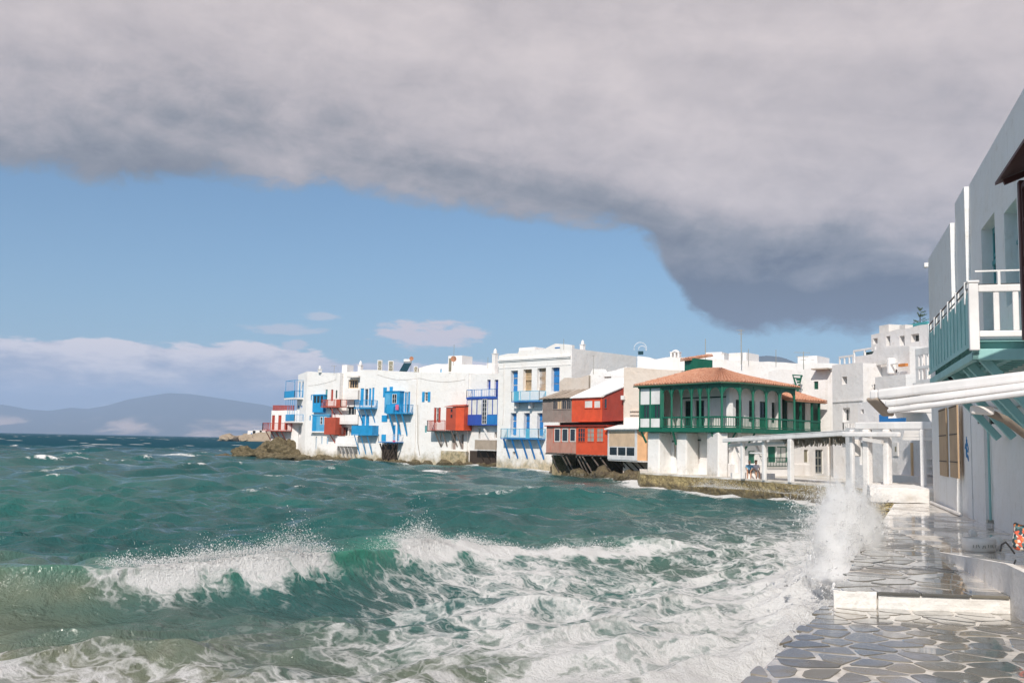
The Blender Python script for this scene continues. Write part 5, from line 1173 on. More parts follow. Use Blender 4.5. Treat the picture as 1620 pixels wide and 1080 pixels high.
# ground floor: recessed wall, three stout piers, struts
fgl = Fr(offset(O, 1.9)[0], offset(O, 1.9)[2]); hl = []
for x0, y0, x1, y1, mt in ((1099, 697, 1107.5, 733.5, 'pale_grey'), (1066.5, 699, 1069, 723, 'board')):
    r_ = fgl.rect(x0, y0, x1, y1); hl.append(r_); MB().box(fgl, r_[0], r_[1], 0.12, 0.18, r_[2], r_[3]).build('door', mt, g); MB().box(fgl, r_[0]-0.15, r_[1]+0.1, -0.1, 0.0, r_[3], r_[3]+0.1).build('lintel', 'dark_green', g)
mb = MB(); mb.grid(fgl, -0.2, fgl.L+1.2, -0.5, ZB, 0.0, 0.35, hl); mb.build('ground_wall', 'white', g)
for x0, x1, vv in ((1024, 1043, 0.55), (1070, 1086, 0.55), (1136, 1152, 0.25)):
    i = 0 if x0 < 1100 else 3; fr = Fr(O[0], O[2]) if x0 < 1100 else Fr(O[3], O[4]); ua, ub = fr.hit(x0, 700, vv)[0], fr.hit(x1, 700, vv)[0]
    MB().box(fr, ua, ub, vv, 1.95 if x0 < 1100 else 2.2, -0.3, ZB-0.004).build('pier', 'white_sea', g)
for xa, xb, y1 in ((1014, 1022.5, 700), (1064, 1069.5, 703), (1124, 1135, 703)):
    fr = Fr(O[0], O[2]); a = fr.hit(xa, 681, 0.0); b_ = fr.hit(xb, y1, 0.55); MB().beam(fr.P(a[0], 0.05, ZB), fr.P(b_[0], 0.55, b_[1]), 0.13, 0.13).build('strut', 'green', g)
fgr = Fr(O[4]+Vector((-0.6, 1.1)), O[6]+Vector((0.6, 0.9))); hl = []
for x0, y0, x1, y1, kd in ((1184, 713, 1195, 733, 'door'), (1215, 706, 1228, 731, 'door'), (1229, 706, 1247, 731, 'window'), (1272, 711, 1279, 731, 'shut'), (1290, 711, 1302.5, 749, 'gdoor')):
    r_ = fgr.rect(x0, y0, x1, y1); hl.append(r_)
    if kd == 'window': glaze(g, fgr, *r_, 0.15, 'green', 2, 1, 0.08, 'curtain')
    elif kd == 'gdoor': glaze(g, fgr, *r_, 0.12, 'metal_grey', 2, 3, 0.12, 'glass', 'door')
    else: MB().box(fgr, r_[0], r_[1], 0.12, 0.2, r_[2], r_[3]).build(kd if kd == 'door' else 'shutter', 'green' if kd == 'door' else 'khaki', g)
mb = MB(); mb.grid(fgr, 0, fgr.L+2.5, -0.5, ZB-0.01, 0.0, 0.35, hl); mb.build('ground_wall', 'white', g)
r_ = fgr.rect(1214, 723, 1247.5, 738, -0.5); mb = MB(); mb.box(fgr, r_[0], r_[1], -0.52, -0.48, r_[3]-0.06, r_[3]); mb.box(fgr, r_[0], r_[1], -0.52, -0.48, r_[2], r_[2]+.06)
for k in range(15): mb.box(fgr, r_[0]+(r_[1]-r_[0])*k/14-0.02, r_[0]+(r_[1]-r_[0])*k/14+.02, -0.52, -0.48, r_[2]+.06, r_[3]-.06)
mb.build('window_grille', 'dark_green', g, kind='stuff')
for px in (1163, 1193): 
    r_ = fgr.rect(px-2, 690, px+2, 715, -0.7); MB().beam(fgr.P(r_[0], -0.9, ZB), fgr.P(r_[0]-0.3, 0, ZB-1.5), 0.12, 0.12).build('strut', 'green', g)
r_ = fgr.rect(1163, 733, 1280, 760, -0.2); mb = MB(); mb.box(fgr, r_[0]-1, r_[1], -0.35, -0.005, Z_QUAY-0.1, r_[3]); mb.build('plinth', 'white', g)

# ------------------------------------------------------------------ stepped white houses at the right end of the bay
fC = FP(1379, 82, 1470, 75); h = House('top_terrace_house', 'topmost white house with four small windows below the dark cloud', fC)
for x0, y0, x1, y1 in ((1381.5, 535, 1388.5, 543.5), (1402, 531.5, 1408.5, 547), (1423, 531, 1431, 546.5), (1441.5, 528, 1454, 540.5)): h.glass(x0, y0, x1, y1, 'white_paint', 1, 1, 0.35, 0.07)
h.walls(1379, 1470, [(1379, 529.5), (1394, 526.5), (1430, 520), (1470, 512)], 'pale_grey', 5, 7)
h.solid('roof_tank', 1391, 514, 1406, 527, 0.8, 2.4, 'off_white'); h.solid('roof_screen', 1407, 515, 1426, 524, 2.6, 2.8, 'deep_teal'); h.solid('roof_screen', 1432, 511, 1466, 520, 2.6, 2.8, 'deep_teal'); h.solid('roof_unit', 1423, 514, 1432, 521, 0.9, 1.6, 'off_white')
fB = FP(1349, 80, 1440, 72.5); h = House('middle_terrace_house', 'middle white house of the stepped group with roof pergola and red lettering', fB)
h.glass(1358.5, 587, 1367, 601, 'white_paint', 1, 1, 0.35); h.glass(1404, 585, 1419.5, 589.5, 'wood_grey', 1, 1, 0.3)
h.walls(1349, 1440, [(1349, 563.5), (1380, 560.5), (1384, 553), (1440, 547)], 'pale_grey', 0, 6)
mb = MB(); u0, u1, z0, z1 = fB.rect(1349.5, 554, 1384, 562, 0.2)
for uu in (u0, (u0+u1)/2, u1-0.1): mb.box(fB, uu, uu+0.12, 0.2, 0.32, z0, z1)
mb.box(fB, u0, u1, 0.2, 0.34, z1, z1+0.15); mb.build('roof_pergola', 'white_paint', h.root, kind='stuff'); h.solid('dark_awning', 1366, 556.5, 1384, 560.5, 0.5, 0.7, 'dark_green')
h.balcony(1364, 1384, 609, 621, 0.9, 'white_paint', 'white', 'heavy', (), spacing=0.25)
h.solid('beam', 1380.5, 571, 1402, 577, -0.5, -0.25, 'off_white'); h.solid('pier', 1402, 566, 1406.5, 591, -0.6, 0.0, 'white'); h.solid('pole', 1406.5, 574.5, 1421, 576.5, -0.5, -0.35, 'off_white'); h.solid('rolled_awning', 1421, 575, 1432, 579.5, -0.55, -0.3, 'orange'); h.solid('low_wall', 1384.5, 594, 1433, 622, -1.4, 0.0, 'pale_grey')
def letters(fr, root, txt, px, py, off, size, mat):
    cu = bpy.data.curves.new('lettering', 'FONT'); cu.body = txt; cu.size = size; cu.extrude = 0.01; cu.materials.append(M[mat])
    o_ = bpy.data.objects.new('lettering', cu); col.objects.link(o_); u, z = fr.hit(px, py, off); p_ = fr.P(u, off, z)
    o_.parent = root; o_.location = p_-ORG[root]; o_.rotation_euler = (math.pi/2, 0, math.atan2(fr.d.y, fr.d.x))
    dg = bpy.context.evaluated_depsgraph_get(); me_ = bpy.data.meshes.new_from_object(o_.evaluated_get(dg)); m2 = bpy.data.objects.new('lettering', me_); col.objects.link(m2)
    m2.parent = root; m2.location = o_.location; m2.rotation_euler = o_.rotation_euler; bpy.data.objects.remove(o_); ORG[m2] = p_
    return m2
letters(fB, h.root, 'Caa', 1363, 628, -0.95, 0.55, 'rust_red')
fA = FP(1317, 79.5, 1366, 75.5); h = House('lower_terrace_house', 'low pale house with a narrow two pane window beside the green gallery', fA)
h.glass(1332, 595.5, 1340, 608, 'white_paint', 1, 1, 0.35); h.glass(1333, 645, 1344.5, 667, 'white_paint', 2, 1, 0.25, 0.12)
h.walls(1317, 1366, [(1317, 578), (1327, 575.5), (1366, 574)], 'pale_grey', 0, 5)
mb = MB(); u0, u1, z0, z1 = fA.rect(1327, 565, 1350, 575, 0.2)
for k in range(4): mb.box(fA, u0+(u1-u0)*k/3, u0+(u1-u0)*k/3+0.1, 0.2, 0.3, z0, z1)
mb.box(fA, u0, u1+0.1, 0.2, 0.32, z1, z1+0.14); mb.build('roof_railing', 'white_paint', h.root, kind='stuff')
h.balcony(1334, 1357, 668, 681, 0.7, 'white_paint', 'white', 'heavy', (), spacing=0.2); h.solid('string_course', 1317, 633, 1364, 635, -0.08, 0.0, 'pale_grey')
fD = FP(1358, 66, 1440, 60); h = House('side_block', 'low white building with bright blue fence above the white pergola', fD)
h.glass(1362, 647, 1366.5, 654, 'white_paint', 1, 1, 0.3)
h.walls(1358, 1392, [(1358, 637), (1376, 635), (1378, 632), (1392, 631)], 'pale_grey', 0, 5)
mb = MB(); u0, u1, z0, z1 = fD.rect(1392, 655, 1434, 674)
for k in range(26): mb.box(fD, u0+(u1-u0)*k/26, u0+(u1-u0)*(k+0.86)/26, -0.05, -0.01, z0, z1+(0.02 if k < 9 else -0.25))
mb.box(fD, u0, u1, -0.01, 0.06, z0+0.1, z0+0.2); mb.build('blue_fence', 'mid_blue', h.root, kind='stuff')
MB().box(fD, u0, u1+3, 0.3, 2.0, 0, z0+0.1).build('lower_wall', 'white', h.root); h.solid('white_cornice', 1399, 640, 1440, 652, 1.0, 3.0, 'white')
# white lattice balcony block close to the shaded wall
fE = FP(1448, 53, 1490, 50.5); h = House('lattice_balcony', 'white lattice balcony with grey flank squeezed beside the teal balcony', fE, 'balcony')
mb = MB(); u0, u1, z0, z1 = fE.rect(1448, 553, 1474, 604)
for zz in (z0, z0+(z1-z0)*0.42, z0+(z1-z0)*0.85): mb.box(fE, u0, u1, 0, 0.10, zz, zz+(0.35 if zz > z0+1.2 else 0.14))
for k in range(4): mb.box(fE, u0+(u1-u0-0.14)*k/3, u0+(u1-u0-0.14)*k/3+(0.3 if k == 0 else 0.14), 0.012, 0.092, z0, z1)
mb.build('lattice', 'white_paint', h.root, kind='stuff')
fE2 = Fr(fE.P(u0-0.9, 2.8, 0).xy, fE.P(u0, 0.05, 0).xy); MB().box(fE2, 0, fE2.L, 0.0, 0.12, z0-0.25, z1-0.15).build('flank', 'pale_grey', h.root)
MB().box(fE, u0-0.3, u1+1, 0.0, 3.2, z0-0.35, z0-0.005).build('floor', 'white', h.root); MB().box(fE, u0-0.2, u1+1.5, 2.6, 5, -0.5, z1+0.4).build('wall', 'pale_grey', h.root)

# ------------------------------------------------------------------ pergola in front of the green house
p0, p1 = plan(1148, 72.6), plan(1350, 61.0); fp = Fr(p0, p1); zt = lambda u: 4.14 + 0.52*u/fp.L
g1 = empty('long_pergola', fp.P(fp.L/2, 0, Z_QUAY), 'long white timber pergola running along the quay below the green gallery', 'pergola')
def ramp(mb, u0, u1, v0, v1, h0, h1):
    P_ = fp.P; mb.hexa([P_(u0,v0,zt(u0)+h0),P_(u1,v0,zt(u1)+h0),P_(u1,v1,zt(u1)+h0),P_(u0,v1,zt(u0)+h0),P_(u0,v0,zt(u0)+h1),P_(u1,v0,zt(u1)+h1),P_(u1,v1,zt(u1)+h1),P_(u0,v1,zt(u0)+h1)])
mb = MB(); ramp(mb, -0.4, fp.L+0.3, 0.0, 0.22, -0.30, 0.0); mb.build('front_beam', 'white_paint', g1); mb = MB(); ramp(mb, -0.4, fp.L*0.5, 0.5, 0.7, -0.62, -0.40); mb.build('lower_beam', 'off_white', g1)
mb = MB(); ramp(mb, -0.2, fp.L+0.3, 2.6, 2.8, -0.30, -0.04); mb.build('back_beam', 'white_paint', g1)
for k in range(13):
    u = 0.3+(fp.L-0.4)*k/12; mb = MB(); ramp(mb, u, u+0.13, 0.23, 2.55, -0.16, 0.0); mb.build('rafter', 'white_paint', g1)
mb = MB(); ramp(mb, fp.L*0.15, fp.L+0.2, -0.02, 2.8, 0.004, 0.05); mb.build('canvas_cover', 'white_paint', g1)
rnd = random.Random(6); mb = MB()
for k in range(420):
    u = fp.L*(0.46+0.5*rnd.random()); v = rnd.uniform(0.25, 1.6); z_ = zt(u)-0.30; a = fp.P(u, v, z_); mb.beam(a, a+Vector((rnd.uniform(-.1, .1), rnd.uniform(-.1, .1), -rnd.uniform(0.2, 0.55))), 0.035, 0.035)
mb.build('thatch_fringe', 'thatch', g1, kind='stuff'); mb = MB(); ramp(mb, fp.L*0.45, fp.L*0.97, 0.22, 1.7, -0.34, -0.16); mb.build('thatch_mat', 'thatch', g1)
for px, vv, w_ in ((1175, 0.4, 0.26), (1209, 0.4, 0.26), (1251, 0.1, 0.34), (1313, 0.1, 0.07)):
    u = fp.hit(px, 720, vv)[0]; MB().box(fp, u-w_/2, u+w_/2, vv-w_/2, vv+w_/2, Z_QUAY, zt(u)-0.32).build('post', 'white_paint' if px != 1313 else 'rope', g1)
for px in (1175, 1209):
    u = fp.hit(px, 720, 0.4)[0]; MB().beam(fp.P(u, 0.4, 2.3), fp.P(u-1.5, 0.9, zt(u)-0.6), 0.12, 0.12).build('brace', 'off_white', g1)
u0_ = fp.hit(1186, 717, 0.4)[0]; u1_ = fp.hit(1209, 717, 0.4)[0]; MB().box(fp, u0_, u1_, 0.35, 0.45, 3.05, 3.17).build('cross_rail', 'white_paint', g1)
# second pergola on the far terrace
p0, p1 = plan(1331, 44.6), plan(1476, 40.6); fq = Fr(p0, p1); g2 = empty('terrace_pergola', fq.P(fq.L/2, 0, Z_FAR), 'flat roofed white pergola with thick posts on the far terrace', 'pergola')
for x0, y0, x1, y1, v0, v1, nm in ((1352, 667, 1474, 679, 0.35, 0.6, 'top_beam'), (1331, 683, 1421, 691, 0.0, 0.2, 'front_beam'), (1358, 691, 1400, 696, 0.9, 1.1, 'inner_beam')):
    u0, u1, z0, z1 = fq.rect(x0, y0, x1, y1, v0); MB().box(fq, u0, u1, v0, v1, z0, z1).build(nm, 'white_paint', g2)
    if nm == 'top_beam': zt2 = z1; ut0, ut1 = u0, u1
MB().box(fq, ut0, ut1+0.6, 0.62, 4.5, zt2-0.12, zt2-0.02).build('roof', 'off_white', g2)
u0, u1, z0, z1 = fq.rect(1428, 680, 1476, 696, 0.3)
for k in range(3): MB().box(fq, u0, u1, 0.30+k*0.05, 0.34+k*0.05, z0+(z1-z0)*k/3, z0+(z1-z0)*(k+0.9)/3).build('fascia_board', 'off_white', g2)
for x0, x1, y1, mt in ((1343.5, 1349, 770, 'white_paint'), (1364, 1373.5, 770, 'white'), (1396, 1405, 772, 'white'), (1455, 1461.5, 773, 'white')):
    vv = 0.25; u0, u1, z0, z1 = fq.rect(x0, 694, x1, y1, vv); MB().box(fq, u0, u1, vv, vv+(u1-u0), Z_FAR-0.5 if x0 < 1370 else Z_FAR, zt2-0.32).build('post', mt, g2)
a = fq.hit(1366, 694, 0.1); b_ = fq.hit(1396, 699, 0.1); MB().beam(fq.P(a[0], 0.1, a[1]), fq.P(b_[0], 0.1, b_[1]), 0.14, 0.16).build('sloping_beam', 'off_white', g2)
a = fq.hit(1354, 695, 0.8); mb = MB(); mb.lathe(fq.P(a[0], 0.8, a[1]-0.75), [(0.16, 0), (0.2, 0.03), (0.2, 0.72), (0.16, 0.75)], 14); mb.build('paper_lantern', 'off_white', g2)
fr3 = FP(1338, 55, 1478, 46); h = House('terrace_back_wall', 'shaded grey wall with a small framed notice behind the far pergola', fr3, 'wall')
h.shut(1360, 700, 1366, 735, 'dark_green', 0.15, 1, False)
h.walls(1338, 1478, [(1338, 676), (1478, 672)], 'pale_grey', 0.5, 1.2)
h.solid('notice', 1412, 700, 1420, 721, -0.05, 0.0, 'off_white'); h.solid('notice_print', 1415.5, 706, 1418, 714, -0.056, -0.05, 'khaki'); h.solid('low_bench', 1405, 752, 1457, 766, -0.6, 0.0, 'white'); h.solid('pipe', 1440.5, 700, 1442, 766, -0.1, 0.0, 'tan')
for k in range(3): h.solid('shelf', 1458, 724+12*k, 1474, 726.5+12*k, -0.25, 0.0, 'white_paint')

# ------------------------------------------------------------------ the tall shaded building on the right
fW = Fr(WALL_FAR, WALL_FAR - WALL_DIR*36); RBp = fW.P(12, 1.0, 0)
rb = empty('harbour_building', RBp, 'tall shaded white building with teal balcony along the promenade', 'building')
V1, V2 = 0.30, 0.16
uS3 = fW.hit(1508, 560)[0]; uS2 = fW.hit(1532, 560, V2)[0]
holes1 = [fW.rect(1554, 346, 1576, 530, V1), fW.rect(1590, 322, 1611, 480, V1)]
zs3a, zs3b = fW.hit(1468, 411)[1], fW.hit(1505, 349)[1]; zs2 = fW.hit(1515, 331, V2)[1]; zs1 = fW.hit(1545, 272, V1)[1]
mb = MB(); mb.prism(fW, [(0, 1.0), (uS3, 1.0), (uS3, zs3b), (0, zs3a)], 0.0, 7.0); mb.build('far_wall', 'white_wall', rb)
MB().box(fW, uS3+.002, uS2, V2, 7.0, 1.0, zs2+0.35).build('middle_wall', 'white_wall', rb)
mb = MB(); mb.grid(fW, uS2+.002, 36, 1.0, zs1, V1, V1+0.45, holes1); mb.box(fW, uS2+.004, 36, V1+0.45, 7, 1.0, zs1-0.3); mb.build('near_wall', 'white_wall', rb)
for r_ in holes1:
    w_ = glaze(rb, fW, *r_, V1+0.30, 'deep_teal', 2, 4, 0.16, 'glass', 'window')
    MB().box(fW, r_[0], r_[1], V1+0.27, V1+0.37, r_[2]+(r_[3]-r_[2])*0.66, r_[2]+(r_[3]-r_[2])*0.70).build('transom', 'deep_teal', w_)
    MB().box(fW, r_[0]+0.15, r_[1]-0.15, V1+0.28, V1+0.36, r_[2]+0.05, r_[2]+(r_[3]-r_[2])*0.30).build('door_panel', 'deep_teal', w_)
# pilasters and pipes low on the wall
r_ = fW.rect(1546, 690, 1566, 850, V1); MB().box(fW, r_[0], r_[1], V1-0.12, V1, 1.2, 4.6).build('pilaster', 'white_wall', rb)
r_ = fW.rect(1567, 668, 1570.5, 822, V1-0.03); MB().tube([fW.P(r_[0], V1-0.06, r_[2]), fW.P(r_[0], V1-0.06, r_[3])], 0.035, 8).build('conduit', 'teal', rb); MB().box(fW, r_[0]-0.2, r_[0]+0.12, V1-0.15, V1, r_[2]-0.08, r_[2]).build('conduit_foot', 'metal_grey', rb)
for x0, x1, y1 in ((1485.5, 1497, 752), (1502, 1514.5, 755)):
    off = -0.06 if x0 < 1500 else -0.03
    r_ = fW.rect(x0, 640, x1, y1, off); MB().box(fW, r_[0], r_[1], off, off+0.05, r_[2], 5.0).build('boarded_panel', 'board', rb)
    for k in range(3): MB().box(fW, r_[0]+0.02, r_[1]-0.02, off-0.012, off, r_[2]+0.5+k*0.9, r_[2]+0.53+k*0.9).build('board_seam', 'wood_dark', rb)
# blue painted scribble
gm = MB(); rnd = random.Random(9); u, z = fW.hit(1529.5, 708.5, V2-0.004)
pth = [Vector((u+0.42*math.sin(k*0.9)*(0.5+0.5*math.cos(k*0.37)), z+0.02*k-0.30+0.13*math.cos(k*1.45), 0)) for k in range(30)]
gm.tube([fW.P(p_.x, V2-0.003, p_.y) for p_ in pth], 0.022, 5); gm.build('painted_scribble', 'graffiti', rb)
r_ = fW.rect(1543, 790, 1545.5, 830, V1-0.01)
MB().box(fW, r_[0], r_[1], V1-0.02, V1, r_[2], r_[3]).build('rust_strip', 'orange', rb)
MB().tube([fW.P(0.6, -0.15, Z_UP+0.05), fW.P(uS2-1, -0.05, Z_UP+0.06)], 0.06, 8).build('floor_pipe', 'off_white', rb)
# teal balcony
PB = 1.35; u0, u1 = fW.hit(1471, 545, -PB)[0], fW.hit(1539, 500, -PB)[0]
zb0 = fW.hit(1539, 536, -PB)[1]; zr0 = fW.hit(1539, 449, -PB)[1]; zf0 = zb0-0.30
mb = MB(); mb.box(fW, u0, u1, -PB, V1, zb0-0.06, zb0-0.01); bal = mb.build('teal_balcony', 'teal', rb)
mb = MB(); n_ = 40
for k in range(n_): mb.box(fW, u0+(u1-u0)*k/n_+0.01, u0+(u1-u0)*(k+1)/n_-0.012, -PB-0.03-0.008*(k % 3), -PB, zb0-0.12, zr0-0.12)
mb.build('parapet_boards', 'teal', bal, kind='stuff')
MB().box(fW, u0, u1, -PB-0.02, -PB+0.10, zf0-0.12, zf0+0.05).build('outer_beam', 'teal', bal); MB().box(fW, u0, u1, -PB-0.05, -PB-0.04+0.001, zb0-0.16, zb0-0.06).build('skirting', 'teal', bal); MB().box(fW, u1-0.14, u1, -PB-0.02, 0.0, zf0-0.12, zf0+0.10).build('end_beam', 'teal', bal)
for k in range(14):
    u = u0+0.2+(u1-u0-0.5)*k/13; MB().box(fW, u, u+0.12, -PB+0.1, V2-0.02, zf0+0.05, zb0-0.062).build('joist', 'teal', bal)
MB().box(fW, u0+0.1, u1-0.2, -PB*0.48, -PB*0.48+0.14, zf0-0.05, zf0+0.05).build('centre_beam', 'teal', bal)
for u in (u0+1.2, u0+3.2, u0+5.2, u1-2.0, u1-0.35):
    MB().beam(fW.P(u, -PB+0.2, zf0-0.05), fW.P(u, 0.1, zf0-1.55), 0.17, 0.17).build('strut', 'teal', bal)
for k in range(6):
    u = u0+0.15+(u1-u0-0.9)*k/5; mb = MB(); mb.box(fW, u, u+0.09, -PB-0.06, -PB+0.03, zr0-0.30, zr0+0.16); mb.build('rail_post', 'white_paint', bal)
MB().tube([fW.P(u0, -PB-0.02, zr0+0.13), fW.P(u1-0.5, -PB-0.02, zr0+0.13)], 0.018, 6).build('rail_rod', 'wood_brown', bal); MB().tube([fW.P(u0, -PB-0.01, zr0-0.05), fW.P(u1, -PB-0.01, zr0+0.0), fW.P(u1, V1, zr0-0.0)], 0.016, 6).build('rail_cable', 'black', bal)
# white balustrade across the near end
mb = MB(); mb.box(fW, u1-0.02, u1+0.12, -PB-0.08, -PB+0.10, zf0+0.06, zr0+0.02); mb.box(fW, u1-0.04, u1+0.14, -PB-0.10, -PB+0.12, zr0+0.02, zr0+0.07); mb.build('corner_post', 'white_paint', bal)
MB().box(fW, u1, u1+0.10, -PB+0.10, V1, zr0-0.16, zr0-0.02).build('top_rail', 'white_paint', bal); MB().box(fW, u1, u1+0.10, -PB+0.10, V1, zb0+0.02, zb0+0.14).build('bottom_rail', 'white_paint', bal)
for k in range(4):
    v_ = -PB+0.36+0.34*k; MB().box(fW, u1+0.02, u1+0.08, v_, v_+0.11, zb0+0.14, zr0-0.16).build('baluster', 'white_paint', bal)
MB().box(fW, u1+0.02, u1+0.07, -PB+0.45, -PB+0.50, zr0-0.02, zr0+0.24).build('upstand', 'white_paint', bal); MB().box(fW, u1+0.02, u1+0.07, -PB+0.05, V1, zr0+0.24, zr0+0.27).build('upper_bar', 'white_paint', bal)
# brown wooden oriel just entering the picture
VO = -1.15; uo = fW.hit(1612, 400, VO)[0]; zo0 = fW.hit(1612, 541, VO)[1]; zo1 = fW.hit(1612, 284, VO)[1]
mb = MB(); mb.box(fW, uo+0.10, uo+4, VO+0.10, V1, zo0, zo1); orl = mb.build('wooden_oriel', 'wood_brown', rb)
for uu in (uo, uo+1.1, uo+2.2): MB().box(fW, uu, uu+0.16, VO, VO+0.1, zo0, zo1).build('oriel_post', 'wood_brown', orl)
glaze(orl, fW, uo+0.16, uo+1.1, zo1-1.25, zo1-0.08, VO+0.03, 'wood_brown', 1, 2, 0.08); 
for k in range(9): MB().box(fW, uo+0.16, uo+1.1, VO+0.04-0.012*(k % 2), VO+0.1, zo0+0.02+k*0.145, zo0+0.15+k*0.145).build('oriel_board', 'wood_brown', orl)
P = fW.P; mb = MB(); mb.hexa([P(uo-.25,VO-.28,zo1+.03),P(uo+4,VO-.28,zo1+.03),P(uo+4,V1,zo1+.75),P(uo-.25,V1,zo1+.75),P(uo-.25,VO-.28,zo1+.08),P(uo+4,VO-.28,zo1+.08),P(uo+4,V1,zo1+.80),P(uo-.25,V1,zo1+.80)])
mb.build('oriel_roof', 'wood_brown', orl); MB().beam(P(uo+.05, VO-.2, zo1-.0), P(uo+.05, V1, zo1+.66), 0.08, 0.09).build('oriel_rafter', 'wood_brown', orl)
# lamp fittings
def floodlight(u, v, z, label, s_=0.22):
    mb = MB(); mb.box(fW, u-s_*0.6, u+s_*0.6, v-s_*0.4, v+s_*0.4, z-s_*0.5, z+s_*0.5); mb.box(fW, u-s_*0.7, u+s_*0.7, v-s_*0.5, v-s_*0.4, z-s_*0.6, z+s_*0.6); o_ = mb.build('floodlight', 'black'); tag(o_, label, 'lamp', 'floodlights on the harbour building')
    MB().tube([fW.P(u, v, z+s_*0.5), fW.P(u, v+0.05, z+s_*1.1)], 0.03, 6).build('bracket', 'black', o_); MB().box(fW, u-s_*.5, u+s_*.5, v-s_*.51, v-s_*.50, z-s_*.4, z+s_*.4).build('lens', 'glass', o_)
q_ = fW.hit(1563, 562, -0.7); floodlight(q_[0], -0.7, q_[1], 'black floodlight hanging under the near end of the teal balcony', 0.30); q_ = fW.hit(1503, 594, -0.9); floodlight(q_[0], -0.9, q_[1], 'black floodlight hanging under the far end of the teal balcony', 0.34)
q_ = fW.hit(1552, 665, V1-0.2); floodlight(q_[0], V1-0.2, q_[1], 'small black wall lamp left of the teal conduit', 0.15); q_ = fW.hit(1573, 664, V1-0.25); floodlight(q_[0], V1-0.25, q_[1], 'small black wall lamp on top of the teal conduit', 0.2)
# camera on its white post at the far corner of the roof
q_ = fW.hit(1466, 425, 0.1); mb = MB(); mb.tube([fW.P(-0.06, 0.1, zs3a-5.5), fW.P(-0.06, 0.1, zs3a-0.3)], 0.06, 8); pst = mb.build('camera_post', 'white_paint'); tag(pst, 'thin white corner post carrying a small security camera', 'post')
mb = MB(); mb.box(fW, -0.25, 0.1, -0.15, 0.0, zs3a-0.30, zs3a-0.14); mb.build('security_camera', 'white_paint', pst)

# ------------------------------------------------------------------ white awning frame over the promenade
aw = empty('awning_frame', (8.5, 18, 4.4), 'white three beam awning frame jutting in from the right edge above the promenade', 'awning')
def awb(x, z, w_, hh, ya, yb, nm):
    MB().beam((x, ya, z), (x+0.12, yb, z), w_, hh).build(nm, 'white_paint', aw)
YA, YB = 15.0, 13.4
a0, a1 = at_y(1391, 624, YA), at_y(1620, 596.5, YB); d_ = (a1-a0)
MB().beam(a0, a0+d_*1.7, 0.14, 0.152).build('top_beam', 'white_paint', aw)
a0b, a1b = at_y(1402, 638.5, YA-.1), at_y(1620, 611, YB-.1); MB().beam(a0b, a0b+(a1b-a0b)*1.7, 0.12, 0.104).build('middle_beam', 'white_paint', aw)
a0c, a1c = at_y(1405, 650, YA-.2), at_y(1620, 621.5, YB-.2); MB().beam(a0c, a0c+(a1c-a0c)*1.7, 0.10, 0.078).build('bottom_beam', 'white_paint', aw)
MB().beam(at_y(1379, 630, YA+.05), at_y(1406, 657, YA+.25), 0.22, 0.06).build('end_plate', 'wood_pale', aw)  # darker material puts the shade of the underside into the colour
MB().beam(at_y(1377, 624, YA+.1), at_y(1391, 624, YA), 0.10, 0.15).build('end_cap', 'white_paint', aw)
MB().tube([at_y(1566, 653, 14.2), at_y(1590, 663, 14.4), at_y(1625, 690, 15.0), fW.P(fW.hit(1700, 730)[0], V1+0.1, 3.2)], 0.06, 10).build('support_arm', 'rope', aw); MB().beam(at_y(1535, 648, 13.9), at_y(1572, 650, 13.9), 0.1, 0.12).build('arm_bracket', 'off_white', aw)
q_ = a0+d_*1.6; MB().beam((q_.x, q_.y+0.15, Z_LOW), (q_.x, q_.y+0.15, q_.z-0.05), 0.16, 0.16).build('post', 'white_paint', aw)

# ------------------------------------------------------------------ people sitting on the quay
def skinned(name, joints, edges, mat, parent=None, loc=(0, 0, 0), rz=0.0, sub=2, root_i=0):
    """one continuous surface grown round a skeleton of joints (x, y, z, radius)"""
    me_ = bpy.data.meshes.new(name); me_.from_pydata([j[:3] for j in joints], edges, []); me_.update()
    o_ = bpy.data.objects.new(name, me_); col.objects.link(o_)
    sk = o_.modifiers.new('skin', 'SKIN'); sk.use_smooth_shade = True
    for i, j in enumerate(joints):
        d_ = me_.skin_vertices[0].data[i]; r_ = j[3] if isinstance(j[3], tuple) else (j[3], j[3]); d_.radius = r_; d_.use_root = (i == root_i)
    ss_ = o_.modifiers.new('sub', 'SUBSURF'); ss_.levels = sub; ss_.render_levels = sub
    me_.materials.append(M[mat])
    dg = bpy.context.evaluated_depsgraph_get(); ev = bpy.data.meshes.new_from_object(o_.evaluated_get(dg)); ev.name = name
    bpy.data.objects.remove(o_); o_ = bpy.data.objects.new(name, ev); col.objects.link(o_)
    ev.polygons.foreach_set('use_smooth', [True]*len(ev.polygons))
    if parent is None: o_.location = loc; o_.rotation_euler = (0, 0, rz)
    else: o_.parent = parent
    return o_
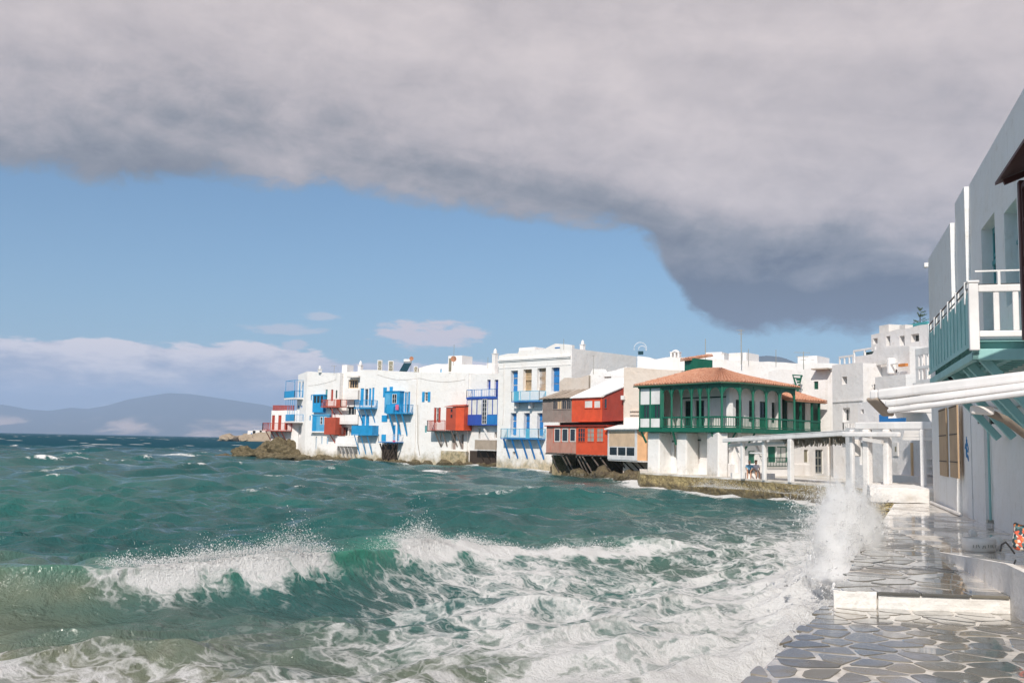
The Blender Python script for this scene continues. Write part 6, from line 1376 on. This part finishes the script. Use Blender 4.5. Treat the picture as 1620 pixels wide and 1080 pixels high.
def seated(loc, rz, label, top, bottom, hair, lean=0.06, arm=0.0):
    """faces +y of its own axes; seat 0.43 m above the feet"""
    J = [(0, 0, 0.52, 0.13), (0, lean*0.4, 0.70, 0.125), (0, lean, 0.92, 0.135), (0, lean+0.01, 1.02, 0.06), (0, lean+0.03, 1.10, 0.058), (0, lean+0.05, 1.20, 0.095), (0, lean+0.05, 1.28, 0.07)]
    E = [(0, 1), (1, 2), (2, 3), (3, 4), (4, 5), (5, 6)]
    def add(pts, start):
        k = start
        for p_ in pts: J.append(p_); E.append((k, len(J)-1)); k = len(J)-1
        return k
    for s_ in (-1, 1):
        add([(s_*0.10, 0.08, 0.50, 0.088), (s_*0.12, 0.42, 0.50, 0.062), (s_*0.12, 0.46, 0.28, 0.052), (s_*0.12, 0.45, 0.09, 0.036), (s_*0.13, 0.58, 0.04, 0.035)], 0)
        k = add([(s_*0.19, lean, 0.94, 0.058), (s_*0.25, lean+0.05, 0.72, 0.045), (s_*(0.16-arm), lean+0.27, 0.60, 0.034), (s_*(0.12-arm), lean+0.33, 0.59, (0.034, 0.016))], 2)
        for q_ in range(4): add([(s_*(0.145-arm-0.018*q_), lean+0.385-0.006*abs(q_-1), 0.575, 0.009), (s_*(0.143-arm-0.018*q_), lean+0.405, 0.545, 0.008)], k)
        add([(s_*(0.09-arm), lean+0.35, 0.57, 0.010)], k)
    o_ = skinned('person', J, E, 'skin', None, loc, rz); tag(o_, label, 'person')
    T = [(0, 0, 0.55, 0.145), (0, lean*0.4, 0.72, 0.142), (0, lean, 0.93, 0.152), (0, lean+0.01, 1.0, 0.075)]; TE = [(0, 1), (1, 2), (2, 3)]
    for s_ in (-1, 1):
        T.append((s_*0.20, lean, 0.94, 0.075)); TE.append((2, len(T)-1)); T.append((s_*0.245, lean+0.04, 0.77, 0.062)); TE.append((len(T)-2, len(T)-1))
    skinned('shirt', T, TE, top, o_)
    S_ = [(0, 0, 0.52, 0.15)]; SE = []
    for s_ in (-1, 1):
        S_.append((s_*0.10, 0.09, 0.505, 0.10)); SE.append((0, len(S_)-1)); S_.append((s_*0.12, 0.36, 0.505, 0.082)); SE.append((len(S_)-2, len(S_)-1))
    skinned('shorts', S_, SE, bottom, o_)
    skinned('hair', [(0, lean+0.02, 1.24, 0.098), (0, lean+0.03, 1.30, 0.075), (0, lean-0.03, 1.18, 0.07)], [(0, 1), (0, 2)], hair, o_)
    for s_ in (-1, 1):
        m_ = MB(); 
    return o_
bq = plan(1191, 72.7)
bn_ = MB().box(WX, bq.x-1.5, bq.x+1.6, bq.y, bq.y+0.55, Z_QUAY-0.02, Z_QUAY+0.40).build('masonry_bench', 'white'); tag(bn_, 'low white masonry bench under the two seated people', 'bench')
q_ = plan(1186.5, 72.72); seated((q_.x, q_.y+0.12, Z_QUAY), math.pi-0.35, 'person in blue shirt and dark shorts sitting on the quay', 'cloth_blue', 'cloth_slate', 'hair_grey', 0.10, 0.02)
q_ = plan(1196.0, 72.72); seated((q_.x, q_.y+0.12, Z_QUAY), math.pi+0.1, 'person in pale lilac top sitting on the quay beside the blue shirt', 'cloth_lilac', 'cloth_white', 'hair_dark', 0.05, 0.03)

# ------------------------------------------------------------------ bag and tub on the ledge
bz = ledge_z(7.2, 13.9)+0.012; bp = at_z(1622, 884, bz); bfr = Fr((bp.x-0.19, bp.y), (bp.x+0.25, bp.y-0.12))
J = [(0, 0, 0.10, (0.17, 0.10)), (0, 0, 0.25, (0.165, 0.095)), (0.0, 0, 0.40, (0.12, 0.07)), (-0.12, 0, 0.53, (0.035, 0.03)), (0.13, 0, 0.50, (0.04, 0.03))]
bag = skinned('shoulder_bag', J, [(0, 1), (1, 2), (2, 3), (2, 4)], 'floral', None, (bp.x, bp.y+0.05, bz), -0.3); tag(bag, 'floral fabric bag with black strap lying on the ledge at the right edge', 'bag'); ORG[bag] = Vector((bp.x, bp.y+0.05, bz))
skinned('white_scarf', [(0.05, -0.10, 0.18, 0.08), (0.07, -0.10, 0.32, 0.085), (0.10, -0.08, 0.42, 0.05)], [(0, 1), (1, 2)], 'cloth_white', bag)
MB().tube([at_y(1612, 876, bp.y-0.1), at_y(1606, 866, bp.y-0.12), at_y(1601, 858, bp.y-0.16), at_y(1597, 862, bp.y-0.2), at_y(1594.5, 873, bp.y-0.2)], 0.014, 8).build('strap', 'black', bag)
MB().tube([at_y(1614, 886, bp.y-0.12), at_y(1612.5, 905, bp.y-0.25), at_y(1611, 922, bp.y-0.28), at_y(1607.5, 942, bp.y-0.28)], [0.012, 0.016, 0.017, 0.012], 8).build('hanging_strap', 'black', bag)
tz = Z_UP+0.02; tp = at_z(1549, 872, tz)
mb = MB(); mb.lathe((tp.x, tp.y, tz), [(0.27, 0), (0.31, 0.04), (0.33, 0.20), (0.31, 0.27), (0.25, 0.27), (0.24, 0.20)], 22); tub = mb.build('white_tub', 'riser', smooth=True); tag(tub, 'low round whitewashed tub with dark scrawled lettering by the wall', 'tub')
mb = MB(); rnd = random.Random(3)
for k in range(9):
    a_ = -math.pi/2-0.75+k*0.17; z_ = tz+0.13+rnd.uniform(-.01, .01); c_ = Vector((tp.x+0.335*math.cos(a_), tp.y+0.335*math.sin(a_), z_)); mb.beam(c_-Vector((0, 0, 0.03)), c_+Vector((rnd.uniform(-.03, .03), 0, 0.03)), 0.012, 0.012)
mb.build('lettering', 'metal_grey', tub, kind='stuff')
for i, (px, py, w_, lab) in enumerate(((1539, 848, 0.13, 'small white block against the wall behind the tub'), (1575, 868, 0.22, 'broken white stone with ochre underside beside the tub'))):
    p_ = at_z(px, py, tz); tag(rock_mesh(MB(), (p_.x, p_.y, tz+w_*0.5), w_*0.8, w_*0.8, w_*0.8, 20+i, 2, 0.25).build('loose_stone', 'riser'), lab, 'stone')

# ------------------------------------------------------------------ things on the roofs
def pole(px, y0, y1, yy, label, arms=(), r_=0.03):
    a = at_y(px, y0, yy); b_ = at_y(px, y1, yy); o_ = MB().tube([(a.x, a.y, b_.z-0.4), (a.x, a.y, a.z)], r_, 6).build('antenna', 'metal_grey'); tag(o_, label, 'antenna')
    for k, (dz_, l_) in enumerate(arms): MB().beam((a.x-l_, a.y, a.z-dz_), (a.x+l_*0.7, a.y, a.z-dz_), 0.04, 0.04).build('arm', 'metal_grey', o_)
pole(1116, 536, 566, 105, 'white mast right of the green dormer', (), 0.04); pole(1172.5, 521, 570, 104, 'tall brown mast with crossbars on the roof room', ((0.1, 0.5), (0.5, 0.3)), 0.05); pole(1271, 556, 580, 97, 'aerial with several crossbars on the right roof room', ((0.1, 0.9), (0.5, 0.7), (0.8, 0.3)), 0.04)
pole(1184, 552, 570, 104, 'short thin mast right of the left roof room'); pole(1227.5, 553, 574, 100, 'thin mast in front of the mauve hilltop'); pole(892, 536, 548, 126, 'thin mast on the pediment of the cornice house'); pole(718.5, 545, 563, 142, 'thin mast above the small roof room on the upper block'); pole(772, 565, 578, 138, 'short mast left of the slim white chimney'); pole(939, 562, 586, 113, 'mast above the white gable house', ((0.05, 0.2),)); pole(529, 578, 590, 158, 'aerial above the recessed white balconies', ((0.05, 0.5),))
def ac_unit(px, y0, y1, w_px, yy, label):
    a = at_y(px, y1, yy); b_ = at_y(px, y0, yy); w_ = w_px*yy/FPX; o_ = MB().box(WX, a.x-w_/2, a.x+w_/2, a.y, a.y+0.5, a.z-0.3, b_.z).build('air_conditioner', 'white_paint'); tag(o_, label, 'air conditioner', 'air conditioners on the roof')
    MB().box(WX, a.x-w_*0.36, a.x+w_*0.36, a.y-0.03, a.y-0.001, a.z+0.08, b_.z-0.12).build('grille', 'khaki', o_)
    mb = MB(); mb.tube([(a.x+w_*0.34*math.cos(t_), a.y-0.06, (a.z+b_.z)/2-0.15+w_*0.34*math.sin(t_)) for t_ in np.linspace(0, 6.2, 14)], 0.025, 5); mb.build('fan_ring', 'white_paint', o_)
ac_unit(600.5, 569.5, 586, 7.5, 153.5, 'left one of two air conditioners on the broad white house'); ac_unit(618, 570.5, 587, 8.5, 151.8, 'right one of two air conditioners on the broad white house'); ac_unit(657.5, 579, 589.5, 6, 150, 'dark air conditioner right of the solar water heater')
q_ = at_y(642, 588, 150); o_ = empty('solar_heater', q_, 'solar water heater with tilted dark panel on the broad white house', 'water heater'); w_ = 1.0
mb = MB(); mb.hexa([(q_.x-.9, q_.y-.6, q_.z), (q_.x+.25, q_.y-.6, q_.z), (q_.x+.75, q_.y+.5, q_.z+1.3), (q_.x-.4, q_.y+.5, q_.z+1.3), (q_.x-.9, q_.y-.68, q_.z+.06), (q_.x+.25, q_.y-.68, q_.z+.06), (q_.x+.75, q_.y+.42, q_.z+1.36), (q_.x-.4, q_.y+.42, q_.z+1.36)]); mb.build('panel', 'solar', o_)
MB().tube([(q_.x-.4, q_.y+.55, q_.z+1.7), (q_.x+.75, q_.y+.55, q_.z+1.7)], 0.28, 14).build('tank', 'white_paint', o_)
for xx_ in (-.35, .7): MB().beam((q_.x+xx_, q_.y+.55, q_.z-.3), (q_.x+xx_, q_.y+.55, q_.z+1.5), .06, .06).build('leg', 'metal_grey', o_)
def dish(px, py, yy, r_, label, mat='terracotta_plain'):
    q_ = at_y(px, py, yy); mb = MB(); n_ = 16; vs = [(q_.x, q_.y+0.15*r_, q_.z)]; fs = []
    for k in range(n_): t_ = 2*math.pi*k/n_; vs.append((q_.x+r_*math.cos(t_), q_.y-0.15*r_*math.cos(t_), q_.z+r_*math.sin(t_)))
    fs = [(0, 1+k, 1+(k+1) % n_) for k in range(n_)]; mb.add(vs, fs); mb.add([(a, b_+0.03, c) for a, b_, c in vs], [f_[::-1] for f_ in fs]); o_ = mb.build('satellite_dish', mat); tag(o_, label, 'dish')
    MB().tube([(q_.x, q_.y+.1, q_.z-r_*2.2), (q_.x, q_.y+.15, q_.z)], 0.035, 6).build('mast', 'metal_grey', o_)
dish(651, 567, 150, 0.32, 'small brown satellite dish on the solar water heater'); dish(717.5, 567.5, 142.5, 0.42, 'brown satellite dish on the small roof room')
q_ = at_y(712, 581, 143); o_ = MB().tube([(q_.x, q_.y, q_.z-.6), (q_.x, q_.y, q_.z+1.3)], 0.2, 10).build('flue', 'khaki'); tag(o_, 'dull green flue pipe left of the small roof room', 'flue')
# coils of white tube on the roof edge behind the red house
q_ = at_y(1013, 556, 118); mb = MB()
mb.tube([(q_.x+0.75*math.cos(t_), q_.y, q_.z+0.35+0.75*math.sin(t_)) for t_ in np.linspace(-0.3, 3.4, 16)], 0.03, 6); coil = mb.build('roof_hoop', 'white_paint'); tag(coil, 'white tubular hoop with dark unit on the roof edge', 'hoop')
MB().tube([(q_.x+.25+0.42*math.cos(t_), q_.y+.2, q_.z+0.3+0.42*math.sin(t_)) for t_ in np.linspace(-0.3, 3.4, 14)], 0.03, 6).build('inner_hoop', 'white_paint', coil); MB().box(WX, q_.x-.25, q_.x+.35, q_.y-.1, q_.y+.3, q_.z-.35, q_.z+.05).build('unit', 'solar', coil)
# young tree behind the shaded wall
tb_ = at_y(1455, 518, 96); o_ = empty('roof_tree', tb_, 'sprig of a young conifer showing left of the shaded wall', 'tree')
MB().tube([tb_-Vector((0, 0, 9)), tb_+Vector((0.05, 0, 0.8)), tb_+Vector((0.1, 0, 1.9))], [0.08, 0.05, 0.02], 8).build('trunk', 'wood_dark', o_)
m, t, b, o = newmat('leaf'); t.link(t.mix(t.ss(t.noise(geo(t), 5, 3), 0.4, 0.6), (0.045, 0.085, 0.03), (0.09, 0.13, 0.05)), b.inputs['Base Color']); b.inputs['Roughness'].default_value = 0.7
mb = MB(); rnd = random.Random(12)
for k in range(16):
    z_ = 0.2+1.6*rnd.random(); a_ = rnd.uniform(0, 6.28); l_ = (0.95-0.3*z_/1.8)*rnd.uniform(0.6, 1.1); d_ = Vector((math.cos(a_), math.sin(a_), 0.35)); c_ = tb_+Vector((0.05, 0, z_))
    for s_ in range(16):
        p_ = c_+d_*l_*(0.25+0.75*s_/16)
        for q in range(3):
            e_ = p_+Vector((rnd.uniform(-.14, .14), rnd.uniform(-.14, .14), rnd.uniform(-.05, .16))); f2_ = p_+Vector((rnd.uniform(-.05, .05), rnd.uniform(-.05, .05), rnd.uniform(-.05, .05))); mb.add([p_, e_, f2_], [(0, 1, 2)])
mb.build('crown', 'leaf', o_, kind='stuff')

# ------------------------------------------------------------------ cables and pipes on the fronts
def cable(fr, pts, label, r_=0.013, mat='rope', v_=-0.05):
    q_ = []
    for (xa, ya), (xb, yb) in zip(pts[:-1], pts[1:]):
        a, b_ = fr.hit(xa, ya, v_), fr.hit(xb, yb, v_)
        for k in range(6): f_ = k/6; q_.append(fr.P(a[0]+(b_[0]-a[0])*f_, v_, a[1]+(b_[1]-a[1])*f_-0.10*math.sin(math.pi*f_)*abs(b_[0]-a[0])*0.2))
    a = fr.hit(*pts[-1], v_); q_.append(fr.P(a[0], v_, a[1])); o_ = MB().tube(q_, r_, 6).build('cable', mat); tag(o_, label, 'cable', 'cables and pipes on the house fronts')
cable(f4, [(597, 592), (625, 600), (664, 598), (700, 604), (736, 600)], 'sagging cable across the broad white house above the blue shutters'); cable(f4, [(661, 640), (661, 700), (664, 720)], 'thin pipe down the middle of the broad white house', 0.04); cable(f6, [(797, 575), (797, 640), (795, 672)], 'pipe down the left corner of the cornice house', 0.04, 'off_white'); cable(f6, [(823, 640), (860, 643), (895, 640)], 'cable between the two storeys of the cornice house'); cable(f2, [(487, 610), (508, 607), (532, 600)], 'cable across the top of the tall corner house')
cable(fW, [(1520, 640), (1560, 640), (1620, 640)], 'cable strung along the shaded wall under the balcony', 0.02, 'metal_grey', V1-0.04)
cable(Fr(f9.A, f9.B), [(968, 674), (990, 672)], 'short pipe on the shack roof', 0.03, 'metal_grey', 1.0)

# ------------------------------------------------------------------ spray
m, t, b, o = newmat('spray'); b.inputs['Base Color'].default_value = (0.97, 0.965, 0.96, 1); b.inputs['Roughness'].default_value = 0.9; b.inputs['Specular IOR Level'].default_value = 0.0
tr = t.node('ShaderNodeBsdfTranslucent'); tr.inputs[0].default_value = (0.97, 0.965, 0.96, 1); mx = t.node('ShaderNodeMixShader'); mx.inputs[0].default_value = 0.45; t.link(b.outputs[0], mx.inputs[1]); t.link(tr.outputs[0], mx.inputs[2]); t.link(mx.outputs[0], o.inputs[0])
OV = np.array([(1,1,1),(1,-1,-1),(-1,1,-1),(-1,-1,1)], dtype=np.float32); OF = np.array([(0,1,2),(0,3,1),(0,2,3),(1,3,2)], dtype=np.int32)
def droplets(name, pts, size, label, stretch=None):
    pts = np.asarray(pts, dtype=np.float32); n_ = len(pts); size = np.asarray(size, dtype=np.float32)
    rr_ = np.random.RandomState(n_).uniform(0.6, 1.4, (n_, 1, 3)).astype(np.float32)
    V = pts[:, None, :] + OV[None]*size[:, None, None]*rr_; V = V.reshape(-1, 3); c = V.mean(0); V = V-c
    Fq = (OF[None]+4*np.arange(n_, dtype=np.int32)[:, None, None]).reshape(-1, 3)
    me_ = bpy.data.meshes.new(name); me_.vertices.add(len(V)); me_.vertices.foreach_set('co', V.ravel()); me_.loops.add(Fq.size); me_.loops.foreach_set('vertex_index', Fq.ravel())
    me_.polygons.add(len(Fq)); me_.polygons.foreach_set('loop_start', np.arange(0, Fq.size, 3, dtype=np.int32)); me_.polygons.foreach_set('loop_total', np.full(len(Fq), 3, dtype=np.int32)); me_.update(calc_edges=True); me_.polygons.foreach_set('use_smooth', np.ones(len(Fq), dtype=bool))
    me_.materials.append(M['spray']); o_ = bpy.data.objects.new(name, me_); col.objects.link(o_); o_.location = c.tolist(); tag(o_, label, 'spray', kind='stuff')
rs = np.random.RandomState(21)
# plume against the promenade
ed = (U1-U0).normalized(); nseaward = Vector((-ed.y, ed.x)); pts = []; sz = []
def edge_at(yy): f_ = (yy-U0.y)/(U1.y-U0.y); return U0.lerp(U1, f_)
for j in range(420):
    s_ = rs.normal(0, 0.42); yy = 22.3 + s_*4.2
    if not 18.0 < yy < 30: continue
    e_ = edge_at(yy); off = abs(rs.normal(0.15, 0.55)); v0 = 6.15*(math.exp(-(s_/0.55)**2)*0.72+0.28)*(0.32+0.68*rs.rand()**0.55)
    vx = rs.normal(0.0, 0.55); vo = rs.normal(0.15, 0.55); T_ = v0/9.81*rs.uniform(0.7, 1.5); n_ = rs.randint(60, 260)
    tt = T_*rs.rand(n_)**0.7; sp_ = 0.02+0.16*tt[:, None]
    base = np.array([e_.x+nseaward.x*off, e_.y+nseaward.y*off, 0.95]); vel = np.array([ed.x*vx+nseaward.x*vo+0.15, ed.y*vx+nseaward.y*vo, v0])
    p_ = base+vel*tt[:, None]; p_[:, 2] -= 4.9*tt**2; p_ += rs.normal(0, 1, (n_, 3))*sp_*np.array([1, 1, 0.8]); pts.append(p_); sz.append(np.exp(rs.normal(math.log(0.0036), 0.5, n_)))
P_ = np.concatenate(pts); S_ = np.concatenate(sz); k_ = P_[:, 2] > 0.6; droplets('splash', P_[k_], np.clip(S_[k_], 0.002, 0.018), 'tall white splash bursting against the edge of the promenade')
# strings and tongues of water in the plume
def strings(name, paths, label):
    vs, fs = [], []
    for pts_, r_ in paths:
        n_ = len(pts_)
        for i in range(n_):
            d_ = pts_[min(i+1, n_-1)]-pts_[max(i-1, 0)]; d_ = d_/max(1e-6, np.linalg.norm(d_)); a_ = np.cross(d_, (0.3, 0.9, 0.2)); a_ /= np.linalg.norm(a_); c_ = np.cross(d_, a_)
            for k in range(4):
                t_ = k*math.pi/2; vs.append(pts_[i]+(a_*math.cos(t_)+c_*math.sin(t_))*r_[i])
        b0 = len(vs)-4*n_
        for i in range(n_-1):
            for k in range(4): fs.append((b0+i*4+k, b0+i*4+(k+1) % 4, b0+(i+1)*4+(k+1) % 4, b0+(i+1)*4+k))
    mb = MB(); mb.v = [tuple(map(float, v)) for v in vs]; mb.f = fs; o_ = mb.build(name, 'spray', smooth=True); tag(o_, label, 'spray', kind='stuff')
PT = []
for j in range(1500):
    s_ = rs.normal(0, 0.40); yy = 22.3 + s_*4.2
    if not 18.6 < yy < 29: continue
    e_ = edge_at(yy); off = abs(rs.normal(0.12, 0.50)); v0 = 5.9*(math.exp(-(s_/0.5)**2)*0.75+0.25)*(0.25+0.75*rs.rand()**0.6)
    vel = np.array([ed.x*rs.normal(0, .5)+nseaward.x*rs.normal(.1, .5)+0.15, ed.y*rs.normal(0, .5)+nseaward.y*rs.normal(.1, .5), v0]); base = np.array([e_.x+nseaward.x*off, e_.y+nseaward.y*off, 0.85])
    t0 = v0/9.81*rs.uniform(0.0, 1.25); dt = rs.uniform(0.03, 0.10); tt = t0+dt*np.linspace(0, 1, 6); p_ = base+vel*tt[:, None]; p_[:, 2] -= 4.9*tt**2; p_ += rs.normal(0, 0.018, (6, 3)); r0 = np.exp(rs.normal(math.log(0.0105), 0.5))*(1.3 if t0 < 0.2 else 0.8)
    if p_[:, 2].min() > 0.6: PT.append((p_, r0*np.array([0.15, 0.8, 1.0, 0.7, 0.9, 0.1])*rs.uniform(0.7, 1.3, 6)))
strings('splash_strings', PT, 'strings of white water thrown up in the tall splash')
# fine mist hanging in the splash
sc_ = edge_at(22.2); ctr = Vector((sc_.x+nseaward.x*0.35, sc_.y+nseaward.y*0.35, 2.1)); fm = Fr(ctr.xy, ctr.xy+ed)
mb = MB()
prof = [(0.0, -1.5), (0.8, -1.5), (1.0, -0.9), (0.95, 0.0), (0.7, 0.8), (0.3, 1.25), (0.02, 1.35)]
n_ = 20; vs = []; fs = []
for (r_, z_) in prof:
    for k in range(n_):
        t_ = 2*math.pi*k/n_; q_ = fm.P(r_*3.6*math.cos(t_), r_*1.25*math.sin(t_), ctr.z+z_); vs.append(q_)
for i in range(len(prof)-1):
    for k in range(n_): fs.append((i*n_+k, i*n_+(k+1) % n_, (i+1)*n_+(k+1) % n_, (i+1)*n_+k))
fs.append(tuple(range(n_-1, -1, -1))); fs.append(tuple(range((len(prof)-1)*n_, len(prof)*n_))); mb.add(vs, fs)
mist = mb.build('spray_mist', 'white'); mist.data.materials.clear(); mm = bpy.data.materials.new('mist'); mm.use_nodes = True; t = NT(mm.node_tree); t.n.clear()
p = geo(t); rel = t.vm('SUBTRACT', p, tuple(ctr)); 
dot = lambda v: (lambda n: (setattr(n, 'operation', 'DOT_PRODUCT'), t.link(rel, n.inputs[0]), setattr(n.inputs[1], 'default_value', v), n.outputs['Value'])[3])(t.node('ShaderNodeVectorMath'))
la, lb, lz = dot((ed.x, ed.y, 0)), dot((nseaward.x, nseaward.y, 0)), t.m('ADD', t.xyz(rel)[2], 1.35)
wv_ = t.vm('MULTIPLY', p, (1, 1, 0.55)); nq = t.noise(wv_, 2.2, 5, 0.62, 0.5); nf_ = t.noise(wv_, 7.0, 4, 0.65, 0.3)
hm = t.m('ADD', 0.50, t.m('MULTIPLY', 2.15, t.m('EXPONENT', t.m('MULTIPLY', -1.0, t.m('POWER', t.m('DIVIDE', la, t.ss(la, -0.4, 0.4, 1.65, 1.1)), 2.0)))))
tt = t.m('DIVIDE', lz, hm); wd = t.m('ADD', 0.46, t.m('MULTIPLY', 0.10, lz))
dn = t.m('MULTIPLY', t.ss(tt, 1.05, 0.15), t.m('EXPONENT', t.m('MULTIPLY', -1.0, t.m('POWER', t.m('DIVIDE', lb, wd), 2.0))))
lump = t.ss(t.m('ADD', t.m('ADD', t.m('MULTIPLY', nq, 0.75), t.m('MULTIPLY', nf_, 0.40)), t.m('MULTIPLY', dn, 0.42)), 0.64, 0.90)
pv = t.node('ShaderNodeVolumePrincipled'); pv.inputs['Color'].default_value = (0.985, 0.983, 0.98, 1); t.link(t.m('MULTIPLY', t.m('MULTIPLY', dn, lump), 48.0), pv.inputs['Density']); pv.inputs['Anisotropy'].default_value = 0.0
oo = t.node('ShaderNodeOutputMaterial'); t.link(pv.outputs[0], oo.inputs['Volume']); mist.data.materials.append(mm); mm.cycles.volume_step_rate = 0.35
tag(mist, 'bright mist inside the splash at the edge of the promenade', 'mist', kind='stuff')
# spindrift torn from the breaking crest
n_ = 120000; xs = rs.uniform(-8.6, 3.5, n_); wB = np.interp(xs, fx_, TB)*np.interp(xs, fx_, TA); keep = rs.rand(n_) < wB; xs = xs[keep]; n_ = len(xs)
sC = rs.normal(0.05, 0.30, n_); yc = np.interp(xs, fx_, TY); sl2 = np.interp(xs, fx_, TD); L2_ = np.sqrt(1+sl2**2); Xp, Yp = xs+sC*sl2/L2_, yc-sC/L2_
x1, y1, z1, f1, _, _, _ = sea_at(Xp, Yp, np.full(n_, 0.12))
burst = 0.03+0.07*np.abs(np.sin(xs*2.3+1))*vnoise(xs*1.7, xs*0+2) + 0.16*np.exp(-((xs+5.5)/0.6)**2) + 0.08*np.exp(-((xs+7.0)/0.6)**2) + 0.18*np.exp(-((xs+2.8)/0.4)**2)
up_ = rs.exponential(0.78, n_)*burst*np.exp(-(sC/0.5)**2)
k_ = up_ > 0.055; x1, y1, z1, up_ = x1[k_], y1[k_], z1[k_], up_[k_]; n_ = len(up_)
jit = rs.normal(0, 0.05, (n_, 3)); P_ = np.stack([x1, y1, z1+up_-0.01], -1)+jit*(0.3+up_[:, None]*1.5); S_ = np.exp(rs.normal(math.log(0.0041), 0.5, n_))
droplets('spindrift', P_, np.clip(S_, 0.002, 0.018), 'spray torn from the crest of the breaking wave')
# froth thrown up along the promenade and at the far quay
pts = []
for a, b_, n_, h_, w_ in ((E0, E1, 3000, 0.05, 0.25), (U0, edge_at(20), 9000, 0.16, 0.35), (FQ[1], FQ[2].lerp(FQ[3], 0.15), 9000, 0.35, 0.8), (FQ[0], FQ[1], 4000, 0.15, 0.5)):
    f_ = rs.rand(n_); d_ = (b_-a).normalized(); nn = Vector((-d_.y, d_.x)) if a in (E0, U0) else Vector((d_.y, -d_.x))
    if nn.x > 0 and a in (E0, U0): nn = -nn
    if a in (FQ[0], FQ[1]) and nn.y > 0: nn = -nn
    off = np.abs(rs.normal(0.1, w_, n_)); bump_ = vnoise(f_*30, f_*0+a.x); z_ = 0.55+rs.exponential(1.0, n_)*h_*bump_**2*2.2
    pts.append(np.stack([a.x+(b_.x-a.x)*f_+nn.x*off, a.y+(b_.y-a.y)*f_+nn.y*off, z_], -1))
P_ = np.concatenate(pts); droplets('froth', P_, np.clip(np.exp(rs.normal(math.log(0.0042), 0.5, len(P_))), 0.002, 0.02), 'white froth leaping along the foot of the quays')

# ------------------------------------------------------------------ soften edges: nothing limewashed or hand-planed is knife sharp
def soften(o_, width, worn=0.0, size=0.35, levels=4):
    if worn > 0:
        sb = o_.modifiers.new('sub', 'SUBSURF'); sb.subdivision_type = 'SIMPLE'; sb.levels = levels; sb.render_levels = levels
        tx = bpy.data.textures.new('worn', 'CLOUDS'); tx.noise_scale = size; tx.noise_depth = 3
        dp = o_.modifiers.new('worn', 'DISPLACE'); dp.texture = tx; dp.texture_coords = 'GLOBAL'; dp.strength = worn; dp.mid_level = 0.5
    else:
        bv = o_.modifiers.new('bevel', 'BEVEL'); bv.width = width; bv.segments = 2; bv.limit_method = 'ANGLE'
for o_ in list(bpy.data.objects):
    if o_.type != 'MESH' or o_.parent is None: continue
    r_ = o_.parent.parent or o_.parent; nm = o_.name.split('.')[0]; pn = r_.name.split('.')[0]
    if pn == 'awning_frame': soften(o_, 0.035)
    elif pn in ('long_pergola', 'terrace_pergola') and nm in ('post', 'front_beam', 'top_beam', 'lower_beam', 'inner_beam', 'cross_rail'): soften(o_, 0.05)
    elif pn == 'harbour_building' and nm in ('corner_post', 'top_rail', 'bottom_rail', 'baluster', 'rail_post', 'strut', 'outer_beam', 'end_beam', 'oriel_post'): soften(o_, 0.018)
    elif nm in ('end_block', 'riser', 'cap_wall'): soften(o_, 0, 0.05 if nm != 'cap_wall' else 0.12, 0.22 if nm != 'cap_wall' else 0.6, 5)
    elif nm in ('pier', 'plinth', 'buttress'): soften(o_, 0.10)
    elif nm == 'step_slab': soften(o_, 0.012)

# ------------------------------------------------------------------ sea air
hz = MB().box(WX, -27500, 27500, -900, 28500, -6, 1300).build('haze', 'white'); hz.data.materials.clear()
mh = bpy.data.materials.new('sea_air'); mh.use_nodes = True; nt = mh.node_tree; nt.nodes.clear()
pv = nt.nodes.new('ShaderNodeVolumePrincipled'); pv.inputs['Color'].default_value = (0.58, 0.74, 1.0, 1); pv.inputs['Density'].default_value = 0.000065; pv.inputs['Anisotropy'].default_value = 0.0
oo = nt.nodes.new('ShaderNodeOutputMaterial'); nt.links.new(pv.outputs[0], oo.inputs['Volume']); hz.data.materials.append(mh)
tag(hz, 'thin sea haze over the whole bay', 'haze', kind='stuff')
